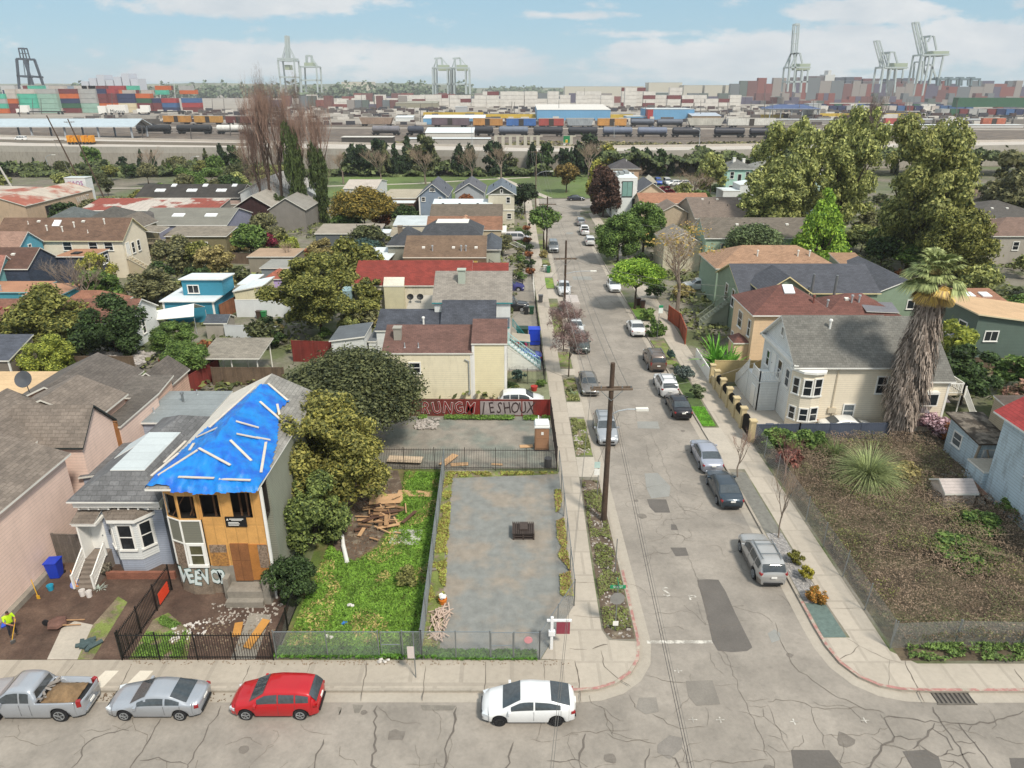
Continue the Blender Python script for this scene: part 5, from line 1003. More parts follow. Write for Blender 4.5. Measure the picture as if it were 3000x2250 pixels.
b=Bld('wide grey-roofed workshop with two white skylights and lilac gable','workshop',-60,140,name='workshop');b.block(-70,-53.3,133.4,147.4,0,4,'gable',2.0,siding('#8d8fa3'),flatroof('#77756c'),.25,'x',trim=WHITE);[b.vent(x,137,'sky')for x in(-64,-57.8)];[b.vent(x+1.1,137,'sky')for x in(-64,-57.8)];g=MB();g.box(-53.2,-44,133.5,133.7,0,2.8);b.part(g,'corrugated_side_wall',siding('#8e959b'))
b=Bld('long shed with striped red and white metal roof','warehouse',-74,152,name='warehouse');b.block(-89,-61,148.5,157,0,4.2,'shedS',1.2,stucco('#8d8983'),mat('#8a4436',.8,.15,.8,'ribs',(1.2,60.),.2,col2='#b5aca2',n2=.12,th=(.5,.54),name='striped_metal_roof'),.2);g=MB();g.box(-87,-61.5,147.2,148.4,3.6,3.9);b.part(g,'translucent_strip',plain('#c9d2d6',.4))
b=Bld('low black-roofed workshop crowned with white skylights','workshop',-75,176,name='workshop');b.block(-88,-64,170,182.5,0,3.8,'gable',2.2,stucco('#77716a'),mat('#3a3632',.9,.3,.6,'ribs',(1.,60.),.2,name='tarred_roof'),.3,'x')
for x in(-84,-76.5,-69.5):b.vent(x,173,'sky');b.vent(x+1.2,173,'sky');b.vent(x+3,175.4,'sky')
b=Bld('low green-brown roofed shed in front of the black roof','outbuilding',-80,166,name='outbuilding');b.block(-88,-80,163,168.6,0,3.4,'hip',1.0,stucco('#77705f'),flatroof('#6f6a4f'),.2);b.block(-79.5,-62,163.5,168.8,0,3.2,'flat',0,stucco('#8d857c'),flatroof('#8d7568'),.1);[b.vent(x,166,'sky')for x in(-77,-70.5,-66)]
b=Bld('cluster of dark hipped roofs behind the cream house','house',-78,140);b.block(-90,-82,137,146,0,3.8,'hip',2.2,stucco('#8a857c'),shingle('#5d6261'),.2);b.block(-81.8,-73,136,145,0,3.9,'hip',2.4,stucco('#8a857c'),shingle('#57544f'),.2);b.block(-72.9,-66,128,138,0,3.8,'gable',2,stucco('#8a857c'),shingle('#5b5754'),.2,'y')
b=Bld('dark red barn with grey roof beside the poplars','barn',-50,152,name='barn');b.block(-58,-50,151,166,0,4.5,'gable',2.4,planks('#3b2222'),flatroof('#9a948a'),.4,'y');b.block(-49.8,-42.5,148,162,0,4.6,'gable',2.2,stucco('#7f7a74'),flatroof('#8b8780'),.3,'y')
b=Bld('tiny lilac shed with red-brown hipped roof','shed',-33.7,101,name='shed');b.block(-35.3,-32.3,99.4,103,0,2.4,'hip',1.0,stucco('#b9a3cf',.1),shingle('#9a5a48'),.2)
b=Bld('small cream shed with white roof left of the lilac shed','shed',-35,92,name='shed');b.block(-36.6,-32.8,91,95.5,0,2.9,'shedW',.8,stucco('#cfc6a8'),WHR,.2)
b=Bld('grey shed with flat grey roof behind the teal cottage','shed',-35,99,name='shed');b.block(-37.2,-33.2,103.6,109,0,3.0,'flat',0,siding('#7f8688'),flatroof('#8f8e88'),.2);b.block(-36.9,-35.6,94,99,0,3.1,'flat',0,siding('#55585a'),WHR,.3)
b=Bld('low flat brown roof shed below the magenta bushes','shed',-37,113,name='shed');b.block(-42,-34.8,112,118,0,2.8,'flat',0,stucco('#8d8577'),flatroof('#a38a72'),.2)
b=Bld('open carport with grey shingle roof behind the dark fence','carport',-28,69,name='carport');b.block(-31.3,-25.6,66.9,71.4,2.5,2.6,'shedS',.5,stucco('#8b857b'),shingle('#8b8478'),.2,nowall=True);g=MB();[g.tube((x,y,0),(x,y,2.6),.07)for x in(-31,-28.4,-25.8)for y in(67.1,71.2)];b.part(g,'posts',TRIM)
b=Bld('white shed with dark grey roof beside the dark-leaved tree','shed',-17,73,name='shed');b.block(-19,-15.6,70.5,75,0,3.2,'shedW',.5,WHITEW,flatroof('#5f6468'),.2,trim=WHITE)
b=Bld('garden shed with blue-grey roof by the white yard','shed',-36,83,name='shed');b.block(-36.4,-33.9,80.4,83,0,2.0,'gable',.6,stucco('#a39c92'),shingle('#4e545c'),.15,'x')

# ---- right side of the street
b=Bld('large cream house with grey shingle roof, deck and bay beside the tall palm','house',31,61,'houses along the right pavement');RG=shingle('#716f69',.2,(.4,.24))
b.block(24.6,33.0,57.0,65.4,0,5.85,'gable',3.0,CREAM3,RG,.4,'x',trim=WHITE,gable=WHITEW);b.vent(28.2,60,'cap',WHITE)
b.win('S',29.75,.9,.85,1.15,glass=GLASSL);b.win('S',32.2,3.2,.8,1.5);b.win('W',58.6,3.2,.8,1.5);b.win('W',60.6,3.1,.9,1.7);b.win('W',63.8,3.2,.7,1.4);b.win('W',61.2,7.1,.5,.7,rails=2);b.door('W',62.3,2.9,.9,2.0);g=MB();g.box(24.35,24.6,56.7,65.7,5.5,5.85);g.box(24.2,24.35,56.7,65.7,5.75,5.88);b.part(g,'cornice',WHITE)
b.block(33.02,37.4,55.9,66.7,0,4.9,'gable',3.83,CREAM3,RG,.3,'x',trim=WHITE);g=MB();g.box(35.0,36.5,55.45,55.9,2.6,3.9);go_=g.build('garden_window',WHITE,b.root);g=MB();g.box(35.12,36.38,55.42,55.46,2.75,3.7);g.build('pane',GLASS,go_)
b.door('S',34.9,.1,.85,1.9,mat('#5a3a2a',.7,.1));g=MB();g.slab([(34.2,54.95,2.25),(35.7,54.95,2.25),(35.6,55.88,2.7),(34.3,55.88,2.7)],.05);b.part(g,'awning',mat('#6c6468',.7,.1));g=MB();g.slab([(37.45,57.0,2.3),(38.6,57.0,2.3),(38.5,58.4,2.7),(37.45,58.4,2.7)],.05);b.part(g,'awning',mat('#6c6468',.7,.1))
P=[(25.7,57.0),(25.9,56.3),(26.6,55.85),(27.5,55.85),(27.9,57.0)];P2=[(24.6,57.9),(24.35,57.2),(25.0,56.3),(25.9,56.1),(26.7,56.3),(27.1,57.0)];g=MB();g.prism(P2,0,5.3);b.part(g,'corner_bay',CREAM3);g=MB();g.prism([(x+(x-25.7)*.14,y+(y-57)*.25)for x,y in P2],5.3,5.5);b.part(g,'bay_roof',WHITE)
for z in(.9,3.3):fwin(b.root,P2[2],P2[3],.46,z,.6,1.4 if z>3 else 1.1);fwin(b.root,P2[3],P2[4],.42,z,.62,1.5 if z>3 else 1.2);fwin(b.root,P2[1],P2[2],.55,z,.5,1.4 if z>3 else 1.1)
g=MB();g.box(22.7,24.55,60.2,63.4,2.75,2.9);g.box(22.75,22.85,60.25,63.3,.0,2.75);g.box(22.75,24.55,60.25,60.35,0,2.75);b.part(g,'porch_deck',WHITEW);g=MB();rails(g,(22.75,60.25,2.9),(24.5,60.25,2.9),.95,.16);rails(g,(22.75,60.25,2.9),(22.75,62.2,2.9),.95,.16);rails(g,(22.7,63.4,2.9),(22.7,66.6,.2),.95,.16);b.part(g,'deck_railing',WHITE)
g=MB();stairs(g,22.7,23.9,63.4,66.8,0,2.85,'y+',1);
g=MB();[g.box(22.75,23.9,63.4+i*.34,63.74+i*.34,0,2.85-i*.285)for i in range(10)];b.part(g,'front_stairs',WHITEW);b.part(MB().box(22.68,22.74,61.0,62.0,.1,2.1),'basement_door',WHITE)
g=MB();g.box(37.4,39.9,57.6,60.4,2.7,2.85);b.part(g,'rear_deck',plain('#c9bda6'));g=MB();rails(g,(37.5,57.6,2.85),(39.9,57.6,2.85),.95,.17);rails(g,(39.9,57.6,2.85),(39.9,60.4,2.85),.95,.17);rails(g,(37.5,60.4,2.85),(39.9,60.4,2.85),.95,.17);rails(g,(39.8,57.2,2.7),(41.2,57.2,.3),.95,.17);rails(g,(37.6,60.5,4.3),(39.8,60.5,3.2),.95,.17);[g.tube((x,57.7,0),(x,57.7,2.7),.06)for x in(39.8,)];b.part(g,'rear_deck_railing',WHITE)
g=MB();g.path([(28.2,56.9,1.2),(28.2,56.9,5.4)],.04);g.box(27.9,28.6,56.85,57,1.3,1.8);g.box(28.3,28.7,56.85,57,.8,1.25);b.part(g,'utility_meters',plain('#c4b8a2'));corner_boards(b,WHITE,.2)
b=Bld('peach clapboard house with dark red pyramid roof','house',29.5,75,'houses along the right pavement');RR2=shingle('#6f4a42',.15);b.block(25.4,33.6,71.2,78.4,0,5.8,'hip',2.3,siding('#e0c3a0',.1),RR2,.35,trim=WHITE);[b.win('W',y,3.2,w,1.7)for y,w in((72.4,.7),(75.6,1.3))];b.vent(29.6,74,'sky');b.vent(31.8,72.4,'cap',plain('#7a4a40'));b.win('W',77.6,1.2,.6,.7)
b.block(33.62,42.5,73.4,80.4,0,4.6,'hip',1.9,siding('#e0c3a0'),RR2,.2);[b.vent(x,75.6,'cap',STEEL)for x in(34.8,37.4,38.2)];b.vent(37,76,'box');g=MB();g.slab([(38.4,73.9,5.45),(42.0,73.9,5.3),(42,75.9,5.9),(38.4,75.9,6.0)],.05);b.part(g,'grey_roof_patch',[flatroof('#6b6b70'),TRIM]);b.block(23.9,25.38,72.0,74.0,0,2.4,'hip',.7,siding('#e0c3a0'),RR2,.15)
b=Bld('sage green house with slate-blue roofs, cross gable and steel flues','house',36,87,'houses along the right pavement');SG=siding('#8b9e88');SB=shingle('#4f5158',.12);b.block(27.2,43.5,82.0,92,0,5.3,'gable',2.2,SG,SB,.3,'x',trim=plain('#d8cca0'));b.win('W',84.6,2.9,.9,2.0);b.win('W',87.5,2.9,.9,2.0)
b.block(29.0,34,79.2,84.5,0,6.2,'gable',1.7,SG,SB,.35,'y',trim=plain('#dccf9f'));b.rf=lambda x,y:5.6;b.vent(34.6,80.6,'cap',METAL);g=MB();[g.tube((x,y,5),(x,y,8),.15,.15,10)for x,y in((34.8,80.2),(37.2,79.6))];b.part(g,'steel_flue',METAL);b.block(43.6,51,83.2,96,0,4.8,'gable',1.6,SG,SB,.25,'y',trim=WHITE);b.win('S',48.8,3.0,1.6,1.0,rails=2)
g=MB();stairs(g,23.6,27.1,85.5,86.7,0,3.0,'x+',10);b.part(g,'entry_stairs',plain('#8a9080'));g=MB();rails(g,(23.6,85.4,.1),(27.1,85.4,3.0),.9,.2);rails(g,(23.6,86.8,.1),(27.1,86.8,3.0),.9,.2);b.part(g,'stair_railing',plain('#8a9080'))
b=Bld('hipped house with light orange-brown roof behind the slate roofs','house',36,100);b.block(28,44.6,95.4,104.4,0,4.9,'hip',2.2,siding('#8ba08c'),shingle('#a07f66',.1),.3);[b.vent(x,97.6,'cap',TRIM)for x in(34,39.6,41.2)];b.block(44.7,48,90,99,0,4.8,'shedS',1.4,siding('#8ba08c'),shingle('#9a7a60',.1),.2)
b=Bld('pale green house with brown roof behind the bare maple','house',38,115);b.block(30.6,48,112,120.5,0,5.9,'gable',2.3,siding('#9db39c'),shingle('#6e665c',.1),.3,'x',trim=WHITE);b.win('S',33.6,2.6,1.0,2.3,glass=GLASSL);[b.vent(x,114.6,'box')for x in(36,40,44)];b.block(24.5,30.5,114,122,0,4.6,'gable',1.6,siding('#c7c0a8'),shingle('#8b8378'),.2,'y')
b=Bld('terracotta-roofed bungalow next to the white modern house','house',35,160);b.block(27.8,42.4,156,165,0,4.6,'gable',1.5,siding('#b9a890'),shingle('#a0735a',.1),.3,'x');b.block(30.6,36,148.2,155.9,0,4.0,'gable',1.4,siding('#b9a890'),shingle('#7f7166'),.3,'y');b.win('W',158,2,1,1.2)
b=Bld('long grey-brown roofed house with a broken open roof patch','house',44,150);b.block(36.2,52,141.4,158,0,3.9,'gable',2.8,siding('#a09584'),shingle('#7b6e64',.1),.3,'x');[b.vent(x,y,'pipe',DARK)for x,y in((40,147),(43.5,146),(47.5,148))];[b.vent(x,148.6,'box')for x in(39,42,46.6,50)];g=MB();g.box(39.5,46,140.4,141.3,3.0,3.9);b.part(g,'roof_opening',DARK);g=MB();[g.beam((39.6+i*.8,140.3,2.9),(40.2+i*.8,141.3,4.1),.12,.08)for i in range(8)];b.part(g,'exposed_rafters',TRIM)
b=Bld('tall narrow white modern house with flat roof and big corner window','house',25.4,171);b.block(22.8,28.2,164.6,178.5,0,8.8,'flat',0,plain('#dfe3e1',.5),WHR,.02,trim=WHITE);b.win('S',26.0,4.9,2.2,3.2,frame=DARK,glass=mat('#7fa39c',.15,.1),rails=2);b.part(MB().box(27.2,28.15,164.5,164.6,.4,4.4),'dark_panel',plain('#2e3533'));g=MB();[g.box(23.4+i*1.5,24.4+i*1.5,168+i*2,172+i*2,9.0,9.5)for i in range(3)];b.part(g,'roof_box',plain('#8b8f8e'));[b.win('W',y,z,1.6,2.2,frame=DARK)for y in(167,171,175)for z in(1.5,5.2)]
b=Bld('square peach house with dark pyramid roof at the park edge','house',32.5,215);b.block(28.6,36.4,211.3,219,0,5.9,'hip',2.5,siding('#c2a388'),shingle('#4f4c4e',.12),.5);b.win('S',34.4,3.6,1.0,1.4);b.vent(33,214,'pipe',WHITE)
b=Bld('peach gable bungalow with slate roof right of the modern house','house',34.4,187);b.block(31,37.8,179.5,192,0,3.6,'gable',2.3,siding('#d3bba0'),shingle('#55565c',.12),.5,'y',trim=WHITE);b.block(28.6,31,181,190,0,3.2,'shedW',.8,siding('#d3bba0'),shingle('#55565c',.12),.2)
b=Bld('mint green two-storey house with twin stairs and hipped grey roof','house',62,205);b.block(58.6,65.6,200.5,209,0,7,'hip',2.1,siding('#a9cfc0'),shingle('#6f6f6b'),.5,trim=WHITE);[b.win('S',x,z,.9,1.7)for x in(60,64.2)for z in(1,4.6)];b.door('S',62.1,3.6,.9,2.1,DARK);g=MB();g.box(61.2,63,199.3,200.4,0,3.6);b.part(g,'stair_porch',plain('#4a4544'));[b.vent(x,203.5,'chim',WHITE)for x in(61,63.6)]
b=Bld('grey hip-roofed house right of the mint green house','house',72,212);b.block(67.4,76.5,206.5,217,0,5.8,'hip',2.4,siding('#b5ada2'),shingle('#8b8a84'),.5);b=Bld('second grey hip-roofed house behind the large conifers','house',84,218);b.block(79,89,212,222,0,5.6,'hip',2.4,siding('#c9c2b2'),shingle('#8b857c'),.5)
b=Bld('low white flat-roofed extension in front of the mint green house','outbuilding',58,188,name='outbuilding');b.block(53.5,57.8,184.6,191,0,3.3,'flat',0,WHITEW,WHR,.1);b.block(57.9,63,185.5,192,0,4.6,'shedW',.8,WHITEW,WHR,.1)
b=Bld('tall pale mint block rising behind the leafy tree','building',68,165,name='building');b.block(65.8,71,158.8,171,0,8.8,'shedW',.4,siding('#bfd9d2'),WHR,.1)
b=Bld('weathered pale blue house with red roof at the right edge','house',39,41);PB=siding('#bccdd6',.5,.22);b.block(34.9,43.5,34,45.4,0,6.8,'gable',2.6,PB,shingle('#a3403e',.1),.55,'y',trim=WHITE);b.win('W',41.6,3.6,.75,1.3);b.block(38.3,44,45.42,51.5,0,4.4,'shedS',.8,siding('#b3a58d',.2),shingle('#5b5048'),.1);b.block(34.6,38.2,45.42,47.4,0,1.8,'flat',0,PB,flatroof('#9a9488'),.05)
b=Bld('collapsing pale blue lean-to with rotten roof beside the brambles','shed',37,50,name='shed');b.block(35.9,38.2,48.4,52.4,0,2.7,'shedS',.5,PB,mat('#6f675d',.97,.4,3,col2='#3c352e',n2=1.2,th=(.45,.55),name='rotten_roof'),.35,trim=mat('#4a4038'));b.win('W',51,1.2,1.0,1.0,glass=GLASSL);b.door('S',36.8,.1,.9,2.0,plain('#c9d2d6'));g=MB();g.beam((35.4,48.1,0),(35.9,48.3,2.9),.14,.14);g.beam((37.0,47.5,0),(36.5,48.3,2.2),.1,.1);g.beam((36.6,47.4,0),(37.6,48.3,2.3),.08,.08);b.part(g,'leaning_props',mat('#9a8d7c',.9,.2,3))
b=Bld('small white garden shed sunk in the brambles','shed',32,44.5,name='shed');b.block(30.9,33.1,43.6,45.5,0,1.2,'gable',.55,stucco('#cfc0b5',.2),mat('#b5aaa5',.8,.1,2,'ribs',(60.,.25),.3,dirt=.3,name='shed_roof'),.12,'x')
b=Bld('far right house with dark hipped roof and roof vents','house',98,148);b.block(91,106,141,155,0,3.9,'hip',2.4,siding('#b9b0a3'),shingle('#57534f',.1),.4,trim=WHITE);[b.vent(x,144.5,'box')for x in(96,99)]
b=Bld('far right grey-beige house with brown hipped roof and paired windows','house',88,124);b.block(80.5,100,119.5,130,0,4.6,'hip',2.2,siding('#a8a196'),shingle('#7a6459',.1),.3);[b.win('W',y,2.6,.8,1.3)for y in(121,122.6)];[b.win('S',x,2.4,.9,1.3)for x in(85,90.5,95)]
b=Bld('small sky blue house with pinkish roof between the far right houses','house',89,136);b.block(86,93,132,139,0,3.2,'shedW',1.0,siding('#8db1cf'),shingle('#a5867a',.1),.2);b=Bld('tan-roofed house beyond the far right dark roof','house',104,166);b.block(98,108,157,174,0,4.6,'gable',2,siding('#b3a898'),shingle('#85705c'),.3,'y')
b=Bld('green-walled house with sloping pale orange roof at the right','house',54,75);b.block(49,60,71.4,79.6,0,4.3,'shedE',1.6,siding('#5b6b62'),flatroof('#c2a27e'),.4,trim=plain('#d5c7a6'));b.win('S',50.8,3.0,1.3,1.0,rails=2);b.win('W',73.6,3.0,1.3,1.4);b.block(47,48.95,71.6,74,0,3.2,'shedS',.4,siding('#5b6b62'),shingle('#4b4e58'),.2)
b=Bld('small shed with orange-brown roof and two white skylights','outbuilding',57,84,name='outbuilding');b.block(54,60.2,81,87.4,0,3.2,'shedS',1.0,siding('#cfc4b4'),shingle('#9a6f58',.1),.2);b.vent(56.6,85.4,'sky');b.vent(58.6,85.4,'sky');b.win('S',58,1.2,1.2,.9)
def ordw(i):
 u='first second third fourth fifth sixth seventh eighth ninth tenth eleventh twelfth thirteenth fourteenth fifteenth sixteenth seventeenth eighteenth nineteenth'.split()
 return u[i]if i<19 else('twenty thirty forty fifty sixty seventy'.split()[(i+1)//10-2]+'-'+u[(i+1)%10-1]if(i+1)%10 else 'twentieth thirtieth fortieth fiftieth sixtieth seventieth'.split()[(i+1)//10-2])
 # ------------------------------------------------------------------ the port, the railway and the motorway
def GZ(k,x,y,Y):  # height and side position of a point read in the photograph at a known distance
 a=TL[k];u,v=a[0]+x/a[2],a[1]+y/a[2];p=(u-1500)/CAMF;q=(1125-v)/CAMF;t=Y/(cT+q*sT);return p*t,CAMH+(-sT+q*cT)*t
FWY=6.5
near=[(-460,345),(-300,303),(-194,279),(-160,274),(-97,270),(15,252),(85,262),(160,276),(420,330)];far=[(-460,420),(-190,328),(-100,305),(17,277),(90,289),(420,352)]
FC=mat('#b5ada3',.9,.08,.15,dirt=.15,name='motorway_concrete');struct(MB().prism(near+far[::-1],5.4,FWY),'motorway_deck',FC)
def wallstrip(line,z0,z1,t,m,name,label=None,cat=None):
 g=MB()
 for a,b in zip(line,line[1:]):g.beam((a[0],a[1],(z0+z1)/2),(b[0],b[1],(z0+z1)/2),t,z1-z0)
 return one(g,name,m,label,cat)if label else struct(g,name,m)
wallstrip(near,-.1,5.3,.6,mat('#9c958a',.95,.1,.1,dirt=.5,name='stained_concrete'),'retaining_wall','long stained concrete retaining wall below the motorway','wall');wallstrip(near,5.3,FWY+.9,.4,mat('#a8a298',.95,.08,.1,dirt=.3),'parapet','pale concrete parapet along the near edge of the motorway','wall');wallstrip(far,5.0,FWY+.8,.4,FC,'parapet','concrete parapet along the far edge of the motorway','wall')
wallstrip([(x*.5+a*.5,y*.5+c*.5)for(x,y),(a,c)in zip(near[:5],[(-460,420),(-320,375),(-190,328),(-160,321),(-100,305)])],FWY,FWY+1.1,.5,plain('#7d766c'),'median_barrier','dark concrete barrier in the middle of the motorway','barrier')
BAL=mat('#5f554c',.97,.25,.2,col2='#6f6357',n2=.1,name='ballast');YARDG=mat('#968e83',.95,.12,.05,col2='#8b8378',n2=.02,name='port_paving')
sheet([(-3000,480),(3000,480),(4000,2400),(-4000,2400)],-.12,YARDG,'port_ground');sheet([(-520,360),(520,360),(700,500),(-700,560)],-.1,BAL,'railway_bed');sheet([(-700,575),(700,520),(700,560),(-700,640)],-.08,BAL,'railway_bed')
def rail_pair(x0,y0,x1,y1):
 g=MB();d=Vector((x1-x0,y1-y0)).normalized();n=Vector((-d.y,d.x))*.72
 for s in(1,-1):g.beam((x0+n.x*s,y0+n.y*s,.08),(x1+n.x*s,y1+n.y*s,.08),.16,.2)
 struct(g,'rails',mat('#8a7f76',.5,.1,2,metal=.3))
TLINE=lambda x:452-.1*x
BLINE=lambda x:545-.2*x if x<0 else 545+.02*x
rail_pair(-500,TLINE(-500),400,TLINE(400));rail_pair(-500,TLINE(-500)-9,400,TLINE(400)-9);rail_pair(-500,TLINE(-500)-18,400,TLINE(400)-18);rail_pair(-500,BLINE(-500),0,545);rail_pair(0,545,500,555)
def wheelsets(m,x0,x1,L):
 for c in(-L*.36,L*.36):
  for d in(-1.2,1.2):m.tube((c+d,-1.1,.62),(c+d,1.1,.62),.6,.6,10)
  m.box(c-2,c+2,-1.2,1.2,.7,1.3)
def tankcar(x,y,L,col,label,group='tank wagons on the near tracks'):
 r=local_empty('tank_wagon',(x,y,0),label,'railway wagon',group,math.atan(-.1));m=MB();rr=1.95;z=3.5;n=14
 prof=[(-L/2+.4,.4),(-L/2+.6,1.3),(-L/2+1.1,rr),(L/2-1.1,rr),(L/2-.6,1.3),(L/2-.4,.4)]
 for(a,ra),(b_,rb)in zip(prof,prof[1:]):m.tube((a,0,z),(b_,0,z),ra,rb,n,cap=False)
 m.build('tank',mat(col,.5,.15,.5,dirt=.3),r,smooth=True);m=MB();m.tube((0,0,z+rr-.1),(0,0,z+rr+.7),.6,.6,10);m.box(-2,2,-.5,.5,z+rr-.05,z+rr+.1);m.build('dome',mat(col,.5,.15,.5),r)
 m=MB();wheelsets(m,0,0,L);m.box(-L/2,L/2,-1.2,1.2,1.2,1.5);m.build('running_gear',DARK,r)
i=0;ordn=_ord=['first','second','third','fourth','fifth','sixth','seventh','eighth','ninth','tenth','eleventh','twelfth','thirteenth','fourteenth','fifteenth']
for k,xa,xb,col,nm in[(0,880,1120,'#2d2d30','black'),(0,1140,1385,'#2b2b2e','black'),(0,1400,1610,'#d5d3cc','white'),(1,195,385,'#77757a','grey'),(1,425,540,'#3f4450','dark'),(1,855,990,'#2e2f35','black'),(1,1015,1215,'#6d7583','blue-grey'),(1,1240,1440,'#2e2f36','black'),
(1,1465,1665,'#2c2d34','black'),(1,1690,1890,'#687082','blue-grey'),(1,1915,2115,'#6d7588','blue-grey'),(1,2140,2330,'#33343c','black'),(2,200,405,'#2e2f38','black'),(2,430,640,'#33333d','black')]:
 y=452
 for _ in range(5):xm=(GZ(k,xa,850,y)[0]+GZ(k,xb,850,y)[0])/2;y=TLINE(xm)
 L=abs(GZ(k,xb,850,y)[0]-GZ(k,xa,850,y)[0]);tankcar(xm,y,L,col,nm+' tank wagon, the '+ordn[i]+' from the left of the near train');i+=1
for i,(k,xa,xb,col)in enumerate([(2,530,700,'#2b2c3c'),(2,720,900,'#33343e')]):x0=GZ(k,xa,880,421)[0];x1=GZ(k,xb,880,421)[0];tankcar((x0+x1)/2,421,x1-x0,col,['navy tank wagon with white lettering in front of the near train','dark tank wagon partly behind the big yellow-green tree'][i])
for i,(xa,xb)in enumerate([(1870,2030),(2040,2215)]):x0=GZ(1,xa,800,556)[0];x1=GZ(1,xb,800,556)[0];tankcar((x0+x1)/2,556,x1-x0,'#5a606c',['left','right'][i]+' one of two grey tank wagons on the far train')
def boxcar(k,xa,xb,col,label,kind='box',door='#3b342f'):
 y=545
 for _ in range(5):xm=(GZ(k,xa,800,y)[0]+GZ(k,xb,800,y)[0])/2;y=BLINE(xm)
 L=abs(GZ(k,xb,800,y)[0]-GZ(k,xa,800,y)[0])-1;r=local_empty('goods_wagon',(xm,y,0),label,'railway wagon','box wagons on the far train',math.atan(-.2)if xm<0 else 0)
 m=MB();m.box(-L/2,L/2,-1.6,1.6,1.4,6.2)
 if kind=='hopper':m.v=[(x*(.82 if z<2 else 1),yy,z)for x,yy,z in m.v]
 m.build('body',mat(col,.7,.2,.25,'ribs',(1.3,60.),.2,dirt=.3),r)
 if kind=='box':m=MB();m.box(-1.8,1.8,-1.68,-1.6,1.5,5.9);m.build('door',mat(door,.8),r)
 m=MB();m.box(-L/2,L/2,-1.65,1.65,6.2,6.35);m.build('roof',mat('#b9b2a6',.7,.1),r);m=MB();wheelsets(m,0,0,L);m.box(-L/2,L/2,-1.2,1.2,1.1,1.4);m.build('running_gear',DARK,r)
for a in[(0,820,1050,'#a9a39b','pale open-rib hopper wagon at the left end of the far train','hopper'),(0,1055,1250,'#bd8640','yellow box wagon behind the canopy end, left one of a pair'),(0,1255,1455,'#b98a45','yellow box wagon, right one of the pair beside the canopy'),(0,1460,1645,'#6d3b36','dark red box wagon right of the yellow pair'),(1,110,350,'#9b8575','brown ribbed wagon behind the poplars','hopper'),
(1,580,835,'#6a5a62','wagon covered in purple and white graffiti'),(1,850,1050,'#b58247','yellow box wagon left of the bright blue wagon'),(1,1065,1265,'#3a64a0','bright blue box wagon on the far train'),(1,1275,1445,'#9a4540','red box wagon right of the bright blue wagon'),(1,1450,1640,'#8f959a','grey hopper wagon beside the red box wagon','hopper'),(1,1655,1850,'#b98545','yellow box wagon at the right of the grey hopper'),
(2,20,270,'#b5b2a8','white hopper wagon right of the tank wagons','hopper'),(2,285,600,'#cfcdc6','long white covered wagon at the right'),(2,1300,1480,'#a34a44','short red wagon between the big trees'),(2,1930,2085,'#b0634a','orange wagon far right')]:boxcar(*a)
g=MB();g.box(-560,-268,574,576,1,4.6);tag(g.build('wagon_row',mat('#55504c',.8,.2,.1),world=False),'low dark line of flat wagons above the station canopy','railway wagon')
# station canopy
r=empty('station_canopy',(-300,438,0),'long pale blue-grey gabled canopy on white posts by the railway','canopy');zr=GZ(0,880,768,438)[1];ze=GZ(0,840,820,427)[1]
m=MB();m.slab([(-470,427,ze),(-214,427,ze),(-214,438,zr),(-470,438,zr)],.4);m.slab([(-214,449,ze),(-470,449,ze),(-470,438,zr),(-214,438,zr)],.4);m.build('roof',[flatroof('#a9b6bd',.06),plain('#c3ccd2')],r)
for i in range(13):
 for y in(429,447):q=MB();q.box(-217-i*19-.4,-217-i*19+.4,y-.4,y+.4,0,ze);q.build('post',plain('#a8adb3'),r)
for i in range(13):q=MB();q.beam((-217-i*19,429,ze-.3),(-217-i*19,438,zr-.4),.4,.5);q.beam((-217-i*19,447,ze-.3),(-217-i*19,438,zr-.4),.4,.5);q.build('truss',plain('#4d525a'),r)
x,_=GZ(0,137,910,1);
p=G(0,137,912,FWY);make_car('van','white delivery van driving on the motorway at the far left',(p[0],p[1],FWY),R(172),plain('#e4e4e2',.3,.03,coat=.5),'van',low_detail=True)
p0,p1=G(0,420,940,FWY),G(0,585,940,FWY);r=empty('road_works_truck',(p0[0],p0[1],FWY),'yellow-orange machinery train parked against the motorway barrier','machinery');YO=plain('#d08a20',.6,.15)
m=MB();d=(p1[0]-p0[0])/7;[m.box(p0[0]+i*d,p0[0]+(i+.85)*d,p0[1]+2,p0[1]+4.6,FWY+.8,FWY+(2.6 if i%2 else 3.4))for i in range(7)if i!=3];m.build('body',YO,r);m=MB();[m.tube((p0[0]+(i+.5)*d,p0[1]+1.9,FWY+.55),(p0[0]+(i+.5)*d,p0[1]+2.3,FWY+.55),.55)for i in range(7)];m.box(p0[0],p1[0],p0[1]+2.3,p0[1]+4.4,FWY+.5,FWY+.8);m.build('wheels',DARK,r)

# containers
CC=dict(teal='#4fae94',seafoam='#8fae9f',grey='#a3a3a0',maroon='#6f3232',red='#9c3a3a',orange='#c0602c',navy='#2b3456',blue='#3f5f8a',green='#2f5a40',cream='#cdbf9f',pale='#b9b0a8',white='#cfcac2')
_cm={}
def container(x,y,z,L,Hh,D,col,label,group):
 key=(round(L),round(Hh,1),D,col)
 if key not in _cm:
  m=MB();m.box(-L/2+.15,L/2-.15,-D/2,D/2,0.05,Hh-.06);m.box(-L/2,-L/2+.3,-D/2-.1,D/2+.1,0,Hh);m.box(L/2-.3,L/2,-D/2-.1,D/2+.1,0,Hh);m.box(-L/2+.3,L/2-.3,-D/2-.09,D/2+.09,Hh-.25,Hh-.05)
  o=m.build('shipping_container',mat(CC[col],.75,.12,.2,'ribs',(.9,60.),.12));_cm[key]=o.data;zoff=0
  C.objects.unlink(o);bpy.data.objects.remove(o)
 o=bpy.data.objects.new('shipping_container',_cm[key]);C.objects.link(o);o.location=(x,y,z);return tag(o,label,'container',group)
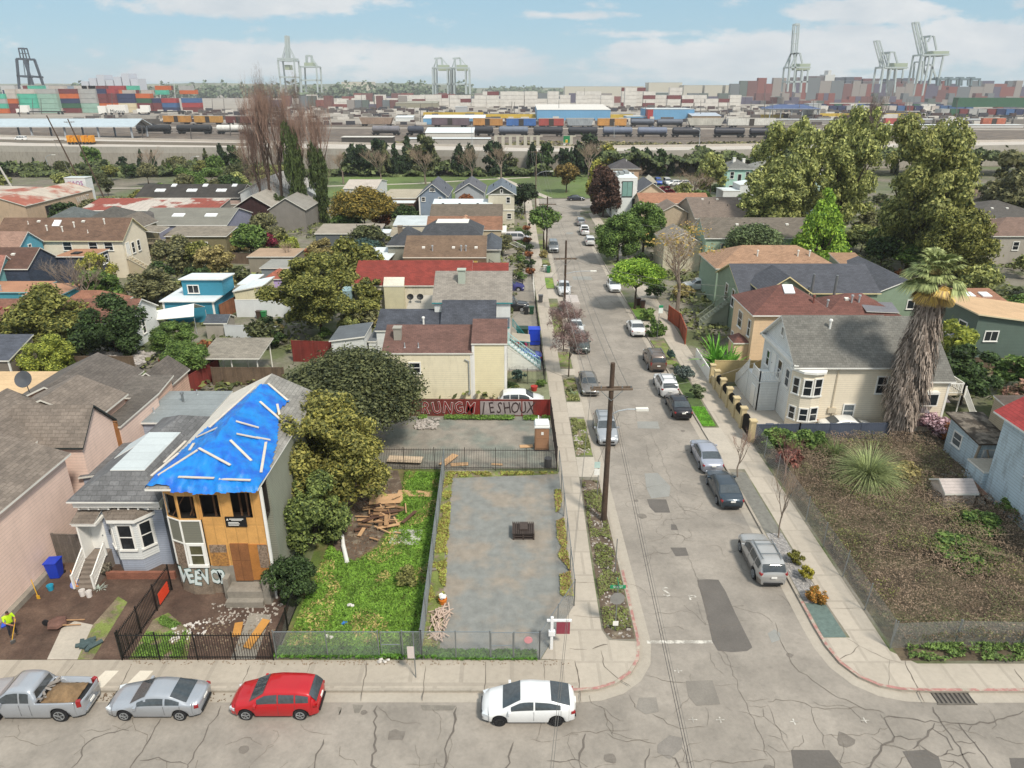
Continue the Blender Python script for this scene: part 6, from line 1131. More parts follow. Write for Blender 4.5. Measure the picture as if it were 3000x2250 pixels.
cols=[(0,68,'orange teal grey teal'),(72,138,'maroon maroon orange pale pale'),(140,265,'grey teal teal teal pale'),(270,400,'seafoam seafoam seafoam seafoam grey'),(402,414,'pale'),(416,535,'maroon green navy orange maroon'),(540,655,'seafoam seafoam grey grey grey'),(658,718,'maroon orange maroon maroon navy'),(720,778,'maroon orange maroon maroon red'),
(782,898,'cream cream navy navy'),(902,998,'maroon maroon green orange'),(1001,1058,'maroon maroon navy'),(1062,1160,'navy blue red'),(1192,1310,'maroon red blue')]
for i,(xa,xb,cs)in enumerate(cols):
 Y=835+i*3;X0=GZ(0,xa,700,Y)[0];X1=GZ(0,xb,700,Y)[0]
 for j,c in enumerate(cs.split()):
  container((X0+X1)/2,Y,j*4.95,abs(X1-X0)-.5,4.9,9,c,f'{c} container, {ordn[j]} from the bottom in the {ordn[i]} coloured stack from the left','coloured container stacks at the left')
rg=random.Random(3)
for i in range(26):
 Y=rg.choice((880,905,930));X=-610+i*9.5;c=rg.choice('maroon orange red navy teal grey pale maroon orange'.split());n=rg.randint(4,5)
 container(X,Y,n*4.6,12+rg.random()*8,4.9,7,c,f'{c} container peeping over the front stacks at the left, {ordw(i)} along','containers behind the coloured stacks')
lt=text('Matson',5.2,(GZ(0,770,722,790)[0],787.4,GZ(0,770,722,790)[1]),(R(90),0,0),plain('#30343c'),'lettering')
xs_,zs_=GZ(0,735,722,790);r=empty('container_lorry',(xs_,790,0),'white container lorry with dark company lettering below the coloured stacks','lorry');xa,xb=GZ(0,645,722,790)[0],GZ(0,825,722,790)[0]
m=MB();m.box(xa+10,xb,787.6,793,2.0,9.6);m.build('trailer',plain('#dedbd4'),r);m=MB();m.box(xa,xa+8,787.6,792.6,1.6,8.6);m.box(xa,xa+3,787.5,792.7,1.0,4.6);m.build('cab',WHITE,r);m=MB();[m.tube((x,787.6,1.2),(x,789,1.2),1.2)for x in(xa+2,xa+7,xa+13,xb-4,xb-8)];m.build('wheels',TYRE,r);lt.parent=r;lt.location=Vector(lt.location)-Vector((xs_,790,0))
for i,(xx,lab)in enumerate([(165,'white lorry cab parked below the teal container stack'),(945,'white lorry cab with empty trailer below the dark red stack')]):
 X,Z=GZ(0,xx,735,800);r=empty('lorry',(X,800,0),lab,'lorry');m=MB();m.box(X-4,X+5,798,802,2,9);m.box(X-8,X-4,798,802,1.6,5.5);m.build('cab',WHITE,r);m=MB();m.box(X+5,X+42,799,801.5,2.2,3.2);m.build('trailer_bed',DARK,r);m=MB();[m.tube((X+q,797.8,1.2),(X+q,799,1.2),1.2)for q in(-6,4,36,40)];m.build('wheels',TYRE,r)
wl='white container in the rows of the middle port yard';wg='white containers in the middle yard'
rows=[(1095,0,640,690),(1130,0,630,675),(1180,0,615,660)];cnt=0
_rn={1095:'near',1130:'central',1180:'far'}
for Y,x0,ya,yb in rows:
 sk=0
 X=-150 if Y<1120 else(-330 if Y>1140 else-250)
 while X<(300 if Y<1120 else 330):
  L=rg.uniform(15,19);n=rg.choice((2,3,4,4,5))if-60<X<260 else rg.choice((1,2,3));
  if rg.random()<.2:X+=L*rg.uniform(.5,1.5)
  for j in range(n):
   if cnt<175:wc='white' if rg.random()<.93 else 'maroon';container(X,Y,j*5.1,L,5.0,9,wc,f'{wc} container, {_ord[j]} from the ground in the {ordw(sk)} stack of the {_rn[Y]} middle row',wg);cnt+=1
  X+=L+.8;sk+=1
for i in range(70):
 row=i//24;Y=(760,880,960)[row];X=(430,300,330)[row]+(i%24)*(9.8 if row else 9.2);c=rg.choice('pale navy grey maroon navy blue green white'.split())
 container(X,Y,1.2,8.2,5.4,12,c,f'{c} box trailer, {ordw(i % 24)} from the left in the {("near", "middle", "far")[row]} row','trailer rows at the right of the port')
container(GZ(2,1990,700,850)[0],850,6,80,9.6,10,'green','long dark green container block at the far right','far right blocks')
# stacks too far to count
g=MB();rg=random.Random(9)
def rowboxes(x0,x1,y,h0,h1,lo=12,hi=26,step=5.2,base=0):
 x=x0
 while x<x1:L=rg.uniform(lo,hi);g.box(x,x+L-.4,y,y+10,base,base+round(rg.uniform(h0,h1)/step)*step,rg.randrange(6));x+=L
rowboxes(420,1400,1480,28,40);rowboxes(700,1500,1400,22,34);rowboxes(430,900,1350,5,14,8,14);rowboxes(250,520,1250,5,11,8,14);rowboxes(-720,-560,1100,5,16);rowboxes(-300,420,1350,8,16,14,22);rowboxes(650,1400,1020,5,7,8,12);rowboxes(560,1200,1120,5,8,8,12);rowboxes(-340,-150,1010,4,16,8,12)
tag(g.build('distant_container_stacks',[mat(c,.8,.1)for c in('#6d4a47','#6a6f72','#5c6560','#8c8580','#5a5566','#7d4a44')],world=True),kind='stuff')
g=MB();rg=random.Random(19)
for row in range(22):
 y=585+row*22+rg.uniform(-4,4);x=-430+rg.uniform(0,60)
 while x<560:
  L=rg.uniform(3,11)
  if mnoise.noise((x*.012,y*.03,4))>-.05:g.box(x,x+L,y,y+rg.uniform(2,4),-.1,rg.uniform(1.2,3.6),rg.randrange(5))
  x+=L+rg.uniform(.8,9)
tag(g.build('parked_yard_vehicles',[mat(c,.8,.1)for c in('#3c3c42','#5a5350','#7d7872','#4a3836','#c3beb6')],world=True),kind='stuff')
for y in(600,628,700,735,820,1010):sheet([(-900,y),(900,y),(900,y+7),(-900,y+7)],-.1,BAL,'yard_road')
# warehouses and yard buildings
def shed(k,x0,x1,yt,yb,Y,D,wall,roof,label,rise=0,name='warehouse'):
 Xa,z1=GZ(k,x0,yt,Y);Xb,_=GZ(k,x1,yt,Y);b=Bld(label,'warehouse',(Xa+Xb)/2,Y,name=name);b.block(Xa,Xb,Y,Y+D,0,max(z1,2),'shedS' if rise else 'flat',rise,wall,roof,.3);return b
SKB=mat('#6b9cc0',.7,.06,.1,'ribs',(1.5,60.),.1);
shed(1,1270,1745,712,780,660,60,SKB,flatroof('#cfcbc4',.05),'wide light blue warehouse with white roof in the middle of the yard',3);b=shed(1,1990,2290,708,778,666,40,SKB,PALE,'big light blue warehouse right of the red block');shed(1,1988,2022,708,778,664,10,plain('#a03a38'),PALE,'narrow red block between the blue warehouses');shed(1,1850,1986,755,778,668,20,SKB,PALE,'low light blue annex left of the red block')
shed(2,62,250,752,783,650,20,stucco('#8d7a64'),flatroof('#a7b0bb'),'low brown office with blue-grey roof right of the blue warehouse',2);shed(1,738,812,692,745,775,14,plain('#a5a6a8'),PALE,'tall grey windowless block above the purple wagon');shed(1,530,930,768,800,590,16,SKB,WHR,'long low blue-roofed loading shed behind the graffiti wagon',2)
shed(1,350,620,668,690,1000,30,stucco('#8f8a78'),flatroof('#8d8b7c'),'low olive-grey transit shed among the white containers',2);shed(1,350,460,762,778,640,14,WHITEW,WHR,'small white-roofed hut near the ribbed wagons',1);shed(1,545,855,862,890,405,14,plain('#c9c5bd'),WHR,'long pale building with white roof by the railway',2);shed(1,425,965,900,935,372,8,stucco('#a8a29b'),WHR,'lower long white-roofed wall building beside the motorway')
shed(1,0,330,890,915,380,8,plain('#4a4642'),flatroof('#c9c5bd'),'dark low shed with pale roof behind the left park trees');b=Bld('blue customs canopy on legs in the right of the yard','canopy',265,715,name='canopy');b.block(238,286,706,730,7,8,'hip',3.5,STEEL,flatroof('#44567c'),1);g2=MB();[g2.box(x,x+.8,707,708,0,7)for x in(240,250,260,270,284)];b.part(g2,'posts',STEEL)
shed(2,820,900,672,765,720,12,plain('#a9aaa6'),PALE,'tall pale grey silo block right of the blue canopy');shed(2,590,1150,775,800,600,10,stucco('#8f8c88'),PALE,'long low grey wall building behind the right trees');shed(2,1500,2100,775,800,610,12,plain('#8f8d8e'),PALE,'long grey trailer shed at the far right');shed(2,1330,2212,812,835,540,8,plain('#c3c1bd'),WHR,'long white roofed platform at the far right')
shed(1,1905,2140,600,655,1250,30,stucco('#66706e'),PALE,'dark glass-fronted office block in the far yard');[shed(1,a,c,y,590,2100,60,stucco('#b9b4a4'),flatroof('#b5b0a0'),lab)for a,c,y,lab in((0,195,530,'distant pale hangar left of the middle cranes'),(1450,1960,560,'wide distant pale terminal building'),(1995,2210,535,'distant pale hangar right of centre'))]
[shed(2,a,c,552,590,2050,50,stucco('#b3ae9f'),flatroof('#9fa394'),lab)for a,c,lab in((10,130,'first of the distant hangars in the right half'),(145,260,'second of the distant hangars in the right half'),(280,420,'third of the distant hangars in the right half'),(440,690,'fourth and widest of the distant hangars in the right half'))]
shed(0,425,815,558,590,1150,30,plain('#8793a0'),flatroof('#8c98a5'),'long blue-grey dockside shed behind the coloured containers');g=MB();X0,z0=GZ(0,530,560,1300);[g.box(X0+i*14,X0+i*14+12,1300,1330,z0-6,z0+8+(i*5)%13)for i in range(7)];one(g,'ship_superstructure',plain('#b9bcc4'),'white ship superstructure rising behind the blue-grey dock shed','ship')
for a,c,Y in((130,240,1150),(290,420,1180),(0,90,1200)):shed(0,a,c,552,580,Y,16,plain('#b5b4b2'),PALE,f'low pale terminal roof in the far left yard, {("middle", "right", "left")[(a > 0) * 1 + (a > 200) * 1 - 1]} one')
YL=mat('#c0a23c',.8,.15,.1)
for k,a,c,y0,y1,Y,lab in[(1,925,1260,740,764,690,'bright yellow kerb wall left of the blue warehouse'),(1,1745,1890,742,766,690,'bright yellow strip right of the blue warehouse'),(1,530,920,728,752,740,'yellow barrier line above the purple wagon'),(2,480,650,742,765,715,'yellow barrier line in front of the blue canopy'),(2,890,1090,735,752,745,'yellow barrier line behind the bare poplar'),(2,1320,1530,735,758,745,'yellow barrier line right of the bare poplar')]:
 Xa,zt=GZ(k,a,y0,Y);Xb,zb=GZ(k,c,y1,Y);g=MB();g.box(Xa,Xb,Y,Y+3,0,max(1.2,zt));one(g,'yellow_barrier',YL,lab,'barrier')
 # cranes of the port
CRW=plain('#a9b3b2',.6,.05);CRD=plain('#39434e',.6,.05);CRG=plain('#a5b09a',.6,.05)
def crane(label,legs,booms,house=None,m=None,Y=1200,dep=26,t=2.2,tilt=None,ws=None):
 x,z=GZ(*legs[0][0],Y);r=empty('container_crane',(x,Y+dep/2,0),label,'crane','container cranes of the port');m=m or CRW;g=MB()
 for a,b_ in legs:
  (xa,za),(xb,zb)=GZ(*a,Y),GZ(*b_,Y)
  if zb<12:zb=0
  for yy in(Y,Y+dep):g.beam((xa,yy,za),(xb,yy,zb),t,t)
 zt=max(GZ(*a,Y)[1]for a,_ in legs)
 xs=[GZ(*a,Y)for a,_ in legs];[g.beam((xx,Y,zz),(xx,Y+dep,zz),t*.8,t*.8)for xx,zz in xs]
 g.build('frame',m,r)
 g=MB()
 for a,b_,w in booms:
  (xa,za),(xb,zb)=GZ(*a,Y),GZ(*b_,Y)
  for yy in(Y+dep*.35,Y+dep*.65):g.beam((xa,yy,za),(xb,yy,zb),w,w)
 g.build('boom',m,r)
 if house:(xa,za),(xb,zb)=GZ(*house[0],Y),GZ(*house[1],Y);g=MB();g.box(xa,xb,Y+4,Y+dep-4,zb,za);g.build('machinery_house',plain('#9fa993'),r)
T0=0
crane('dark navy crane at the far left with narrow raised frame',[((0,108,382),(0,128,600)),((0,155,382),(0,232,600)),((0,108,382),(0,155,382)),((0,112,492),(0,212,500))],[((0,95,312),(0,110,382),1.4),((0,130,312),(0,150,382),1.4),((0,95,312),(0,130,312),2.2),((0,102,345),(0,142,345),1.),((0,125,382),(0,140,495),.8)],m=CRD,t=3)
crane('pale crane with raised boom above the tall bare poplars',[((0,1800,392),(0,1825,600)),((0,1905,392),(0,1920,600)),((0,1800,392),(0,1905,392)),((0,1800,380),(0,1905,380)),((0,1812,500),(0,1912,500))],[((0,1838,230),(0,1846,400),2.6),((0,1850,230),(0,1858,400),2.6),((0,1838,290),(0,1815,380),1),((0,1850,290),(0,1895,380),1),((0,1836,232),(0,1852,232),2)],((0,1838,420),(0,1872,452)))
crane('pale crane with folded boom right of the raised one',[((0,1946,432),(0,1955,600)),((0,2050,432),(0,2060,600)),((0,1946,432),(0,2050,432)),((0,1950,520),(0,2056,520))],[((0,1972,360),(0,1972,430),1.6),((0,2005,360),(0,2008,430),1.6),((0,1972,360),(0,2005,360),2.4),((0,2005,375),(0,2045,430),1)],((0,1965,405),(0,2025,432)))
for i,dx in enumerate((0,120)):crane(('left','right')[i]+' crane of the pale pair with crooked booms in the middle',[((1,590+dx,440),(1,594+dx,610)),((1,608+dx,440),(1,612+dx,610)),((1,686+dx*.97,450),(1,690+dx*.97,610)),((1,706+dx,450),(1,712+dx,610)),((1,590+dx,440),(1,706+dx,440)),((1,592+dx,545),(1,708+dx,545))],[((1,598+dx,378),(1,645+dx,374),2.2),((1,645+dx,374),(1,650+dx,425),2.2),((1,612+dx,378),(1,616+dx,440),1.8),((1,612+dx,380),(1,592+dx,440),.9),((1,655+dx,385),(1,690+dx,430),.9)],((1,625+dx,420),(1,695+dx,458)),t=1.9)
crane('slender pale crane with near-vertical boom at the right',[((2,695,435),(2,680,595)),((2,730,435),(2,715,595)),((2,775,455),(2,765,600)),((2,812,455),(2,800,600)),((2,695,437),(2,830,437)),((2,740,345),(2,700,435)),((2,760,345),(2,775,410)),((2,740,345),(2,725,435)),((2,685,530),(2,810,530))],[((2,742,152),(2,728,345),1.6),((2,771,152),(2,755,345),1.6),((2,742,155),(2,771,155),2.5),((2,738,215),(2,768,215),1),((2,733,280),(2,762,280),1)],((2,745,412),(2,830,455)),CRW)
crane('pale crane with backward-leaning boom left of the last pair',[((2,1302,435),(2,1278,600)),((2,1350,440),(2,1335,520)),((2,1385,448),(2,1372,600)),((2,1430,448),(2,1422,510)),((2,1302,438),(2,1460,438)),((2,1372,338),(2,1392,410)),((2,1342,345),(2,1330,430)),((2,1342,338),(2,1372,338))],[((2,1272,262),(2,1318,435),1.6),((2,1295,262),(2,1345,430),1.6),((2,1272,264),(2,1295,264),2.2),((2,1285,320),(2,1312,320),1),((2,1300,380),(2,1330,380),1)],((2,1365,408),(2,1462,446)),CRW)
crane('tallest pale crane with backward-leaning boom at the right',[((2,1552,355),(2,1518,540)),((2,1602,360),(2,1552,620)),((2,1632,365),(2,1600,545)),((2,1690,362),(2,1652,545)),((2,1552,357),(2,1730,352)),((2,1610,232),(2,1590,270)),((2,1628,235),(2,1645,325)),((2,1560,400),(2,1548,520)),((2,1612,420),(2,1640,500))],[((2,1524,142),(2,1568,355),1.8),((2,1550,142),(2,1596,345),1.8),((2,1524,144),(2,1550,144),2.6),((2,1540,215),(2,1565,215),1),((2,1552,280),(2,1580,280),1)],((2,1618,330),(2,1732,360)),CRW)
for i in range(4):x0=1655+i*72;crane(f'low yard gantry crane, {ordn[i]} from the left of the right-hand row',[((2,x0,515),(2,x0-4,555)),((2,x0+52,515),(2,x0+50,555)),((2,x0,512),(2,x0+60,512))],[((2,x0+12,505),(2,x0+45,505),3)],None,plain('#6d7e84'),Y=1200,t=2.6)
# ship with containers
g=MB();X0,X1=GZ(2,720,590,1600)[0],GZ(2,1500,590,1600)[0];r=empty('container_ship',((X0+X1)/2,1600,0),'container ship stacked high behind the right-hand cranes','ship');g.prism([(X0,1600),(X1,1600),(X1+20,1615),(X1,1630),(X0,1630)],0,14);g.build('hull',plain('#5a5f6a'),r)
g=MB();x=X0;
for px0,px1,py in((725,770,500),(815,925,492),(990,1048,500),(1060,1165,498),(1170,1280,508),(1330,1420,510),(1425,1505,505)):
 g=MB();a,zt=GZ(2,px0,py,1600);c_,_=GZ(2,px1,py,1600);n=max(2,int((c_-a)/13));
 for i in range(n):
  for j in range(5):g.box(a+(c_-a)*i/n,a+(c_-a)*(i+.95)/n,1598+(i%2),1625,14+(zt-14)*j/5,14+(zt-14)*(j+.95)/5,rg.randrange(5))
 g.build('deck_cargo',[mat(c,.8,.08)for c in('#5f5558','#6b6668','#6a4547','#4f5560','#77726f')],r)
a,zt=GZ(2,925,470,1600);c_,_=GZ(2,988,470,1600);g=MB();g.box(a,c_,1597,1627,14,zt-4);g.box(a+6,c_-8,1600,1620,zt-4,zt+4);g.build('bridge',plain('#c3c3bf'),r)
# far shore: low hills and tree line
hl=MB();rg=random.Random(21);n=120;prev=None
for i in range(n+1):
 x=-2600+5200*i/n;h=(34+9*mnoise.noise((x*.003,0,0))if x<-200 else 20+5*mnoise.noise((x*.004,3,0)))if x<1000 else 17;hl.v+=[(x,2700,0),(x,2900,h),(x,3600,h*.9)]
 if i:k=len(hl.v)-6;hl.f+=[(k,k+3,k+4,k+1),(k+1,k+4,k+5,k+2)];hl.m+=[0,0]
struct(hl,'hills',mat('#646a58',.95,.3,.01,col2='#747461',n2=.008,name='far_hills'))
rng=np.random.default_rng(4);P=[];S=[]
for i in range(1150):
 x=rng.uniform(-2300,1400);hh=rng.uniform(14,26)*(1 if x<100 else.7);y=2650 if x<300 else 2450;w=rng.uniform(14,40)
 if-1100<x<-100:y=1900;hh=rng.uniform(12,40 if rng.random()<.3 else 30);w=rng.uniform(12,26)
 if 600<x<1400 and rng.random()<.7:continue
 c=rng.normal(0,1,(26,3));c/=np.linalg.norm(c,axis=1,keepdims=True);P.append(np.array([x,y+rng.uniform(-60,60),hh*.55])+c*[w*.5,w*.4,hh*.5]);S.append(np.full(26,4.2))
me=leaf_mesh('far_trees',np.concatenate(P),np.concatenate(P)*0+[0,-.3,.6],np.concatenate(S),leafmat('#4f5a44','#343f30',0),rng,.8);o=bpy.data.objects.new('far_woodland',me);C.objects.link(o);tag(o,kind='stuff')
# masts and lamp posts of the yard and motorway
def lamp_post(k,xb,yb,xt,yt,z0,label,arm=0,name='lamp_post',r0=.16,Y=None,m=None,group='lamp posts and masts beyond the park'):
 p=G(k,xb,yb,z0);X,Z=GZ(k,xt,yt,p[1]);r=empty(name,(p[0],p[1],z0),label,'lamp post' if arm else 'mast',group);g=MB();g.tube((p[0],p[1],z0),(X,p[1],Z),r0,r0*.6,6);g.build('pole',m or STEEL,r)
 if arm:g=MB();g.path([(X,p[1],Z),(X+arm*.4,p[1],Z+.7),(X+arm,p[1],Z+.9)],r0*.5);g.build('arm',m or STEEL,r);g=MB();g.obox((X+arm*1.15,p[1],Z+.9),(abs(arm)*.45,.4,.2));g.build('lamp_head',TRIM,r)
for i,(x,y0,y1)in enumerate([(128,755,620),(215,740,640),(270,740,640),(730,735,600),(925,900,820),(1240,905,830),(1380,740,640),(1455,740,640),(1495,880,800),(1715,740,600)]):lamp_post(0,x,y0,x-6,y1,0,f'thin mast in the left yard, {ordn[i]} from the left',r0=.35,m=plain('#5a5552'))
for i,(x,y0,y1)in enumerate([(130,715,590),(215,765,620),(512,800,670),(588,745,660),(700,700,600),(1105,765,660),(1122,765,660),(1185,720,620),(1410,775,650),(1575,690,570),(1970,775,650)]):lamp_post(1,x,y0,x,y1,0,f'thin mast in the middle yard, {ordn[i]} from the left',r0=.35,m=plain('#5a5552'))
for i,(x,y0,y1)in enumerate([(115,780,650),(230,720,610),(290,780,650),(440,780,660),(530,765,540),(582,765,650),(755,765,630),(845,765,650),(880,765,650),(1450,765,640),(1470,765,640),(1775,765,650)]):lamp_post(2,x,y0,x+3,y1,0,f'thin mast in the right yard, {ordn[i]} from the left',r0=.35,m=plain('#6a6664'))
for i,(x,yb,yt)in enumerate([(858,600,520),(1030,650,515),(1125,650,515),(405,610,510)]):lamp_post(0,x+12,yb,x,yt,0,f'leaning white floodlight mast in the left port, {ordn[i]} of four',r0=.7,m=plain('#c3c3bf'))
for i,(k,xb,yb,xt,yt,arm)in enumerate([(0,320,1110,295,1020,2.6),(0,1245,1110,1232,1030,2.4),(1,848,985,845,800,0),(1,1768,890,1768,790,0),(2,108,955,112,850,-2),(2,525,1056,530,1035,2)]):lamp_post(k,xb,yb,xt,yt,FWY if k else 0,f'grey lamp post near the motorway, {ordn[i]} from the left',arm,r0=.14)
X0,Z0=GZ(1,1440,885,300);X1,Z1=GZ(1,1480,940,300);r=empty('motorway_sign',(X0,300,FWY),'green motorway direction sign on a post','sign');g=MB();g.obox(((X0+X1)/2,300,(Z0+Z1)/2+.6),(X1-X0,.15,(Z0-Z1)*.8));p=g.build('sign_panel',plain('#1d7a4a'),r);g=MB();g.tube((X1-.5,300.3,FWY),(X1-.5,300.3,Z0),.15);g.build('post',METAL,r)
g=MB();[g.box(X0+.9,X1-.9-q,299.86,299.9,Z0-1.5-1.1*q,Z0-1.1-1.1*q)for q in(0,.8,1.6)];g.build('sign_legend',WHITE,r);g=MB();g.box(X0+.8,X1-.8,299.85,299.9,Z1+.9,Z1+2.0);g.build('yellow_plate',plain('#c9a82a'),r)
for i,(xa,xb)in enumerate(((990,1180),(1182,1305),(1440,1520))):X0,z=GZ(1,xa,878,372);X1,_=GZ(1,xb,878,372);g=MB();n=int((X1-X0)/3);[g.box(X0+(X1-X0)*j/n,X0+(X1-X0)*j/n+1.6,372,372.2,0,z)for j in range(n)];g.box(X0,X1,372.2,372.3,z-.6,z);one(g,'slatted_screen',plain('#b9b3a4'),f'pale slatted screen beyond the motorway, {ordn[i]} from the left','fence')
# the air
hz=bpy.data.materials.new('haze');hz.use_nodes=True;N=hz.node_tree.nodes;L=hz.node_tree.links;N.remove(N['Principled BSDF']);v=N.new('ShaderNodeVolumePrincipled');v.inputs['Color'].default_value=(.86,.9,.96,1);v.inputs['Density'].default_value=.00012;v.inputs['Anisotropy'].default_value=.2;L.new(v.outputs[0],N['Material Output'].inputs['Volume'])
g=MB();g.box(-5250,5250,-1550,6550,-1.6,122);tag(g.build('haze',hz,world=True),kind='stuff')
# ------------------------------------------------------------------ trees
def T(shape,x,y,w,h,leaf,label,group=None,**k):return tree(shape,x,y,w,h,leaf,label,group,**k)
T('wide',-13.1,53.9,12.4,8.6,'bay','big dense grey-green tree spreading behind the tarpaulin house',n=56000,ls=.0125,k=150,clear=.4,tr=.3)
T('lobed',-13.7,43.6,10.6,8.6,leafmat('#7f7a40','#3f4526'),'yellow-green tree leaning over the side of the tarpaulin house',n=60000,ls=.0125,k=190,clear=.3,tr=.2,var=1)
T('lumpy',-13.0,39.3,5.2,5.2,leafmat('#66703c','#38452a'),'lower green tree between the yellow-green tree and the grass lot',n=16000,ls=.022,k=40,clear=.4,var=2);bush(-13.0,33.9,3.2,3.1,'dark','dark green shrub at the front corner of the tarpaulin house',n=11000,ls=.026,k=36)
T('lobed',-23.0,81.5,12.6,10.2,LV['olive'],'large round yellow-tipped evergreen in the middle left yards',n=42000,ls=.0145,k=100,clear=1.2,var=3);T('lumpy',-18.8,91,4.8,5.0,LV['olive'],'small evergreen beside the cream stucco wall',n=5000,ls=.045,var=4,k=20)
T('wide',-30,146,13.5,9.8,leafmat('#7d6c34','#2d331a'),'wide round tree with bronze tips beside the park path',n=22000,ls=.02,k=70,clear=.8,var=5)
T('round',15.4,207,7.8,8.8,leafmat('#7d6a3c','#35301c'),'round bronze-green tree on its own at the park entrance',n=5000,ls=.045,k=30)
T('lumpy',21.0,166,8.6,11.5,leafmat('#4f3b32','#2c211e'),'tall purple-brown tree beside the white modern house',n=9000,ls=.035,k=40,clear=1);T('lumpy',20.5,176,6,11.5,'yellow','yellow-green tree top behind the purple-brown tree',n=5000,ls=.045,var=1)
T('lumpy',18.2,121,8.4,8.4,LV['green'],'drooping green street tree over the parked cars at the right',n=20000,ls=.022,k=60,clear=1.4,var=6);T('lumpy',23.4,126,7.6,9.2,LV['green'],'second drooping green tree behind the right pavement',n=16000,ls=.024,k=60,var=7)
T('wide',16.7,93,7.8,7.3,LV['lime'],'bright lime green street tree at the right kerb',n=18000,ls=.021,k=50,clear=1.8,lean=(0,0),tr=.2)
T('wide',5.9,131.5,6.8,8.2,LV['green'],'feathery green street tree left of the road',n=6000,ls=.04,clear=2.4,tr=.18,var=8);T('round',3.0,170,6,7.5,LV['pine'],'dark street tree near the end of the left pavement',n=4000,ls=.05,clear=1.5);T('lumpy',-1.8,126,4.5,4.0,'dull','leafy garden tree in front of the white porch',n=2500,ls=.06);
T('lobed',55,142,18,23,LV['eucal'],'huge pale-tipped tree at the right, left half of the pair',n=30000,ls=.0165,k=120,clear=1.5,var=9);T('lobed',66,145,16,25,LV['eucal'],'huge pale-tipped tree at the right, taller half of the pair',n=30000,ls=.0165,k=120,clear=1.5,var=10)
T('lobed',64,113,17.5,24,leafmat('#868650','#434c2c'),'tallest dense dark tree at the right behind the palm',n=42000,ls=.015,k=140,clear=1.2,var=11);T('lumpy',62,98,9.5,12.5,'olive','dark olive tree directly behind the palm crown',n=18000,ls=.022,k=60,var=12);T('lumpy',70,118,10,15,'olive','olive tree at the right flank of the tallest tree',n=7000,ls=.04,var=1)
T('cone',46.5,107,11,14.8,LV['lime'],'bright green cone-shaped tree behind the slate-roofed house',n=24000,ls=.019,k=70,clear=.6,d=10);T('lobed',47,131,12.5,14.6,'eucal','olive tree between the brown roofs and the huge pair',n=18000,ls=.022,k=90,var=13)
T('wide',37,108.5,9.5,9.2,leafmat('#5f6c48','#2c3623'),'dark glossy tree in front of the pale green house',n=16000,ls=.023,k=60,var=14);T('lumpy',50.5,186,8,12.5,'eucal','brown-green conifer behind the terracotta roof',n=5000,ls=.045,var=2);T('lumpy',40,193,6,3.6,'red','pinkish-red blossom shrub in the far yard',n=1500,ls=.07)
T('lumpy',104,152,13,15.5,'dull','hazy green tree at the far right edge',n=6000,ls=.04,var=3);T('lumpy',116,150,12,16,'eucal','second hazy tree at the far right edge',n=5000,ls=.045,var=4);T('wide',77,96,9.5,6.2,'khaki','loose yellow-green tree by the far right fence',n=5000,ls=.045,var=5)
T('lumpy',43.6,66.5,4.8,6.8,LV['yel'],'bright yellow-green tree right of the palm trunk',n=7000,ls=.04,var=6);T('lumpy',42.6,61.5,6.4,6.0,'dark','dark green tree against the rear deck of the cream house',n=8000,ls=.036,var=7);T('lumpy',46.5,58,5,3.8,leafmat('#8c6a5c','#4b4a30'),'reddish leafy scrub behind the rotten lean-to',n=4000,ls=.045,var=8);T('lumpy',50,64,6,4.5,'green','green scrub at the right edge above the red roof',n=4000,ls=.045,var=9)
# far left and middle left yards
for i,(sh,x,y,w,h,lf,lab)in enumerate([
('lumpy',-52,75,9.5,7.8,'olive','yellow-tipped tree in front of the long brown roof'),('lumpy',-60,72.5,9,6.6,'olive','yellow-green tree at the left edge above the tan roof'),('lumpy',-43.6,73.5,8,7.2,'dark','dark green tree left of the white canopy tent'),('lumpy',-56,66,5,4.6,'yel','bright yellow-green bush at the left edge'),
('lumpy',-46.2,66.4,5.4,5.2,'yel','feathery lime bamboo clump beside the strip-window house'),('wide',-32.8,66.6,4.8,4.8,'green','small round green tree beside the grey carport'),('lumpy',-35.2,62.3,3.8,2.8,'green','green shrub in front of the dark red fence'),('lumpy',-38.2,75.5,5,3.6,'green','green shrubs below the white canopy tent'),
('lumpy',-56,93,6.5,5.5,'green','green tree behind the turquoise bungalow'),('lumpy',-59,99,5,6.5,'yellow','yellow-green tree beside the dark navy house'),('lumpy',-50,96,7,4.8,'dull','dull green tree behind the pale bare tree'),('lumpy',-54.5,113.5,6.5,6.2,'dull','soft grey-green tree beside the outside stairs'),('lumpy',-47.5,111,6.5,5.2,'khaki','khaki tree behind the teal cottage'),
('wide',-44.6,126,6.2,4.2,'red','magenta plum tree beside the olive house'),('lumpy',-50,129,5,3.8,'khaki','bronze shrub beside the olive house wall'),('lumpy',-38,121,4,4.2,'yel','yellow willow bush in the middle yards'),('lumpy',-31.6,118,5,4.6,'khaki','pale budding tree in the middle yards'),('lumpy',-27.2,118,4,3.8,'red','narrow magenta shrub in the middle yards'),('wide',-24.6,117,6.6,5.0,'blue','blue-green round tree by the white patio roof'),
('lumpy',-27,103,6.5,4.6,'dull','grey-green tangled tree behind the large round evergreen'),('lumpy',-22.6,100.5,8.6,8.4,'olive','second yellow-tipped evergreen behind the large round one'),('round',-10.6,170,4.2,5.0,'rust','orange tree full of fruit between the slate gables'),('lumpy',-1.5,172,6,6,'green','leafy green tree at the park edge behind the cream gable'),('wide',-39,175,6,4,'green','low green thicket beside the poplars')]):
 T(sh,x,y,w,h,lf,lab,'yard trees at the left',n=int(6500 if y>90 else 16000),ls=.036 if y>90 else.022,k=40,clear=h*.12,var=i%9)
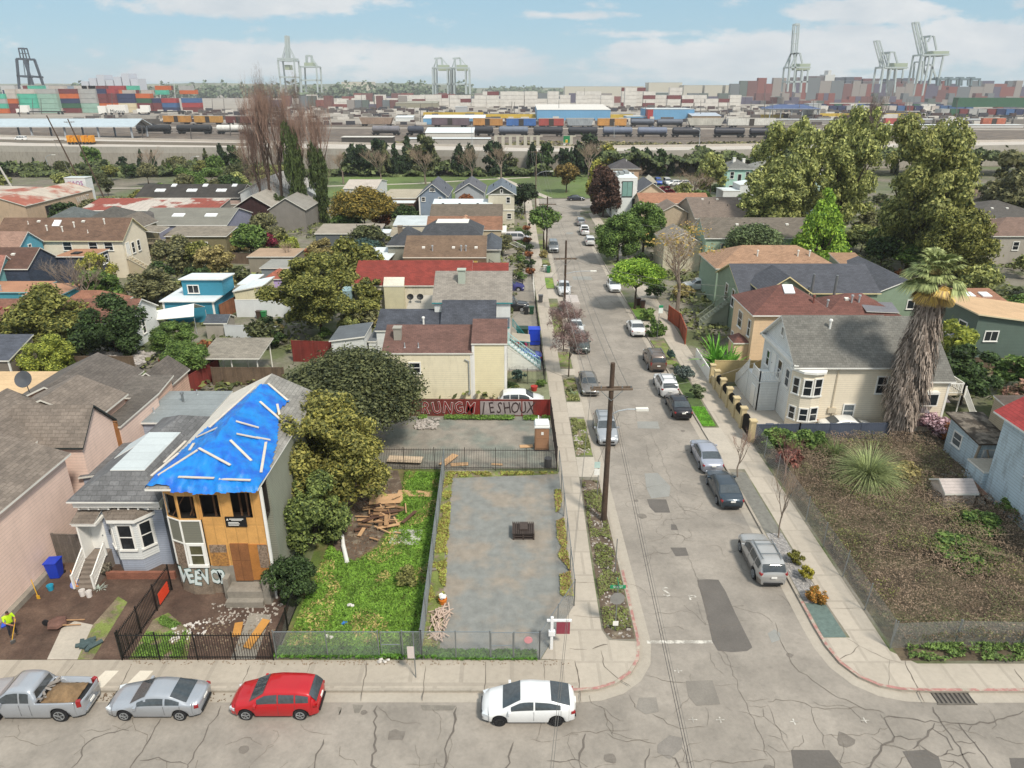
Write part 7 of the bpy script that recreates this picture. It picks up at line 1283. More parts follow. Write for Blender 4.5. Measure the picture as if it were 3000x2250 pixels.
 # poplars with ivy, bare trees
PT=mat('#93786a',.95,.2,2,name='reddish_twigs');PTL=mat('#9a8674',.95,.2,2,name='pale_twigs')
for i,(x,y,h,w)in enumerate([(-56,162,27,1.1),(-53.5,161,31,1.2),(-50.5,160,30,1.1),(-46.2,160,30,1.0),(-42,160,28,1.1)]):bare_tree(x,y,h,f'tall bare reddish poplar, {ordw(i)} from the left of the row','bare poplars',var=i%3,kind='poplar',bark=BARK,twig=PT,w=w,name='poplar')
for i,(x,h,w)in enumerate(((-56,26,5.5),(-53,30,5.5),(-49.6,29,5),(-45.6,29,4.2),(-41.6,27,4.6))):
 o=bpy.data.objects.new('twig_cloud',crown_proto('column',i%2,5200,.024,60,.08,6));C.objects.link(o);o.location=(x,160.5,5);o.scale=(w,w,h-5);o.material_slots[0].link='OBJECT';o.material_slots[0].material=mat('#8b7468',.9,.2,2,isl=.4,dcol='#5f4a42');tag(o,f'haze of fine reddish twigs on the {ordw(i)} bare poplar from the left','foliage','poplar twigs')
for x,y,w,h,lab in((-46.5,157.5,5.2,23,'ivy climbing the taller bare poplar'),(-41.8,158.5,5.0,18.5,'ivy climbing the right-hand bare poplar'),(-50.5,157.5,5.2,7,'low ivy and scrub under the left poplars')):bush(x,y,w,h,leafmat('#48542e','#252d1a'),lab,'ivy on the poplars',n=12000,ls=.024,shape='lobed',k=150,name='ivy',cat='ivy',d=4)
bare_tree(21.9,90.5,12.8,'large bare-branched maple right of the lime green street tree',kind='fine',bark=BARKG,twig=PTL,w=1.12);bush(21.9,90.5,10.5,7,leafmat('#a0834c','#6d6a3a',.05),'sparse bronze buds in the crown of the large bare maple',n=500,ls=.02,z0=6,name='buds',cat='foliage')
bare_tree(-53.6,88.4,8.6,'pale leafless spreading tree in front of the turquoise bungalow',kind='std',bark=BARKG,twig=BARKG,w=1.5,var=1)
for x_,y_,s_ in((5.9,68.6,'nearer'),(5.9,76.5,'farther')):
 o=bpy.data.objects.new('twig_cloud',crown_proto('round',7,2800,.05,30,.11));C.objects.link(o);o.location=(x_,y_,2.1);o.scale=(4.2,4.2,3.9);o.material_slots[0].link='OBJECT';o.material_slots[0].material=mat('#8d7570',.9,.2,2,isl=.4,dcol='#6a5652');tag(o,s_+' rounded mass of fine purple-brown twigs over the left kerb','foliage','twig crowns at the left kerb')
bare_tree(5.9,68.6,5.6,'small bare purple-brown street tree in the left planting strip','small bare trees at the left kerb',kind='slim',bark=BARK,twig=PT,w=1.0);bare_tree(5.9,76.5,6.0,'second small bare street tree before the covered trailer','small bare trees at the left kerb',kind='slim',bark=BARK,twig=PT,var=1,w=1.1)
bare_tree(17.9,40,6.4,'bare slender street tree in the grey gravel strip at the right',kind='slim',bark=BARKG,twig=PTL,var=2,w=.85);bare_tree(17.5,48,4.2,'small bare crooked tree beside the dark sedans',kind='slim',bark=BARKG,twig=PT,var=3,w=1.2);bare_tree(20.9,47.5,4.2,'reddish bare bush behind the chain-link fence',kind='slim',bark=PT,twig=mat('#7d5450',.9,.2,2),var=1,w=1.2)
for i,(x,y,h)in enumerate([(-52,226,10.5),(-40,224,11.5),(-26.5,225,12),(-12.5,232,11),(-3.5,236,11),(24.5,235,12.5),(-120,246,10),(-86,240,12),(-78,244,13),(-66,240,11),(36,215,7)]):bare_tree(x,y,h,f'bare leafless park tree, {ordn[i]} in the row below the motorway','bare trees in the park',var=i%4,kind='std',bark=BARKG,twig=PTL,w=1.15)
bare_tree(98,205,29,'tall bare brown poplar rising behind the huge pair of trees',kind='poplar',bark=BARK,twig=mat('#75635a',.9,.2,2),var=1,w=1.2,name='poplar');bare_tree(90,206,23,'shorter bare poplar left of the tall one at the right',kind='poplar',bark=BARK,twig=mat('#75635a',.9,.2,2),var=2,w=1.1,name='poplar');bare_tree(46,184,9.5,'grey bare tree with wide crown near the mint green house',kind='std',bark=BARKG,twig=PTL,w=1.5,var=2);bare_tree(-36,115,5,'bare twiggy tree in the middle left yards',kind='slim',bark=BARKG,twig=PTL,w=1.4)
# evergreen belt along the motorway wall
rg=random.Random(31);belt=[]
for i,(u,top)in enumerate([(15,345),(45,352),(70,338),(100,350),(190,318),(225,345),(262,338),(300,320),(325,322),(352,350),(440,318),(470,300),(498,312),(520,322),(742,322),(757,308),(780,312),(812,298),(830,306),(850,300),(878,290),(896,302),(910,288),(935,312),(990,315),(1015,312),(1065,305),(1080,310),(1100,330),(1150,312),(1170,322),(1180,308),(1218,318),(1235,316),(1262,322),(1275,284),(1310,312),(1345,330),(1370,318),(1400,322),(1430,318),(1450,325),(1480,335),(1520,325),(1560,330),(1600,335),(1640,325),(1670,330),(1700,335),(1940,330),(2120,320),(2180,335)]):
 Y=rg.uniform(247,254)if u>720 else rg.uniform(256,264);q=(829.5-top)/1533.7;X=(u-1106)/1533.7*Y/(cT+q*sT);h=max(4,CAMH+(-sT+q*cT)*Y/(cT+q*sT));sh=rg.choice(('cone','cone','lumpy','column'));pw=h*(rg.uniform(.42,.6)if sh!='lumpy' else rg.uniform(.6,.95));lf=rg.choice(('pine','pine','dark','bay'))if top>300 or u!=1310 else 'yellow'
 if u in(190,1310):sh,lf,pw='lumpy',('green' if u==190 else 'yellow'),h*.95
 T(sh,X,Y,pw,h,lf,f'{dict(pine="dark evergreen", dark="dark green", bay="grey-green", green="large mid green", yellow="yellow-green")[lf]} {dict(cone="pointed", lumpy="bushy", column="narrow")[sh]} tree, {ordw(i)} from the left along the motorway wall','trees along the motorway wall',n=1500,ls=.07,k=22,clear=h*.06,var=i%5)
rng=np.random.default_rng(8);n=30000;x=rng.uniform(-240,260,n);y=rng.uniform(244,262,n);hh=(1.6+1.4*np.sin(x*.21)+1.2*np.sin(x*.57+2))*(.5+.5*rng.random(n));hh=np.where(x>25,hh+4.5,hh);P=np.stack([x,y,np.maximum(hh,.2)],1)
o=bpy.data.objects.new('undergrowth',leaf_mesh('undergrowth',P,P*0+[0,-.4,.8],np.full(n,.75),leafmat('#4a5230','#2c3420',0),rng,.8));C.objects.link(o);tag(o,kind='stuff')
# yard shrubs in the gaps between the houses
FOOT=[]
for o in bpy.data.objects:
 if o.name.startswith('roof')and o.type=='MESH' and o.parent is not None and not o.name.startswith('roof_'):
  v=[o.parent.matrix_basis@Vector(c)for c in o.bound_box]if False else[Vector(c)+o.parent.location for c in o.bound_box];FOOT.append((min(p.x for p in v)-1.2,max(p.x for p in v)+1.2,min(p.y for p in v)-1.2,max(p.y for p in v)+1.2))
rg=random.Random(77);cnt=0;zone=[(-115,-2,72,190,210),(24,120,80,200,150),(-60,-16,56,110,60)]
for a,c_,d0,d1,k in zone:
 for i in range(k):
  x,y=rg.uniform(a,c_),rg.uniform(d0,d1);w=rg.uniform(1.6,5.2)
  if any(f[0]-w/2<x<f[1]+w/2 and f[2]-w/2<y<f[3]+w/2 for f in FOOT)or(x<0 and abs(x)/y>.8)or(x>0 and abs(x)/y>.85)or(y>150 and-60<x<-30):continue
  lf=rg.choice(('dark','dull','olive','green','khaki','bay','rust','eucal'));cnt+=1
  if cnt>190:break
  bush(x,y,w,w*rg.uniform(.6,1.0),lf,f'low {dict(dark="dark green", dull="dull green", olive="olive", green="fresh green", khaki="khaki", bay="grey-green", rust="rust-brown", eucal="pale olive")[lf]} shrub in a back yard {"left" if x < 0 else "right"} of the street',f'{lf} yard shrubs {"left" if x < 0 else "right"} of the street',n=1100,ls=.06,var=cnt%4)
zone=[(-112,-4,70,205,46),(28,118,84,205,20),(-170,-62,195,250,34)];q=0
for zi,(a,c_,d0,d1,k)in enumerate(zone):
 for i in range(k*3):
  x,y=rg.uniform(a,c_),rg.uniform(d0,d1);w=rg.uniform(4,7.5)
  if q>=sum(z[4]for z in zone[:zi+1]):break
  if any(f[0]-w*.3<x<f[1]+w*.3 and f[2]-w*.3<y<f[3]+w*.3 for f in FOOT)or abs(x)/y>.85 or(15<x<30)or(-66<x<-20 and 58<y<112)or(x<-95 and y<200)or(y>150 and-62<x<-4):continue
  lf=rg.choice(('dark','dull','olive','green','bay','eucal'));q+=1
  T(rg.choice(('lumpy','wide','round')),x,y,w,w*rg.uniform(.7,1.1),lf,f'{dict(dark="dark green", dull="dull green", olive="olive", green="fresh green", bay="grey-green", eucal="pale olive")[lf]} tree among the {("left-hand yards", "right-hand yards", "lots below the motorway at the left")[zi]}, {ordw(i % 69)} counted',f'{lf} trees among the {("left yards", "right yards", "left lots")[zi]}',n=3500,ls=.045,k=34,clear=w*.12,var=q%6)
  # shrubs of the planted strips
for i,(k,px,py,w,h,lf,lab)in enumerate([(14,195,125,1.15,.95,leafmat('#6b6a30','#3d3a1c'),'olive clipped shrub in the right gravel strip, farthest of three'),(14,275,250,1.1,1.0,leafmat('#8a8330','#4c4720'),'yellow-green clipped shrub in the right gravel strip, middle of three'),(14,355,400,1.35,1.0,leafmat('#9a6a34','#5a5424'),'bronze-red clipped shrub in the right gravel strip, nearest of three'),
(9,1385,325,2.3,2.0,leafmat('#565f5a','#2c3532'),'round blue-flowered shrub beside the white crossover'),(9,1495,460,1.7,1.6,leafmat('#5f6a4a','#333c28'),'loose green shrub beside the black sedan'),(5,1160,1440,2.6,1.8,LV['green'],'spreading green shrub behind the white sedan'),(5,1230,1570,2.8,2.4,LV['green'],'dark green shrub below the bus stop sign'),(9,1280,150,1.0,1.4,LV['blue'],'small dark conifer beside the brown sport utility vehicle'),(9,1330,230,1.0,.8,LV['green'],'small green shrub in the right grass strip'),
(5,290,1000,1.8,1.2,LV['dull'],'low hedge shrub beside the green bins'),(5,270,900,1.7,1.6,LV['khaki'],'dry brown shrub in the left strip by the first parked jeep'),(9,480,400,1.0,.6,LV['dull'],'agave clump in the left strip beside the grey sedan'),(4,0,0,0,0,None,None),
(9,55,330,1.7,1.5,LV['blue'],'blue-green shrub behind the iron gate'),(9,40,430,1.6,1.0,LV['olive'],'low olive shrub in the front yard of the cream house'),(9,240,370,1.3,.9,LV['green'],'leafy plant around the red flower pot'),(5,60,500,0,0,None,None)]):
 if w:p=G(k,px,py);bush(p[0],p[1],w,h,lf,lab,None,n=1600,ls=.055,k=14,var=i%4)
bush(-.2,64.5,2.0,1.3,'dark','dark shrub against the cream house corner');bush(-25.0,35.9,.9,1.1,leafmat('#6c6458','#3b3a30'),'grey potted succulent bush below the bay window',n=600,ls=.08);bush(-6.4,35.4,1.7,1.1,leafmat('#7a7a48','#474a28'),'brownish weedy shrub beside the low lot fence',n=1400,ls=.06)
for i in range(14):x=3.0 if i%2 else 1.4;y=108+i*3.1;bush(x,y,2.2,1.5,('green','rust','dull','dark')[i%4],f'front garden shrub along the left pavement, {ordw(i)} going away','front garden shrubs',n=600,ls=.08,var=i%4)
for i in range(9):x=20.6+(i%2);y=98+i*6.5;bush(x,y,3,2.6,('dark','green','dull')[i%3],f'hedge shrub along the right pavement, {ordw(i)} going away','hedge along the right pavement',n=800,ls=.07,var=i%4)
for x,y,w,h,lf,lab in((22.3,52.3,3.4,2.2,'green','bright green bush at the corner of the blue-grey fence'),(24.9,52.6,2.8,2.0,'green','second green bush along the blue-grey fence'),(36.6,55.4,3.0,2.2,'blossom','pink flowering bush below the rear deck'),(37.6,54.2,2.4,1.8,'rust','brown flowering bush beside the rotten lean-to'),(34.0,37.4,2.6,1.4,'yel','bright yellow-green bush low at the right edge'),(31.6,40.6,3.0,1.6,'green','green bramble mound right of the white garden shed'),(28.8,37.6,4.4,1.3,'green','broad green patch in the middle of the brambles'),(35.6,33.6,2.6,1.2,'yel','yellow-green weeds at the far lower right'),(21.9,49.2,2.2,2.0,leafmat('#6a4038','#43302a',0),'dark red scrub inside the chain-link fence'),(29.8,47.6,3.4,1.6,'khaki','khaki mound left of the rotten lean-to'),(35.4,42.4,2.6,1.4,'green','green weeds against the pale blue wall')):bush(x,y,w,h,lf,lab,None,n=4000,ls=.045,k=22)
# brambles, grass and weeds (uncountable)
def ground_leaves(name,n,poly,hf,size,m,seed,up=.7,aspect=.55,keep=None):
 rng=np.random.default_rng(seed);xs=[p[0]for p in poly];ys=[p[1]for p in poly];P=[]
 while len(P)<n:
  x,y=rng.uniform(min(xs),max(xs)),rng.uniform(min(ys),max(ys))
  if inpoly(x,y,poly)and(keep is None or keep(x,y)):P.append((x,y,hf(x,y)*(1-.5*rng.random()**2)))
 P=np.array(P);o=bpy.data.objects.new(name,leaf_mesh(name,P,P*0+[0,0,up],np.full(n,size),m,rng,aspect));C.objects.link(o);return tag(o,kind='stuff')
LOT=[(20.8,29.8),(40,29.3),(40,41),(34,43),(35.4,54),(20.9,54)]
bh=lambda x,y:.35+.55*abs(mnoise.noise((x*.5,y*.5,0)))+.35*abs(mnoise.noise((x*1.7,y*1.7,3)))+.5*min(1,max(0,(x-20.8)/2))
ground_leaves('bramble_thicket',105000,LOT,bh,.058,mat('#98836f',.8,.35,.5,isl=.5,dcol='#54483a',name='dry_brambles',spec=.2),1,.5,.4);ground_leaves('bramble_leaves',20000,LOT,lambda x,y:bh(x,y)+.05,.055,leafmat('#5a5a3c','#3c3f28',0),2,keep=lambda x,y:mnoise.noise((x*.35,y*.35,7))>.08)
ground_leaves('yellow_weeds',3500,LOT,lambda x,y:bh(x,y)+.08,.055,leafmat('#69683a','#484c28',0),3,keep=lambda x,y:mnoise.noise((x*.3,y*.3,17))>.3)
ground_leaves('verge_weeds',4500,[(20.9,28.75),(40,28.5),(40,30.2),(21.4,30.0)],lambda x,y:.25+.3*abs(mnoise.noise((x,y,0))),.09,leafmat('#566834','#384a24',0),4,keep=lambda x,y:mnoise.noise((x*.8,y*2,6))>-.12)
g=MB();rg=random.Random(2)
for i in range(170):
 x,y=rg.uniform(21.5,33),rg.uniform(31,52);a=rg.random()*6.28;L_=rg.uniform(.6,2.2);z=bh(x,y);g.tube((x,y,z),(x+math.cos(a)*L_,y+math.sin(a)*L_,z+rg.uniform(-.1,.5)),.014,.008,3,cap=False)
tag(g.build('dead_canes',mat('#8d7c66',.9,.2,3),world=True),kind='stuff')
GL=[(-12.2,29.1),(-5.0,29.1),(-5.45,48.6),(-8.4,48.6),(-7.9,43),(-8.6,38.9),(-10.0,37.2),(-12,39),(-12.2,34)]
ground_leaves('tall_grass',42000,GL,lambda x,y:.10+.18*abs(mnoise.noise((x*.9,y*.9,0))),.11,leafmat('#698634','#456024',.1),5,.25,.22);ground_leaves('dry_grass',3500,GL,lambda x,y:.16,.10,leafmat('#8d7f4e','#66603a',0),6,.25,.3,keep=lambda x,y:mnoise.noise((x*.4,y*.4,4))>.12)
ground_leaves('fence_weeds',6000,[(-12.6,28.92),(1.3,28.92),(1.3,29.6),(-12.6,29.7)],lambda x,y:.3*(1 if x<-4 else.4),.1,leafmat('#4e6e2a','#30501c',.1),7,.4,.4);ground_leaves('side_weeds',6000,[(-4.9,29.8),(-4.1,29.8),(-4.0,34),(-4.6,47.9),(3.2,48.4),(3.3,48.7),(-5.2,48.7)],lambda x,y:.12,.08,leafmat('#77803a','#6d5a38',0),8,.5,.5,keep=lambda x,y:mnoise.noise((x*1.2,y*.6,3))>-.05);ground_leaves('fence_line_weeds',3500,[(2.9,34),(3.65,34),(3.65,46),(3.2,46)],lambda x,y:.12,.08,leafmat('#77803a','#7d5a48',0),18,.5,.5,keep=lambda x,y:mnoise.noise((x,y*.5,2))>0)
ground_leaves('strip_weeds',4200,[(5.15,31.2),(5.6,30.6),(6.7,30.6),(6.6,47.3),(5.35,47.4)],lambda x,y:.10+.3*abs(mnoise.noise((x*1.4,y*1.1,0))),.075,leafmat('#5c6634','#57503a',0),9,.5,.45,keep=lambda x,y:mnoise.noise((x*1.1,y*.7,6))>-.08);ground_leaves('far_strip_weeds',5000,[(5.3,51.6),(6.6,51.6),(6.5,67.8),(5.35,67.8)],lambda x,y:.12,.08,leafmat('#6b6c42','#4e5434',0),10,.5,.5,keep=lambda x,y:not 58.4<y<62.4 and mnoise.noise((x*1.3,y*.8,6))>0)
ground_leaves('front_garden_weeds',5000,[(-20.2,29.1),(-17.5,29.1),(-18.2,31.4),(-20.2,32.4)],lambda x,y:.12,.08,leafmat('#5c7434','#3d5424',0),11,.4,.4,keep=lambda x,y:mnoise.noise((x*1.1,y*1.1,3))>0);ground_leaves('wall_grass',3500,[(-8.5,58.2),(3.4,57.9),(3.5,58.8),(-8.6,58.9)],lambda x,y:.22,.1,leafmat('#5c7434','#3d5424',0),12,.4,.4,keep=lambda x,y:mnoise.noise((x*.5,0,2))>-.1);ground_leaves('bright_lawn',3000,[(16.98,56.9),(18.15,56.9),(18.2,61),(16.9,61)],lambda x,y:.05,.06,leafmat('#5c8a2a','#3c6a1e',0),13,.4,.4)
free=lambda x,y:not any(f[0]+1<x<f[1]-1 and f[2]+1<y<f[3]-1 for f in FOOT)
ground_leaves('yard_growth',26000,[(-118,70),(-1,62),(2.6,132),(2.8,195),(-150,195)],lambda x,y:.3+1.3*abs(mnoise.noise((x*.13,y*.13,2))),.33,leafmat('#5c6038','#3a4026',0),31,.5,.6,keep=lambda x,y:free(x,y)and mnoise.noise((x*.12,y*.12,9))>-.02)
ground_leaves('right_yard_growth',26000,[(22,67),(60,57),(125,110),(120,200),(22,176)],lambda x,y:.3+1.5*abs(mnoise.noise((x*.13,y*.13,5))),.33,leafmat('#5c6038','#3a4026',0),32,.5,.6,keep=lambda x,y:free(x,y)and mnoise.noise((x*.12,y*.12,19))>-.12)
ground_leaves('verge_scrub',12000,[(-90,322),(0,285),(260,330),(320,398),(-90,398)],lambda x,y:.4+1.6*abs(mnoise.noise((x*.05,y*.2,5))),.8,leafmat('#6b6444','#444630',0),41,.4,.8,keep=lambda x,y:mnoise.noise((x*.05,y*.12,9))>0)
# pampas clump
def blades(name,x,y,z,n,L_,w,m,label,seed,rise=1.0,droop=.9,flat=1.0):
 rg=random.Random(seed);g=MB()
 for i in range(n):
  a=rg.random()*6.28;l=L_*rg.uniform(.55,1.1);el=rg.uniform(.5,1.45)*rise;d=Vector((math.cos(a),math.sin(a),0));s=Vector((-d.y,d.x,0))*w;p=Vector((x,y,z))+d*rg.random()*.3;prev=(p-s,p+s);v=d*math.cos(el)+Vector((0,0,math.sin(el)));
  for k in range(5):
   p=p+v*(l/5);v=(v+Vector((0,0,-droop*.42))).normalized()if p.z>.15 else Vector((v.x,v.y,0));ww=s*(1-(k+1)/5.2);cur=(p-ww,p+ww);g.poly([prev[0],prev[1],cur[1],cur[0]]);prev=cur
 return one(g,name,m,label,'plant')
blades('pampas_clump',26.8,46.6,.2,2200,3.5,.034,leafmat('#8c9466','#566042',.1),'huge arching clump of pampas grass in the bramble lot',3);blades('pampas_clump',26.0,50.4,.2,500,2.2,.03,leafmat('#5f6d3e','#38452a'),'smaller dark tuft of pampas behind the huge clump',4)
blades('banana_plant',21.9,71.2,.2,46,3.4,.30,leafmat('#5d8a34','#3c6424'),'broad-leaved banana plant behind the white picket wall',5,1.1,.5);blades('banana_plant',22.8,69.6,.2,40,3.0,.26,leafmat('#55802f','#36591f'),'second banana plant beside the peach house porch',6,1.1,.5);blades('agave',5.95,64.0,.02,40,.8,.04,leafmat('#8f9a80','#5f6d50'),'pale agave rosette in the left strip',7);blades('agave',-24.9,34.7,.02,34,.5,.03,leafmat('#a5ada5','#7d877d'),'silver rosette plant beside the cottage steps',8)
# the tall palm
root=local_empty('palm_tree',(33.3,55.0,0),'very tall fan palm with shaggy dead-frond skirt beside the cream house','palm tree');rg=random.Random(12);H_=14;lean=lambda z:Vector((.02*z,0,z));m=MB()
pr=[(0,.85),(1,1.0),(3.5,1.35),(6,1.38),(8.5,1.2),(10.5,.98),(12.4,.8),(14.0,.45)]
for a,b_ in zip(pr,pr[1:]):m.tube(lean(a[0]),lean(b_[0]),a[1]*.75,b_[1]*.75,18,cap=False)
m.build('trunk',mat('#6f655c',.97,.35,3,bump=.8,name='palm_thatch'),root,smooth=True);rng=np.random.default_rng(5);n=13000;z=rng.uniform(.1,13.7,n);a=rng.uniform(0,6.283,n);rr=np.interp(z,[p[0]for p in pr],[p[1]for p in pr])*rng.uniform(.72,1.16,n)*(1+.14*np.sin(a*5+z*1.3)+.08*np.sin(a*11+z*3))
P=np.stack([.02*z+rr*np.cos(a),rr*np.sin(a),z],1);T_=np.stack([np.cos(a)*.25+rng.normal(0,.12,n),np.sin(a)*.25+rng.normal(0,.12,n),-np.ones(n)],1);Sd=np.cross(T_,np.stack([np.cos(a),np.sin(a),np.zeros(n)],1));Sd/=np.linalg.norm(Sd,axis=1,keepdims=True);Ln=rng.uniform(.25,.75,n)[:,None];wd=rng.uniform(.02,.08,n)[:,None]
q=np.empty((n,4,3));q[:,0]=P-Sd*wd;q[:,1]=P+Sd*wd;q[:,2]=P+T_*Ln+Sd*wd*.2;q[:,3]=P+T_*Ln-Sd*wd*.2;g=MB();g.v=q.reshape(-1,3).tolist();g.f=[(4*i,4*i+1,4*i+2,4*i+3)for i in range(n)];g.m=[0]*n;g.build('dead_frond_skirt',mat('#b3a396',.9,.25,1.2,isl=.62,dcol='#5f5349',name='dead_fronds'),root)
g=MB();st=MB();dd=MB();top=lean(14.2)
def fan(gm,p,d,R_,w=1.0,dro=.5,seg=22):
 d=d.normalized();s=d.cross(Vector((0,0,1))).normalized();up=s.cross(d)
 for k in range(seg):
  t=(k/(seg-1)-.5)*2.3*w;dirn=(d*math.cos(t)+s*math.sin(t));e1=p+dirn*R_*.55;e2=p+dirn*R_+Vector((0,0,-dro*R_*(.35+.3*rg.random())));sd=(s*math.cos(t)-d*math.sin(t))*.05
  gm.poly([p-sd*.5,p+sd*.5,e1+sd*1.5,e1-sd*1.5]);gm.poly([e1-sd*1.5,e1+sd*1.5,e2+sd*.15,e2-sd*.15])
for i in range(48):
 a=rg.random()*6.28;el=rg.uniform(-.3,1.5);d=Vector((math.cos(a)*math.cos(el),math.sin(a)*math.cos(el),math.sin(el)));L_=rg.uniform(.8,1.6);p=top+d*L_+Vector((0,0,-.15));st.tube(top,p,.03,.02,4,cap=False);fan(g if el>-.2 else dd,p,d+Vector((0,0,-.35)),rg.uniform(.95,1.5),.8,.6)
for i in range(20):a=rg.random()*6.28;d=Vector((math.cos(a),math.sin(a),-1.3));p=top+Vector((math.cos(a)*.7,math.sin(a)*.7,-.9));fan(dd,p,d,1.5,.6,.2)
g.build('fronds',leafmat('#8b9262','#5b6540',.1),root);st.build('frond_stalks',mat('#8a7f4e',.8,.2,2),root);dd.build('yellowed_fronds',leafmat('#a38a4a','#7d6848',0),root)
# ------------------------------------------------------------------ vehicles
def paint(c,m=.25):return mat(c,.32,.03,1.5,metal=m,coat=.6,name='car_paint')
SIL=paint('#aeb2b8',.5);Z=RZ+.01
def car(kind,lab,x,y,rz,p,**k):return make_car(kind,lab,(x,y,Z),R(rz),p,k.pop('cat','car'),**k)
tk=car('pickup','silver pickup truck with a load of soil in its bed',-23.2,26.0,180,SIL,cat='pickup truck')
g=MB();rg=random.Random(4);n=12
for i in range(n+1):
 for j in range(9):u,v=i/n,j/8;x=-24.2+1.75*u+.95+1.0;y=25.25+1.5*v;g.v.append((x-.5,y,Z+.78+.42*math.sin(math.pi*u)*math.sin(math.pi*v)+.05*rg.random()))
for i in range(n):
 for j in range(8):a=i*9+j;g.f.append((a,a+9,a+10,a+1));g.m.append(0)
one(g,'soil_load',mat('#7a6348',.97,.3,3,bump=.6),'heap of brown soil in the bed of the silver pickup','soil');g=MB();[g.obox((-22.6+rg.uniform(-.15,.15),25.4+i*.16,Z+.95+rg.random()*.2),(.5,.1,.05),rg.uniform(-1,1),0,rg.uniform(-.4,.4),rg.uniform(-.5,.5))for i in range(9)];one(g,'rubble_bag',plain('#8e8780'),'grey rubble bag beside the soil heap in the pickup','bag')
car('coupe','silver two-door coupe with paint peeling at its rear quarter',-17.2,26.0,180,SIL);car('hatch','bright red hatchback parked by the grass lot',-11.42,26.05,180,paint('#b3101a',.1));car('wedge','white wedge-tailed hybrid parked by the corner',.79,25.68,180,paint('#dfe0e0',.05),wheel=RIMD)
car('suv','silver crossover with roof rails parked beside the clipped shrubs',15.78,37.2,90,paint('#b3b2b0',.4),rack=True,lower=paint('#75706c'));car('sedan','dark blue-grey sedan behind the silver sedan at the right kerb',15.75,45.7,90,paint('#3c4852',.4));car('sedan','silver sedan parked in front of the beige wall',15.72,50.8,90,paint('#a9adb9',.4));car('sedan','black sedan beside the small bright lawn',15.55,60.5,90,paint('#1f1d24',.3))
car('suv','white crossover parked beside the blue-flowered shrub',15.35,65.4,90,paint('#dddcdb',.05),rack=True);car('boxsuv','taupe sport utility vehicle with roof rack and grey lower panels',15.5,72.3,90,paint('#6d6058',.3),rack=True);car('sedan','white sedan alone at the right kerb beyond the taupe vehicle',15.3,83.6,90,paint('#dededd',.05))
car('sedan','white car half hidden under the lime green tree',15.2,103.6,-90,paint('#d5d6d6',.05),low_detail=True);car('suv','white car half hidden by the drooping green trees',14.9,136.5,90,paint('#d5d6d6',.05),low_detail=True);car('pickup','white pickup truck at the right kerb near the street end',14.9,147,90,paint('#d8d9da',.05),cat='pickup truck',low_detail=True);car('suv','silver-grey car farthest away at the right kerb',15.0,157,90,paint('#9c9ea0',.4),low_detail=True);car('sedan','dark sedan standing crosswise at the end of the street',17.0,192.6,0,paint('#3b3f4a',.4),low_detail=True)
car('suv','silver sport utility vehicle with roof rails behind the near power pole',8.12,55.4,-90,paint('#a9acb0',.4),rack=True,lower=paint('#6f7073'));car('sedan','grey-beige sedan facing the camera at the left kerb',7.68,65.8,-90,paint('#7f7b76',.4));car('suv','dark green car behind the small bare trees at the left kerb',7.95,77.6,-90,paint('#4a504c',.4));car('sedan','white car beyond the dark green one at the left kerb',7.9,84,-90,paint('#c9cbcc',.1),low_detail=True)
r=empty('covered_trailer',(7.9,91.5,Z),'small trailer covered with a greyish-white sheet','trailer');g=MB();g.box(6.95,8.85,89.3,93.2,Z+.45,Z+1.9);g.box(7.05,8.75,89.4,93.1,Z+1.9,Z+2.05);g.build('cover',mat('#b5aca6',.9,.12,2,bump=.4),r);g=MB();[g.tube((x,y,Z+.3),(x+.2,y,Z+.3),.3,.3,12)for x in(6.95,8.65)for y in(90.6,91.6)];g.beam((7.9,89.3,Z+.5),(7.9,88,Z+.4),.08,.08);g.build('running_gear',DARK,r)
car('pickup','white pickup truck facing the camera behind the second power pole',7.6,101.9,-90,paint('#c8cbce',.1),cat='pickup truck');car('boxsuv','silver and black off-road vehicle at the far left kerb',7.6,130.4,-90,paint('#8d9092',.4),low_detail=True)
car('suv','white crossover parked in the yard behind the bare maple',27.7,103.4,180,paint('#d8d9d9',.05));car('sedan','bright blue sedan behind the teal stair railing',.9,73.2,180,paint('#2a3f9a',.3));car('suv','car under a dark blue cover in a front driveway',-.5,102.7,0,mat('#34366a',.9,.2,3),plate=False,low_detail=True);car('boxsuv','black off-road vehicle in the driveway by the bins',-.2,92.6,0,paint('#1d1d20',.2),low_detail=True)
car('van','white and maroon van parked nose-out in a driveway',1.0,138.4,0,paint('#c3bfc0',.1),lower=paint('#6d4a52'),cat='van',low_detail=True);car('hatch','white car roof showing behind the graffitied fence',.9,61.6,0,paint('#dadbda',.05),low_detail=True);car('sedan','white car under the cream house wall behind the blue-grey fence',29.3,55.9,0,paint('#d9d8d4',.05),low_detail=True)
for i,(px,c,kd,lab)in enumerate([(1262,'#2c52a8','van','van under a bright blue tarpaulin in the far yard'),(1340,'#d0cfca','van','white van in the far yard'),(1395,'#cfd0cf','suv','white car in front of the far van'),(1470,'#b9b4b0','suv','grey car by the pink blossom shrub')]):p=G(5,px,262+12*(i>1));car(kd,lab,p[0],p[1],-90 if i<2 else 200,paint(c,.05),low_detail=True)
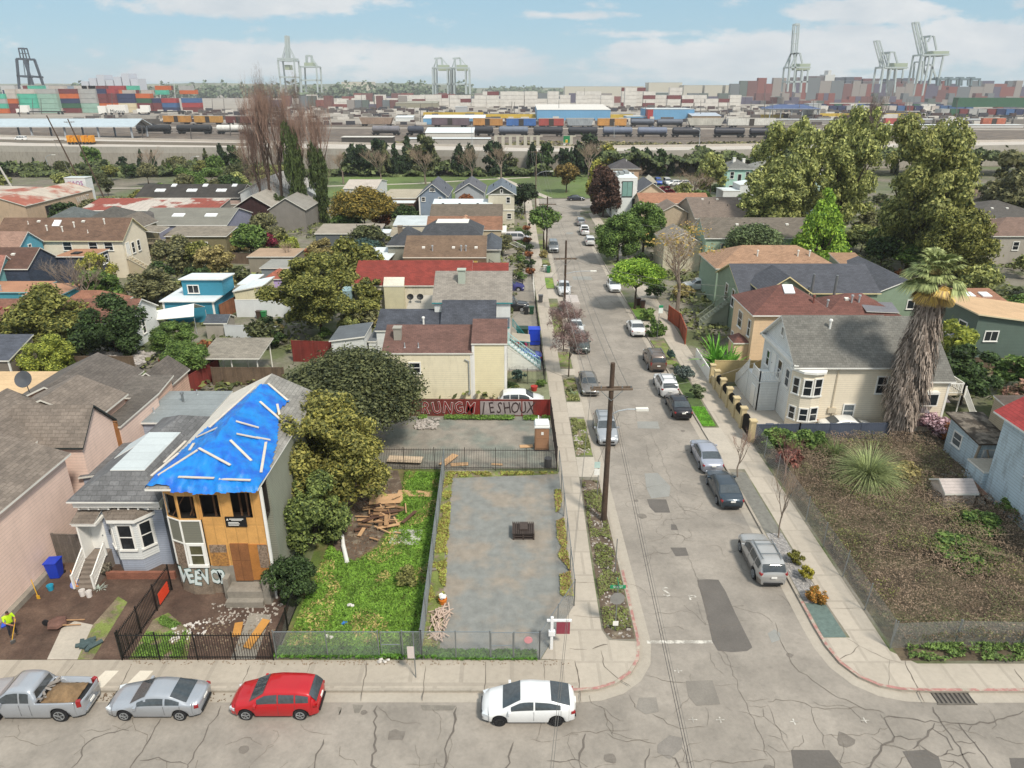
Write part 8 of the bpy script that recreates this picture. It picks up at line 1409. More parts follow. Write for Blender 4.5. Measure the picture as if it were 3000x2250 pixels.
# ------------------------------------------------------------------ power poles, wires, signs
POLE=mat('#4a3a2e',.95,.3,3,dirt=.3,bump=.4,name='pole_wood');POLEL=mat('#6b5c4e',.95,.25,3,name='pole_wood')
def pole(x,y,h,label,arm=None,lamp=None,r0=.2,m=None,aw=2.6,lean=0):
 m=m or POLE;r=empty('power_pole',(x,y,0),label,'power pole','power poles');g=MB();tp=(x+lean,y,h);g.tube((x,y,-.1),tp,r0,r0*.7,12);g.build('pole',m,r);f=lambda z:x+lean*z/h
 if arm:
  g=MB();[g.beam((f(arm)-aw/2,y-.16+q,arm),(f(arm)+aw/2,y-.16+q,arm+.05),.1,.13)for q in(0,.34)];g.build('crossarm',POLEL,r);g=MB();[g.tube((f(arm)+q*aw/2,y-.1,arm+.05),(f(arm)+q*aw/2,y-.1,arm+.25),.05,.04,6)for q in(-.92,-.5,.5,.92)];g.beam((f(arm)-.7,y-.2,arm-.05),(f(arm-.7),y-.2,arm-.75),.04,.04);g.beam((f(arm)+.7,y-.2,arm-.05),(f(arm-.7),y-.2,arm-.75),.04,.04);g.build('insulators',METAL,r)
 if lamp:g=MB();a,z0,z1=lamp;g.path([(f(z0),y,z0),(f(z0)+a*.3,y,z0+(z1-z0)*.7),(f(z0)+a*.65,y,z1),(f(z0)+a,y,z1)],.045,6);g.build('lamp_arm',STEEL,r);g=MB();g.obox((f(z0)+a+.35,y,z1),(.8,.3,.16));g.build('lamp_head',TRIM,r)
 return r
zA=GZ(9,780,385,42)[1];xL,zL=GZ(9,1010,550,42);zB=GZ(9,800,600,42)[1]
pole(6.4,42.0,GZ(9,790,175,42)[1],'tall near power pole with crossarm and street lamp',zA,(xL-6.4,zB,zL),.21,aw=2.7);z2=GZ(5,475,910,91)[1];pole(6.95,91.0,9.7,'second power pole with crossarm and street lamp',z2,(3.3,GZ(5,480,1040,91)[1],GZ(5,610,1015,91)[1]),.17,aw=3.0)
z3=GZ(5,310,440,130.8)[1];pole(6.4,130.8,z3+1.4,'third power pole beside the feathery green tree',z3,None,.16,aw=3.2);pole(5.8,177.5,14,'far pale power pole at the end of the street',13.4,(3.4,8,9),.16,POLEL,aw=2.6)
pole(-140.5,206,17.5,'white-banded leaning pole at the left edge',None,None,.3,plain('#b5b0a8'),lean=-6);pole(-112.3,192.8,21,'tall power pole behind the tan warehouse',15,None,.2,lean=-6);pole(-110.6,197,20,'second tall power pole behind the tan warehouse',19.2,None,.2,lean=-5)
def wire(a,b,s,label,r=.014,m=None):g=MB();g.path(sag(a,b,s,14),r,3);return one(g,'overhead_wire',m or WIRE,label,'wire','overhead wires')
for i,q in enumerate((-1.25,-.68,.68,1.25)):L4=('leftmost','second','third','rightmost')[i];wire((6.2+q,42,zA+.2),(6.95+q*1.1,91,z2+.2),.7,L4+' overhead wire between the first and second power poles',.022);wire((6.95+q*1.1,91,z2+.2),(6.4+q*1.15,130.8,z3+.2),.7,L4+' overhead wire between the second and third power poles',.018);wire((6.4+q,130.8,z3+.2),(5.8+q,177.5,13.5),.7,L4+' overhead wire beyond the third power pole',.02)
for i,(pt,z0,m,rr)in enumerate([((13,1330,1659),9.6,WIREK,.02),((13,1350,1659),9.6,WIREK,.02),((13,1370,1659),9.6,WIRE,.014)]):
 b_=Vector((*G(*pt,z0),z0));a=Vector((6.5+i*.12,42,zA-1.2+i*.1));wire(a,a+(b_-a)*1.5,.12,('left','middle','right')[i]+' one of three cables running from the near pole towards the camera',rr*.5,m)
for pt,z0 in(((13,290,1640),9),((13,310,1640),9)):b_=Vector((*G(*pt,z0),z0));a=Vector((5.1,42,zA+.1));wire(a,a+(b_-a)*1.3,.1,'pale thin wire from the near crossarm over the white hybrid',.01)
wire((7.6,42,zA),(22.8,60.2,5.2),.6,'service wire from the near pole to the large cream house');wire((7.9,91,z2),(28,84,5.5),.8,'service wire from the second pole to the sage green house',.02);wire((7,91,z2),(-.5,73,4.5),.4,'service wire from the second pole to the white house',.02);wire((6,42,zA),(-.6,63.5,5.2),.5,'service wire from the near pole to the cream clapboard house',.013);wire((6,91,z2),(-.3,84,6),.4,'service wire from the second pole to the grey-roofed house',.018);wire((6,91,z2),(-3.9,106,6),.6,'service wire from the second pole to the brown shingled house',.018);wire((6,130.8,z3),(-1.9,131,5),.4,'service wire from the third pole to the dormered house',.02);wire((7.9,91,z2),(25.6,78,5.8),.8,'service wire from the second pole to the peach house',.018)
wire((7.6,130.8,z3),(30,118,6),.8,'service wire from the third pole across the street',.022);wire((7,42,8.3),(6.0,47.5,0),0,'guy wire beside the near power pole',.014)
wire((-146,206,15),(-118.5,192.8,15),1,'service wires between the tall poles at the left',.05);wire((-118,192.8,15),(-104,176,5),1.2,'service wire down to the black-roofed workshop',.05)
def sign_post(x,y,h,label,name='sign_post'):r=empty(name,(x,y,0),label,'sign');g=MB();g.tube((x,y,0),(x,y,h),.032,.032,6);g.build('post',METAL,r);return r
def panel(r,x,y,z,w,h,m,name='sign_panel',d=.012):g=MB();g.box(x-w/2,x+w/2,y-d,y+d,z-h/2,z+h/2);o=g.build(name,m,r);return o
r=sign_post(5.74,31.16,3.2,'stop sign seen from behind with green street name plates on top','stop_sign');g=MB();zz=2.25;P=[(5.74+.42*math.cos(R(22.5+45*i)),zz+.42*math.sin(R(22.5+45*i)))for i in range(8)];g.poly([(x,31.10,z)for x,z in P]);g.poly([(x,31.12,z)for x,z in P][::-1]);g.build('octagon_plate',mat('#9a9a98',.4,.1,3,metal=.5),r)
GRN=plain('#1e8a5c',.5);panel(r,5.74,31.16,3.0,.85,.22,GRN,'street_name_plate');text('5th ST',.2,(5.74,31.14,3.0),(R(90),0,0),WHITE,'lettering',r,.002);g=MB();g.box(5.73,5.75,30.75,31.55,3.14,3.34);g.build('street_name_plate',GRN,r);panel(r,5.74,31.1,.55,.3,.3,WHITE,'paper_notice')
r=sign_post(6.31,45.3,2.9,'parking sign with two plates by the near power pole');panel(r,6.2,45.25,2.6,.42,.5,plain('#b9cfc8'));panel(r,6.2,45.25,2.0,.4,.5,WHITE);sign_post(6.38,36.0,2.7,'plain sign pole in the weedy left strip');r=sign_post(-4.93,27.75,2.9,'sign pole with a tilted white notice at the front of the grass lot');panel(r,-5.1,27.7,1.7,.34,.75,plain('#cbbfb8'))
r=sign_post(17.4,80.6,4.2,'bus stop sign with green and white plate at the right pavement');panel(r,17.55,80.55,3.7,.5,1.0,plain('#dfe6e0'));panel(r,17.55,80.52,4.05,.5,.3,GRN)
r=empty('for_sale_sign',(2.1,29.75,0),'white estate agent post with hanging dark red panel','sign');g=MB();g.box(2.05,2.2,29.7,29.82,0,2.15);g.box(1.85,3.15,29.71,29.81,1.88,1.99);g.box(1.95,2.3,29.66,29.86,.95,1.25);g.build('post',plain('#e6e6e6',.5),r);panel(r,2.72,29.76,1.42,.72,.78,plain('#8a3a48',.5),'hanging_panel')
# ------------------------------------------------------------------ fences and walls
chain_fence([(-12.45,29.0),(-7.0,29.0)],1.85,'chain-link fence in front of the grass lot',2.8);chain_fence([(-5.75,29.0),(-4.75,29.0),(-1.15,29.0)],1.85,'chain-link fence in front of the gravel lot',1.8);chain_fence([(.1,29.0),(1.45,29.0),(3.62,33.2),(3.68,48.8)],1.8,'chain-link fence round the street corner of the gravel lot',2.9);chain_fence([(-4.8,29.05),(-5.3,48.9)],1.9,'long pale chain-link fence between grass lot and gravel lot',2.9)
g=MB();g.poly([(-4.82,29.1,0),(-5.32,48.8,0),(-5.32,48.8,1.85),(-4.82,29.1,1.85)]);one(g,'fence_screen',mat('#9fa6a8',.8,.08,1),'pale grey screen fixed along the fence between the two lots','screen')
def gate(x0,x1,y,h,label):r=empty('mesh_gate',((x0+x1)/2,y,0),label,'gate');g=MB();[g.tube((x,y,.05),(x,y,h),.03)for x in(x0,x1)];[g.tube((x0,y,z),(x1,y,z),.025)for z in(.1,h*.52,h)];g.build('gate_frame',METAL,r);g=MB();g.poly([(x0,y,.1),(x1,y,.1),(x1,y,h),(x0,y,h)]);g.build('wire_mesh',CHAIN,r);return r
gate(-1.1,.05,29.0,1.8,'chain-link gate of the gravel lot');gate(-6.9,-5.85,29.1,1.75,'narrow leaning chain-link gate of the grass lot');g=MB();g.tube((.85,28.93,1.35),(.85,28.97,1.35),.22,.22,14);one(g,'round_notice',plain('#c98a8e'),'round white and red notice wired to the corner fence','sign')
picket_fence([(-20.6,28.95),(-12.6,28.95)],1.8,'black iron fence along the pavement in front of the plywood house',step=2.0);picket_fence([(-20.6,29.1),(-20.45,34.6)],1.8,'black iron fence between the two muddy front yards',step=1.8);picket_fence([(-12.5,29.2),(-12.5,33.2)],1.5,'short black iron fence beside the dark shrub');picket_fence([(-10.9,49.15),(3.5,48.95)],1.95,'dark iron picket fence across the back of both lots',plain('#38302c'),step=2.4);picket_fence([(3.55,49.2),(3.5,58.7)],2.0,'dark iron fence along the pavement by the portable toilet',plain('#2a2422'),gap=.1)
picket_fence([(-.3,66.6),(3.4,66.6)],1.7,'arched black iron gate of the cream house yard',step=1.85,cat='gate',arch=.35);picket_fence([(3.3,66.8),(3.2,96)],1.5,'black iron fence along the left pavement',gap=.2);picket_fence([(.2,75.9),(3.2,75.9)],1.4,'black iron fence in front of the blue driveway');picket_fence([(.2,95.6),(3.2,95.6)],1.9,'grey iron driveway gate by the covered car',plain('#6c6c70'),cat='gate');picket_fence([(3.2,97),(3.2,106)],1.6,'white iron fence beside the covered car',WHITE,gap=.2);picket_fence([(3.15,107),(3.1,135)],1.3,'iron fence of the far front gardens',gap=.3)
GF=mat('#7a2620',.9,.2,.8,'planks',(.18,40.),.3,col2='#6d4038',n2=.3,name='red_fence');board_fence([(-9.5,59.1),(3.5,59.0)],1.6,GF,'dark red board fence covered in graffiti',name='graffiti_fence')
gw=mat('#cfc3c0',.8,.1,2);gd=mat('#3a2c2c',.8,.1,2)
for i,ch in enumerate('RUNGM'):o=text(ch,1.6,(-7.9+i*1.02,59.0-.008*i,.8),(R(90),R(8-16*(i%2)),0),gw,'graffiti',None,.004,.75,bold=.05);tag(o,f'pale spray-painted letter {ch} on the red fence','graffiti','fence graffiti letters');text(ch,1.6,(-7.9+i*1.02,59.02,.8),(R(90),0,0),mat('#7d1a1a',.8,.1,2),'graffiti',o,.004,.75,bold=.01).matrix_parent_inverse=o.matrix_world.inverted()
for o in[o for o in bpy.data.objects if o.name.startswith('graffiti')and o.parent is not None and o.parent.name.startswith('graffiti')]:o.location=(0,0,.012);o.rotation_euler=(0,0,0);o.scale=(1,1,1)
m=MB();m.box(-2.9,1.9,58.97,59.03,.1,1.5);one(m,'painted_panel',mat('#9a8f8e',.85,.2,1.5,'planks',(.18,40.),.2),'whitewashed stretch of the graffitied fence','graffiti')
for i,ch in enumerate('JESHOUX'):o=text(ch,1.6,(-2.6+i*.72,58.965,.8),(R(90),R(7-14*(i%2)),0),gd,'graffiti',None,.004,.62,bold=.01);tag(o,f'dark spray-painted letter {ch} on the whitewashed fence','graffiti','fence graffiti letters')
board_fence([(20.7,54.2),(24.5,54.3),(32.5,54.5)],1.45,mat('#4a5262',.8,.12,1,'ribs',(.2,60.),.2),'blue-grey corrugated fence between bramble lot and cream house');chain_fence([(20.4,29.8),(20.55,54)],1.9,'leaning chain-link fence along the right pavement',3.2,rail=False,lean=.12);chain_fence([(20.4,29.8),(24,30.0),(27.5,29.9),(34,29.8),(42,29.6)],1.7,'sagging chain-link fence in front of the brambles',3.4,rail=False,lean=.15)
r=empty('garden_wall',(20.35,60,0),'low cream wall with capped piers and arched iron panels','wall');CW_=stucco('#c3b088',.15)
for i,y in enumerate((54.0,56.6,58.8,61.0,63.2,65.4,67)):
 g=MB();g.box(20.15,20.6,y-.22,y+.22,0,1.9);g.box(20.08,20.67,y-.29,y+.29,1.9,2.02);g.build('pier',CW_,r)
 if 0<i<6:q=MB();q.box(20.28,20.46,y+.22,(58.8,61.0,63.2,65.4,67)[i-1]-.22,0,.95);q.build('wall',CW_,r)
for i,(a,c_,lo)in enumerate(((54.25,56.35,.1),(56.85,58.55,.95),(59.05,60.75,.95),(61.25,62.95,.95),(63.45,65.15,.95))):
 g=MB();n=12;[g.beam((20.37,a+(c_-a)*j/n,lo),(20.37,a+(c_-a)*j/n,1.45+.45*math.sin(math.pi*j/n)),.03,.12)for j in range(n+1)];g.build('iron_panel',BLACK,r)
board_fence([(20.6,67.2),(25.2,67.2)],2.3,stucco('#b39f72',.15),'tall tan wall beside the peach house',name='garden_wall',cat='wall');board_fence([(20.2,67.3),(20.3,73.4)],1.3,WHITE,'white picket fence along the right pavement');board_fence([(20.3,78.6),(20.9,84.5),(20.2,88)],1.9,planks('#9a4a30'),'reddish-brown board fence along the right pavement')
board_fence([(-47,69.2),(-39.5,69.2)],2.0,WOOD,'weathered brown board fence behind the grey-brown roofs');board_fence([(-36.5,68.6),(-30.4,68.6)],1.9,WOODR,'dark red board fence behind the potted plants');board_fence([(-30.4,68.6),(-31.8,63.4)],1.9,WOODR,'dark red board fence running towards the flat grey roof');board_fence([(-30.2,66.3),(-23,66.3)],1.9,WOOD,'brown board fence beside the grey carport')
board_fence([(-37.6,88),(-36.4,95.5)],2,planks('#8a5a40'),'brown board fence beside the teal cottage');board_fence([(-36,89.3),(-29,89.3)],2.3,plain('#d2d4d4'),'white corrugated fence round the bin yard',cap=WHITE);board_fence([(-34,80),(-27.5,79.4)],1.9,plain('#c9cccd'),'white fence below the bin yard');board_fence([(-63,121.5),(-42,119)],1.8,WOOD,'brown board fence below the olive green house');board_fence([(-24,73),(-19.3,72.6)],2.4,WOODR,'dark red-brown fence beside the grey tree')
board_fence([(58,89),(95,96)],1.8,WOOD,'long brown board fence in the right-hand yards');board_fence([(43,69.5),(57,69)],1.8,WOOD,'brown board fence behind the yellow-green tree');board_fence([(-28.8,37.3),(-26.4,37.2)],2.1,planks('#6e655d'),'weathered grey gate boards beside the pale blue cottage');board_fence([(36.2,47.9),(38.6,47.8)],1.6,mat('#8a4a28',.9,.2,1),'rust-coloured plywood barrier beside the rotten lean-to',name='plywood_barrier',cat='barrier')
# ------------------------------------------------------------------ bins, toilet, yard clutter
def bin_(x,y,c,label,rz=0,s=1.0):
 r=local_empty('wheelie_bin',(x,y,0),label,'bin',None,rz);m=mat(c,.5,.08,2);g=MB();k=s;b0,b1=.24*k,.31*k
 v=[(-b0,-b0,.05),(b0,-b0,.05),(b0,b0,.05),(-b0,b0,.05),(-b1,-b1*1.1,1.0*k),(b1,-b1*1.1,1.0*k),(b1,b1*1.1,1.0*k),(-b1,b1*1.1,1.0*k)];g.v=v;g.f=[(0,3,2,1),(4,5,6,7),(0,1,5,4),(1,2,6,5),(2,3,7,6),(3,0,4,7)];g.m=[0]*6;g.build('bin_body',m,r)
 g=MB();g.obox((0,-.02,1.04*k),(b1*2.15,b1*2.4,.07),0,0,-.06);g.build('lid',m,r);g=MB();[g.tube((sx*b0,b0+.05,.1),(sx*(b0+.06),b0+.05,.1),.1,.1,10)for sx in(-1,1)];g.build('wheels',DARK,r);return r
bin_(-28.15,35.9,'#1f3fb8','tall blue recycling bin against the pink wall',.1,1.15);bin_(15.9+1.9,93.4,'#4a3330','brown wheelie bin at the right kerb, nearer one');bin_(17.4,94.6,'#4f3632','brown wheelie bin at the right kerb, farther one');bin_(4.0,96.2,'#5a5a5c','grey wheelie bin on the left pavement');bin_(5.9,113.2,'#1f6b4a','green wheelie bin in the left strip');bin_(5.4,113.8,'#c9cbc9','white-lidded bin beside the green one');bin_(2.6,90.6,'#1f4a34','dark green bin behind the iron fence');bin_(1.9,90.5,'#26282a','black bin behind the iron fence');bin_(-32.2,88.5,'#2a7a44','green bin in the white-fenced yard');bin_(-32.9,88.6,'#4a3a34','brown bin in the white-fenced yard');bin_(22.3,54.0+1.0,'#3f4a5c','slate blue bin behind the iron gate')
for x,y,c,lab in((2.6,78.7,'#1e44c4','bright blue dumpster-sized container in the front yard'),(1.2,78.9,'#1c3a2a','dark green container beside the bright blue one')):r=empty('large_bin',(x,y,0),lab,'container');g=MB();g.box(x-.65,x+.65,y-.6,y+.6,.1,1.9);[g.box(x-.66+i*.19,x-.58+i*.19,y-.64,y-.6,.15,1.85)for i in range(7)];g.build('body',mat(c,.6,.1,1),r);g=MB();g.box(x-.7,x+.7,y-.65,y+.65,1.9,2.0);g.build('lid',mat(c,.5,.1,1),r)
r=empty('portable_toilet',(2.5,52.9,0),'tan portable toilet with white roof leaning by the iron fence','toilet');TB=mat('#9a7458',.6,.08,1.5);g=MB();g.box(1.9,3.05,52.3,53.5,.1,2.1);g.box(1.98,2.97,52.26,52.3,.25,2.0);g.box(2.05,2.9,52.24,52.26,.5,.56);g.box(2.05,2.9,52.24,52.26,1.2,1.26);g.build('cabin',TB,r);g=MB();g.box(1.85,3.1,52.22,53.55,2.1,2.2);g.box(1.92,3.03,52.32,53.48,2.2,2.38);g.tube((2.2,53.4,2.2),(2.2,53.4,2.7),.05);g.build('roof',plain('#dfdfdc',.4),r);g=MB();g.box(1.85,3.1,52.2,53.55,0,.1);g.build('skid_base',DARK,r);panel(r,2.5,52.24,1.62,.2,.26,WHITE,'door_plate')
g=MB();g.tube((2.85,49.5,.1),(2.85,49.5,.85),.3,.3,14);one(g,'steel_drum',plain('#4c4c4e'),'dark steel drum behind the lot fence','drum')
r=empty('pallet_stack',(.75,40.4,0),'dark slatted pallet stack standing alone on the gravel lot','pallets');DKW=mat('#453b36',.9,.25,3);g=MB();[g.box(.05,1.5,39.7,41.0,.08+i*.17,.11+i*.17)for i in range(3)];[g.box(x,x+.1,39.7,41.0,0,.5)for x in(.05,.7,1.4)];g.build('stringers',DKW,r);g=MB();[g.box(.02+i*.125,.10+i*.125,39.65,41.05,.51,.55)for i in range(12)];g.box(.5,1.05,40.0,40.8,.56,.68);g.build('slats',DKW,r)
g=MB();g.lathe([(.2,0),(.26,.35),(.24,.35),(.2,.3)],(-4.05,33.4,0),12);one(g,'orange_bucket',plain('#d0782a',.5),'orange bucket stuffed with white bags by the lot fence','bucket');rg=random.Random(6)
g=MB();[g.obox((-4.05+rg.uniform(-.15,.15),33.4+rg.uniform(-.15,.15),.42+rg.random()*.15),(.2,.15,.12),rg.random()*3,0,rg.random(),rg.random())for _ in range(10)];one(g,'plastic_bags',WHITE,'white plastic bags in the orange bucket','bags');g=MB()
for _ in range(60):x,y=-4.1+rg.gauss(0,.22),rg.uniform(30.3,32.8);g.obox((x,y,.08+rg.random()*.2),(rg.uniform(.3,1.1),.06,.04),rg.gauss(1.5,.6),0,0,rg.uniform(-.3,.3))
one(g,'scrap_lumber_heap',mat('#bba595',.9,.2,4,name='pale_scrap'),'long heap of pale scrap lumber beside the lot fence','scrap heap')
# boards, plywood and rubbish of the demolition
WD=[mat(c,.85,.15,3,name='lumber')for c in('#c09a72','#a98460','#8a6a4c','#5a4032')];rg=random.Random(15)
def sheetb(x,y,w,d,rz,lab,m,z=.06,rx=0,name='plywood_sheet'):g=MB();g.obox((x,y,z),(w,d,.025),rz,0,rx);one(g,name,m,lab,'board')
sheetb(-9.2,44.6,2.4,1.3,.1,'big tan plywood sheet on the soil, left one',WD[0],.15);sheetb(-7.2,45.4,2.6,.8,-.05,'tan plywood sheet beside the grass, right one',WD[0],.12);sheetb(-10.9,46.4,1.7,1.0,.3,'pale board under the yellow-green tree',WD[0],.1);sheetb(-8.6,50.3,2.8,1.0,-.08,'stack of pale sheets behind the iron fence',mat('#cdb79c',.85,.15,3),.3);sheetb(-5.1,50.4,.6,2.0,-.5,'pale propped board behind the iron fence',WD[0],.2);sheetb(-4.2,49.9,1.4,.5,.1,'loose pale board behind the iron fence',WD[0])
sheetb(-7.1,39.9,2.0,1.7,-.05,'white square panel lying on the grass',mat('#b9b6ae',.8,.15,2),.1);sheetb(1.2,53.0,1.1,.5,.1,'tan board on the ground by the portable toilet',WD[0]);sheetb(-15.3,31.2,.45,1.1,.2,'orange board in the muddy front yard',mat('#b5813f',.85,.1,3));sheetb(-14.0,30.6,.5,1.9,-.3,'long orange board leaning in the muddy front yard',mat('#b5813f',.85,.1,3),.3,.2);sheetb(-5.2,36.6,.9,.5,.2,'grey slab in the grass',CONCD,.08,name='slab');sheetb(-1.2,49.9,.9,.25,-.1,'narrow pale board behind the iron fence at the right',WD[0]);sheetb(31.2+3.2,45.0,.5,2.2,.4,'reddish plank leaning below the pale blue house',mat('#8a6454',.9,.15,2),.6,.4)
for i in range(52):
 x,y=rg.gauss(-9.1,.75),rg.gauss(42.2,1.1);g=MB();g.obox((x,y,.08+rg.random()*.35),(rg.uniform(.4,1.6),rg.choice((.08,.11,.25)),.045),rg.uniform(-1.6,1.6)if i%3 else rg.gauss(0,.15),0,0,rg.uniform(-.15,.15));c_=rg.choice((0,0,1,2,3));one(g,'loose_board',WD[c_],('tan','tan','brown','dark')[c_]+' loose board in the demolition heap on the bare soil','board',('tan','tan','brown','dark')[c_]+' boards of the demolition heap')
g=MB();g.tube((-11.1,38.9,.16),(-10.45,37.1,.16),.14,.14,12);g.tube((-11.4,40.0,.16),(-11.1,38.95,.16),.12,.12,12);one(g,'white_pipe',WHITE,'thick white drainpipe lying on the soil edge','pipe')
def rubble(name,x0,x1,y0,y1,n,s,m,lab,seed=1,kind='stuff',z=.0):
 rg=random.Random(seed);g=MB();[g.obox((rg.uniform(x0,x1),rg.uniform(y0,y1),z+s*.3),(s*rg.uniform(.5,1.6),s*rg.uniform(.3,1),s*rg.uniform(.2,.7)),rg.random()*3,0,rg.uniform(-.5,.5),rg.uniform(-.5,.5))for _ in range(n)];tag(g.build(name,m,world=True),kind=kind)
PR=plain('#cfc9c2');rubble('white_litter',-17.5,-13.4,31.6,33.4,130,.11,mat('#a39a90',.9,.3,6),'',3);rubble('plaster_rubble',-18.6,-13.2,29.6,31.6,260,.08,mat('#84735f',.9,.4,6),'',4);rubble('stone_rubble',-8.6,-6.6,56.2,58.2,120,.22,mat('#a8a098',.9,.25,6),'',5,z=.05);rubble('soil_clods',-12,-7,37.5,46,700,.10,mat('#6d5644',.95,.4,6),'',6);rubble('litter',-19,-17,30.2,31.8,60,.14,PR,'',7);rubble('leaf_litter',-20,3,28.6,29.0,260,.06,mat('#8a7a68',.9,.3,6),'',8);rubble('stones',5.3,6.6,30.6,47,220,.12,mat('#a8a098',.9,.3,6),'',9);rubble('stones',5.3,6.5,51.5,58,90,.14,mat('#a8a098',.9,.3,6),'',19)
rubble('junk_heap',-46,-39.5,69.8,73.5,260,.6,mat('#a39c96',.8,.4,3),'',10,z=.6);rubble('junk_heap',-97,-84,186,197,420,1.1,mat('#9a9592',.8,.5,1.2,col2='#5a6a78',n2=.5),'',11,z=.3);rubble('junk_heap',33,35.2,43,48,60,.35,mat('#9a958c',.8,.4,3),'',12,z=.3);rubble('gutter_leaves',-22,-14,26.3,26.85,200,.07,mat('#6b5a48',.9,.3,6),'',13,z=RZ);rubble('white_pebbles',17.3,18.3,33.6,40.4,150,.07,mat('#b5b0aa',.9,.2,6),'',14)
for i,(px,py,s,lab)in enumerate([(540,695,.5,'white paper litter behind the grass lot fence'),(730,612,.3,'white ball of litter on top of the narrow gate'),(430,795,.3,'small white litter at the foot of the fence'),(955,860,.45,'white litter at the edge of the pavement'),(660,585,.28,'blue scrap of packaging in the grass')]):p=G(12,px,py);g=MB();rg=random.Random(i);[g.obox((p[0]+rg.uniform(-s,s)*.5,p[1]+rg.uniform(-s,s)*.3,.1+(1.5 if i==1 else 0)),(s*.4,s*.3,.1),rg.random()*3,0,rg.random(),rg.random())for _ in range(5)];one(g,'litter',plain('#2f6fb8')if i==4 else PR,lab,'litter')
g=MB();g.lathe([(.32,0),(.36,.1),(.3,.2),(.1,.28)],(-28.7,31.6,0),14);one(g,'blue_sack',plain('#2a50c0'),'bright blue sack at the left edge behind the worker','sack');g=MB();g.lathe([(.5,0),(.45,.12),(.2,.2),(.05,.22)],(-26.4,35.2,0),14);one(g,'lilac_bag',plain('#7f8fd0'),'crumpled lilac-blue bag beside the blue bin','bag');g=MB();g.lathe([(.14,0),(.2,.36),(.18,.36),(.13,.04)],(-27.75,34.6,0),12);one(g,'teal_bucket',plain('#2f9ab8',.4),'teal bucket against the pink wall','bucket')
for i,x in enumerate((-25.55,-25.1)):g=MB();g.lathe([(.15,0),(.18,.4),(.16,.4),(.14,.05)],(x,34.1-i*.1,0),12);one(g,'white_bucket',plain('#d9d3ce',.4),('left','right')[i]+' white plastic bucket at the foot of the cottage steps','bucket')
g=MB();g.box(-28.5,-24,0,0,0,0)if False else None;g=MB();g.box(-24.9,-20.7,35.6,35.8,0,.5);one(g,'brick_edging',mat('#8a5a48',.9,.2,2,'shingle',(.22,.08),.3),'low brick edging wall below the bay window','wall');g=MB();[g.obox((-22.9+rg.uniform(-.5,.5),29.95+rg.uniform(-.3,.3),.12),(.7,.2,.12),rg.random()*3,0,rg.random()*.4,0)for _ in range(8)];one(g,'heap_of_clothes',plain('#3f4f50'),'dark green and grey cloth heap on the mud','cloth')
r=empty('wheelbarrow',(-25.4,31.4,0),'upturned rusty wheelbarrow on the mud near the worker','wheelbarrow');g=MB();g.lathe([(.55,.2),(.5,.34),(.3,.42)],(-25.5,31.5,0),6);g.build('tray',mat('#6a4c42',.8,.25,3),r);g=MB();g.beam((-25.2,31.3,.25),(-24.2,31.5,.12),.05,.05);g.beam((-25.2,31.7,.25),(-24.2,31.9,.12),.05,.05);g.build('handles',WD[1],r);g=MB();g.tube((-26.1,31.4,.3),(-26.1,31.5,.3),.18,.18,12);g.build('wheel',TYRE,r)
r=empty('playhouse_slide',(1.6,80.6,0),'small red and pink plastic toys in the front yard','toys');g=MB();g.box(.4,.9,76.8,77.2,0,.9);g.build('red_toy',plain('#c03028'),r);g=MB();g.lathe([(.2,0),(.12,.5),(.18,.9)],(1.6,76.6,0),8);g.build('pink_toy',plain('#d0507a'),r);g=MB();g.lathe([(.25,0),(.36,.5),(.3,.5)],(2.2,64.9,0),12);one(g,'flower_pot',plain('#a8322a'),'red flower pot in the front yard of the cream house','pot')
for i,(x0,x1,y0,y1,z,lab)in enumerate([(-45,-38.6,82.6,86,2.6,'white canopy tent beside the white gable')]):r=empty('canopy_tent',((x0+x1)/2,84,0),lab,'tent');g=MB();g.slab([(x0,y0,1.6),(x1,y0,2.2),(x1-.5,(y0+y1)/2,3.3),(x0,(y0+y1)/2,2.2)],.05);g.slab([(x1,y1,2.4),(x0,y1,1.8),(x0,(y0+y1)/2,2.2),(x1-.5,(y0+y1)/2,3.3)],.05);g.build('canopy',WHITE,r);g=MB();[g.tube((x,y,0),(x,y,2),.04)for x in(x0,x1)for y in(y0,y1)];g.build('legs',STEEL,r)
g=MB();g.slab([(37.4,205,3),(40.6,205,3),(40.6,210,3),(37.4,210,3)],.1);g.poly([(37.4,205,3),(40.6,205,3),(39,205,4.6)]);g.poly([(37.4,205,3),(39,205,4.6),(39,210,4.6),(37.4,210,3)]);g.poly([(40.6,205,3),(40.6,210,3),(39,210,4.6),(39,205,4.6)]);[g.tube((x,y,0),(x,y,3),.06)for x in(37.5,40.5)for y in(205.1,209.9)];one(g,'canopy_tent',plain('#c9c2b2'),'cream carport tent in the far yard','tent')
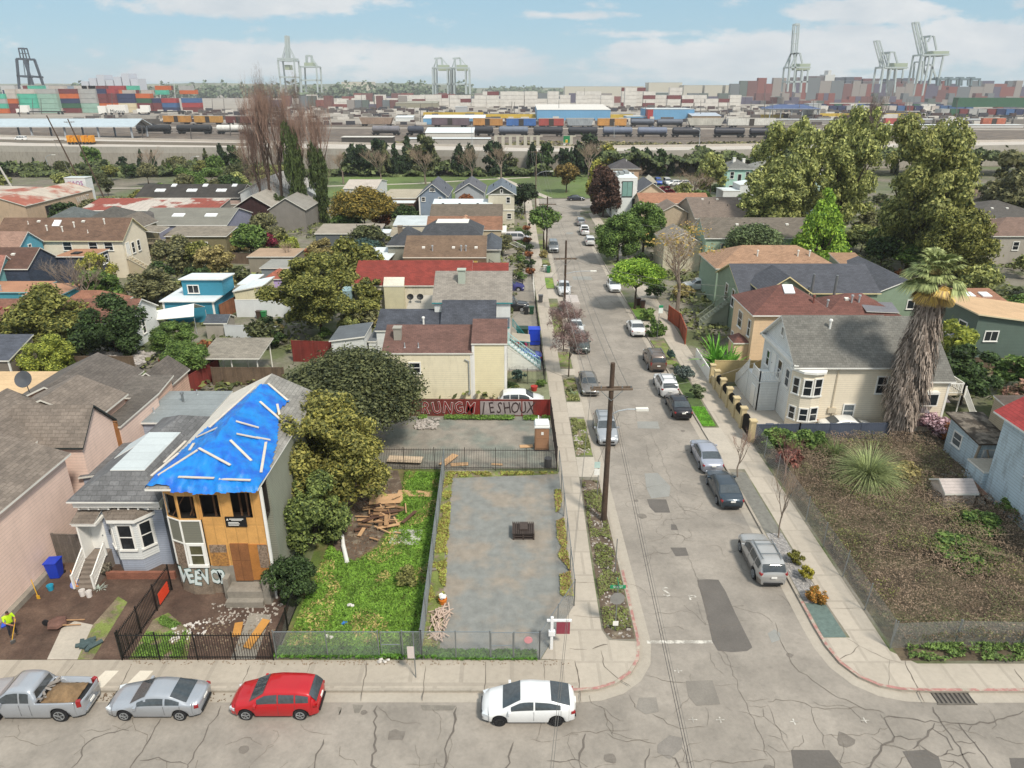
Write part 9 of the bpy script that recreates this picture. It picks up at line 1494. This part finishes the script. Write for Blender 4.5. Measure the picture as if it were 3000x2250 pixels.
# ------------------------------------------------------------------ people
def person(x,y,rz,label,shirt,trousers,pose,s=1.0):
 J=dict(pel=(0,0,.95),ab=(.02,0,1.12),ch=(.06,0,1.38),nk=(.10,0,1.52),hd=(.14,0,1.64),tp=(.15,0,1.76),lh=(0,.1,.9),lk=(.06,.13,.5),la=(-.02,.14,.09),lt=(.16,.15,.05),rh=(0,-.1,.9),rk=(.02,-.13,.5),ra=(-.08,-.15,.09),rt=(.1,-.16,.05),ls=(.05,.2,1.43),le=(.12,.27,1.17),lw=(.34,.16,1.08),rs=(.05,-.2,1.43),re=(.14,-.27,1.15),rw=(.36,-.05,.96));J.update(pose)
 rad=dict(pel=.15,ab=.14,ch=.16,nk=.065,hd=.095,tp=.07,lh=.095,lk=.065,la=.045,lt=.04,rh=.095,rk=.065,ra=.045,rt=.04,ls=.07,le=.05,lw=.036,rs=.07,re=.05,rw=.036)
 for sd in 'lr':
  w=Vector(J[sd+'w']);d=(w-Vector(J[sd+'e'])).normalized();J[sd+'p']=tuple(w+d*.07);rad[sd+'p']=.032
  for k in range(4):J[f'{sd}f{k}']=tuple(w+d*(.13+.01*(k in(1,2)))+Vector((.02,(k-1.5)*.018,-.02)));rad[f'{sd}f{k}']=.009
  J[sd+'th']=tuple(w+d*.08+Vector((.02,.04 if sd=='r' else-.04,.03)));rad[sd+'th']=.01
 E_=[('pel','ab'),('ab','ch'),('ch','nk'),('nk','hd'),('hd','tp'),('pel','lh'),('lh','lk'),('lk','la'),('la','lt'),('pel','rh'),('rh','rk'),('rk','ra'),('ra','rt'),('ch','ls'),('ls','le'),('le','lw'),('ch','rs'),('rs','re'),('re','rw')]
 for sd in 'lr':E_+=[(sd+'w',sd+'p')]+[(sd+'p',f'{sd}f{k}')for k in range(4)]+[(sd+'w',sd+'th')]
 nm=list(J);me=bpy.data.meshes.new('body');me.from_pydata([tuple(c*s for c in J[k])for k in nm],[(nm.index(a),nm.index(b_))for a,b_ in E_],[]);o=bpy.data.objects.new('body',me);C.objects.link(o);md=o.modifiers.new('s','SKIN');
 for i,k in enumerate(nm):me.skin_vertices[0].data[i].radius=(rad[k]*s,rad[k]*s);me.skin_vertices[0].data[i].use_root=k=='pel'
 o.modifiers.new('u','SUBSURF').render_levels=2;o.modifiers['u'].levels=2;bpy.context.view_layer.update();m2=bpy.data.meshes.new_from_object(o.evaluated_get(bpy.context.evaluated_depsgraph_get()));bpy.data.objects.remove(o)
 sk,sh,tr,hr,bt=plain('#9a6a50',.6),shirt,trousers,plain('#2a201a'),plain('#3a322c');m2.materials.clear();[m2.materials.append(q)for q in(sk,sh,tr,hr,bt)]
 for f in m2.polygons:
  c=f.center/s;f.use_smooth=True;arm=abs(c.y)>.19 and c.z>.8;hand=c.x>.26 and c.z>.7 and c.z<1.4
  f.material_index=3 if(c.z>1.66 or(c.z>1.58 and c.x<.12))else 0 if c.z>1.5 or hand or(arm and c.z<1.22)else 1 if c.z>.92 else 4 if c.z<.13 else 2
 r=local_empty('person',(x,y,0),label,'person',None,rz);b=bpy.data.objects.new('body',m2);C.objects.link(b);b.parent=r
 g=MB();hx,hy,hz_=(c*s for c in J['hd']);[g.obox((hx+.088*s,hy+q*.035*s,hz_+.02*s),(.02,.018,.012))for q in(-1,1)];g.obox((hx+.1*s,hy,hz_-.01),(.035,.02,.035));g.obox((hx+.085*s,hy,hz_-.055*s),(.02,.045,.01));g.build('face_features',plain('#6a4436'),r);return r
w=person(-27.5,30.75,R(-35),'worker in a lime yellow shirt digging with a shovel',mat('#b8e020',.7,.08,3,name='hi_vis'),plain('#2a2c34'),{});
d=Vector((math.cos(R(-35)),math.sin(R(-35)),0));s_=Vector((-d.y,d.x,0));A=Vector((-27.5,30.75,0))+d*.36+s_*.22+Vector((0,0,1.2));B=Vector((-27.5,30.75,0))+d*.62-s_*.28+Vector((0,0,.25));r=empty('shovel',tuple(B),'long yellow-handled shovel held by the worker','shovel');g=MB();g.tube(A,B,.022,.022,6);g.build('handle',plain('#d0a02a'),r);g=MB();g.obox(tuple(B-Vector((0,0,.12))+d*.04),(.03,.24,.3),R(-35),0,0,.3);g.build('blade',METAL,r)
person(3.6,149.5,R(-90),'distant pedestrian in dark clothes on the left pavement',plain('#1f2024'),plain('#22242a'),{})
for x,y,c,lab in((-28.0,33.8,'#d0a02a','yellow-handled tool leaning on the pink wall'),(-26.2,34.7,'#c8781e','orange-handled spade standing by the cottage steps')):g=MB();g.tube((x,y,0),(x-.3,y+.25,1.2),.025);g.obox((x,y,.1),(.18,.04,.28));one(g,'garden_tool',plain(c),lab,'tool')
g=MB();rg=random.Random(3);n=26
for i in range(n):y=33.0+i*.045;g.beam((-20.4,y,.25),(-20.4,y+.02,1.0),.02,.03)
[g.beam((-20.4,33,z),(-20.4,34.2,z),.02,.03)for z in(.3,.5,.7,.9)];one(g,'safety_netting',plain('#d8482a'),'orange plastic safety netting hung on the iron fence','netting')
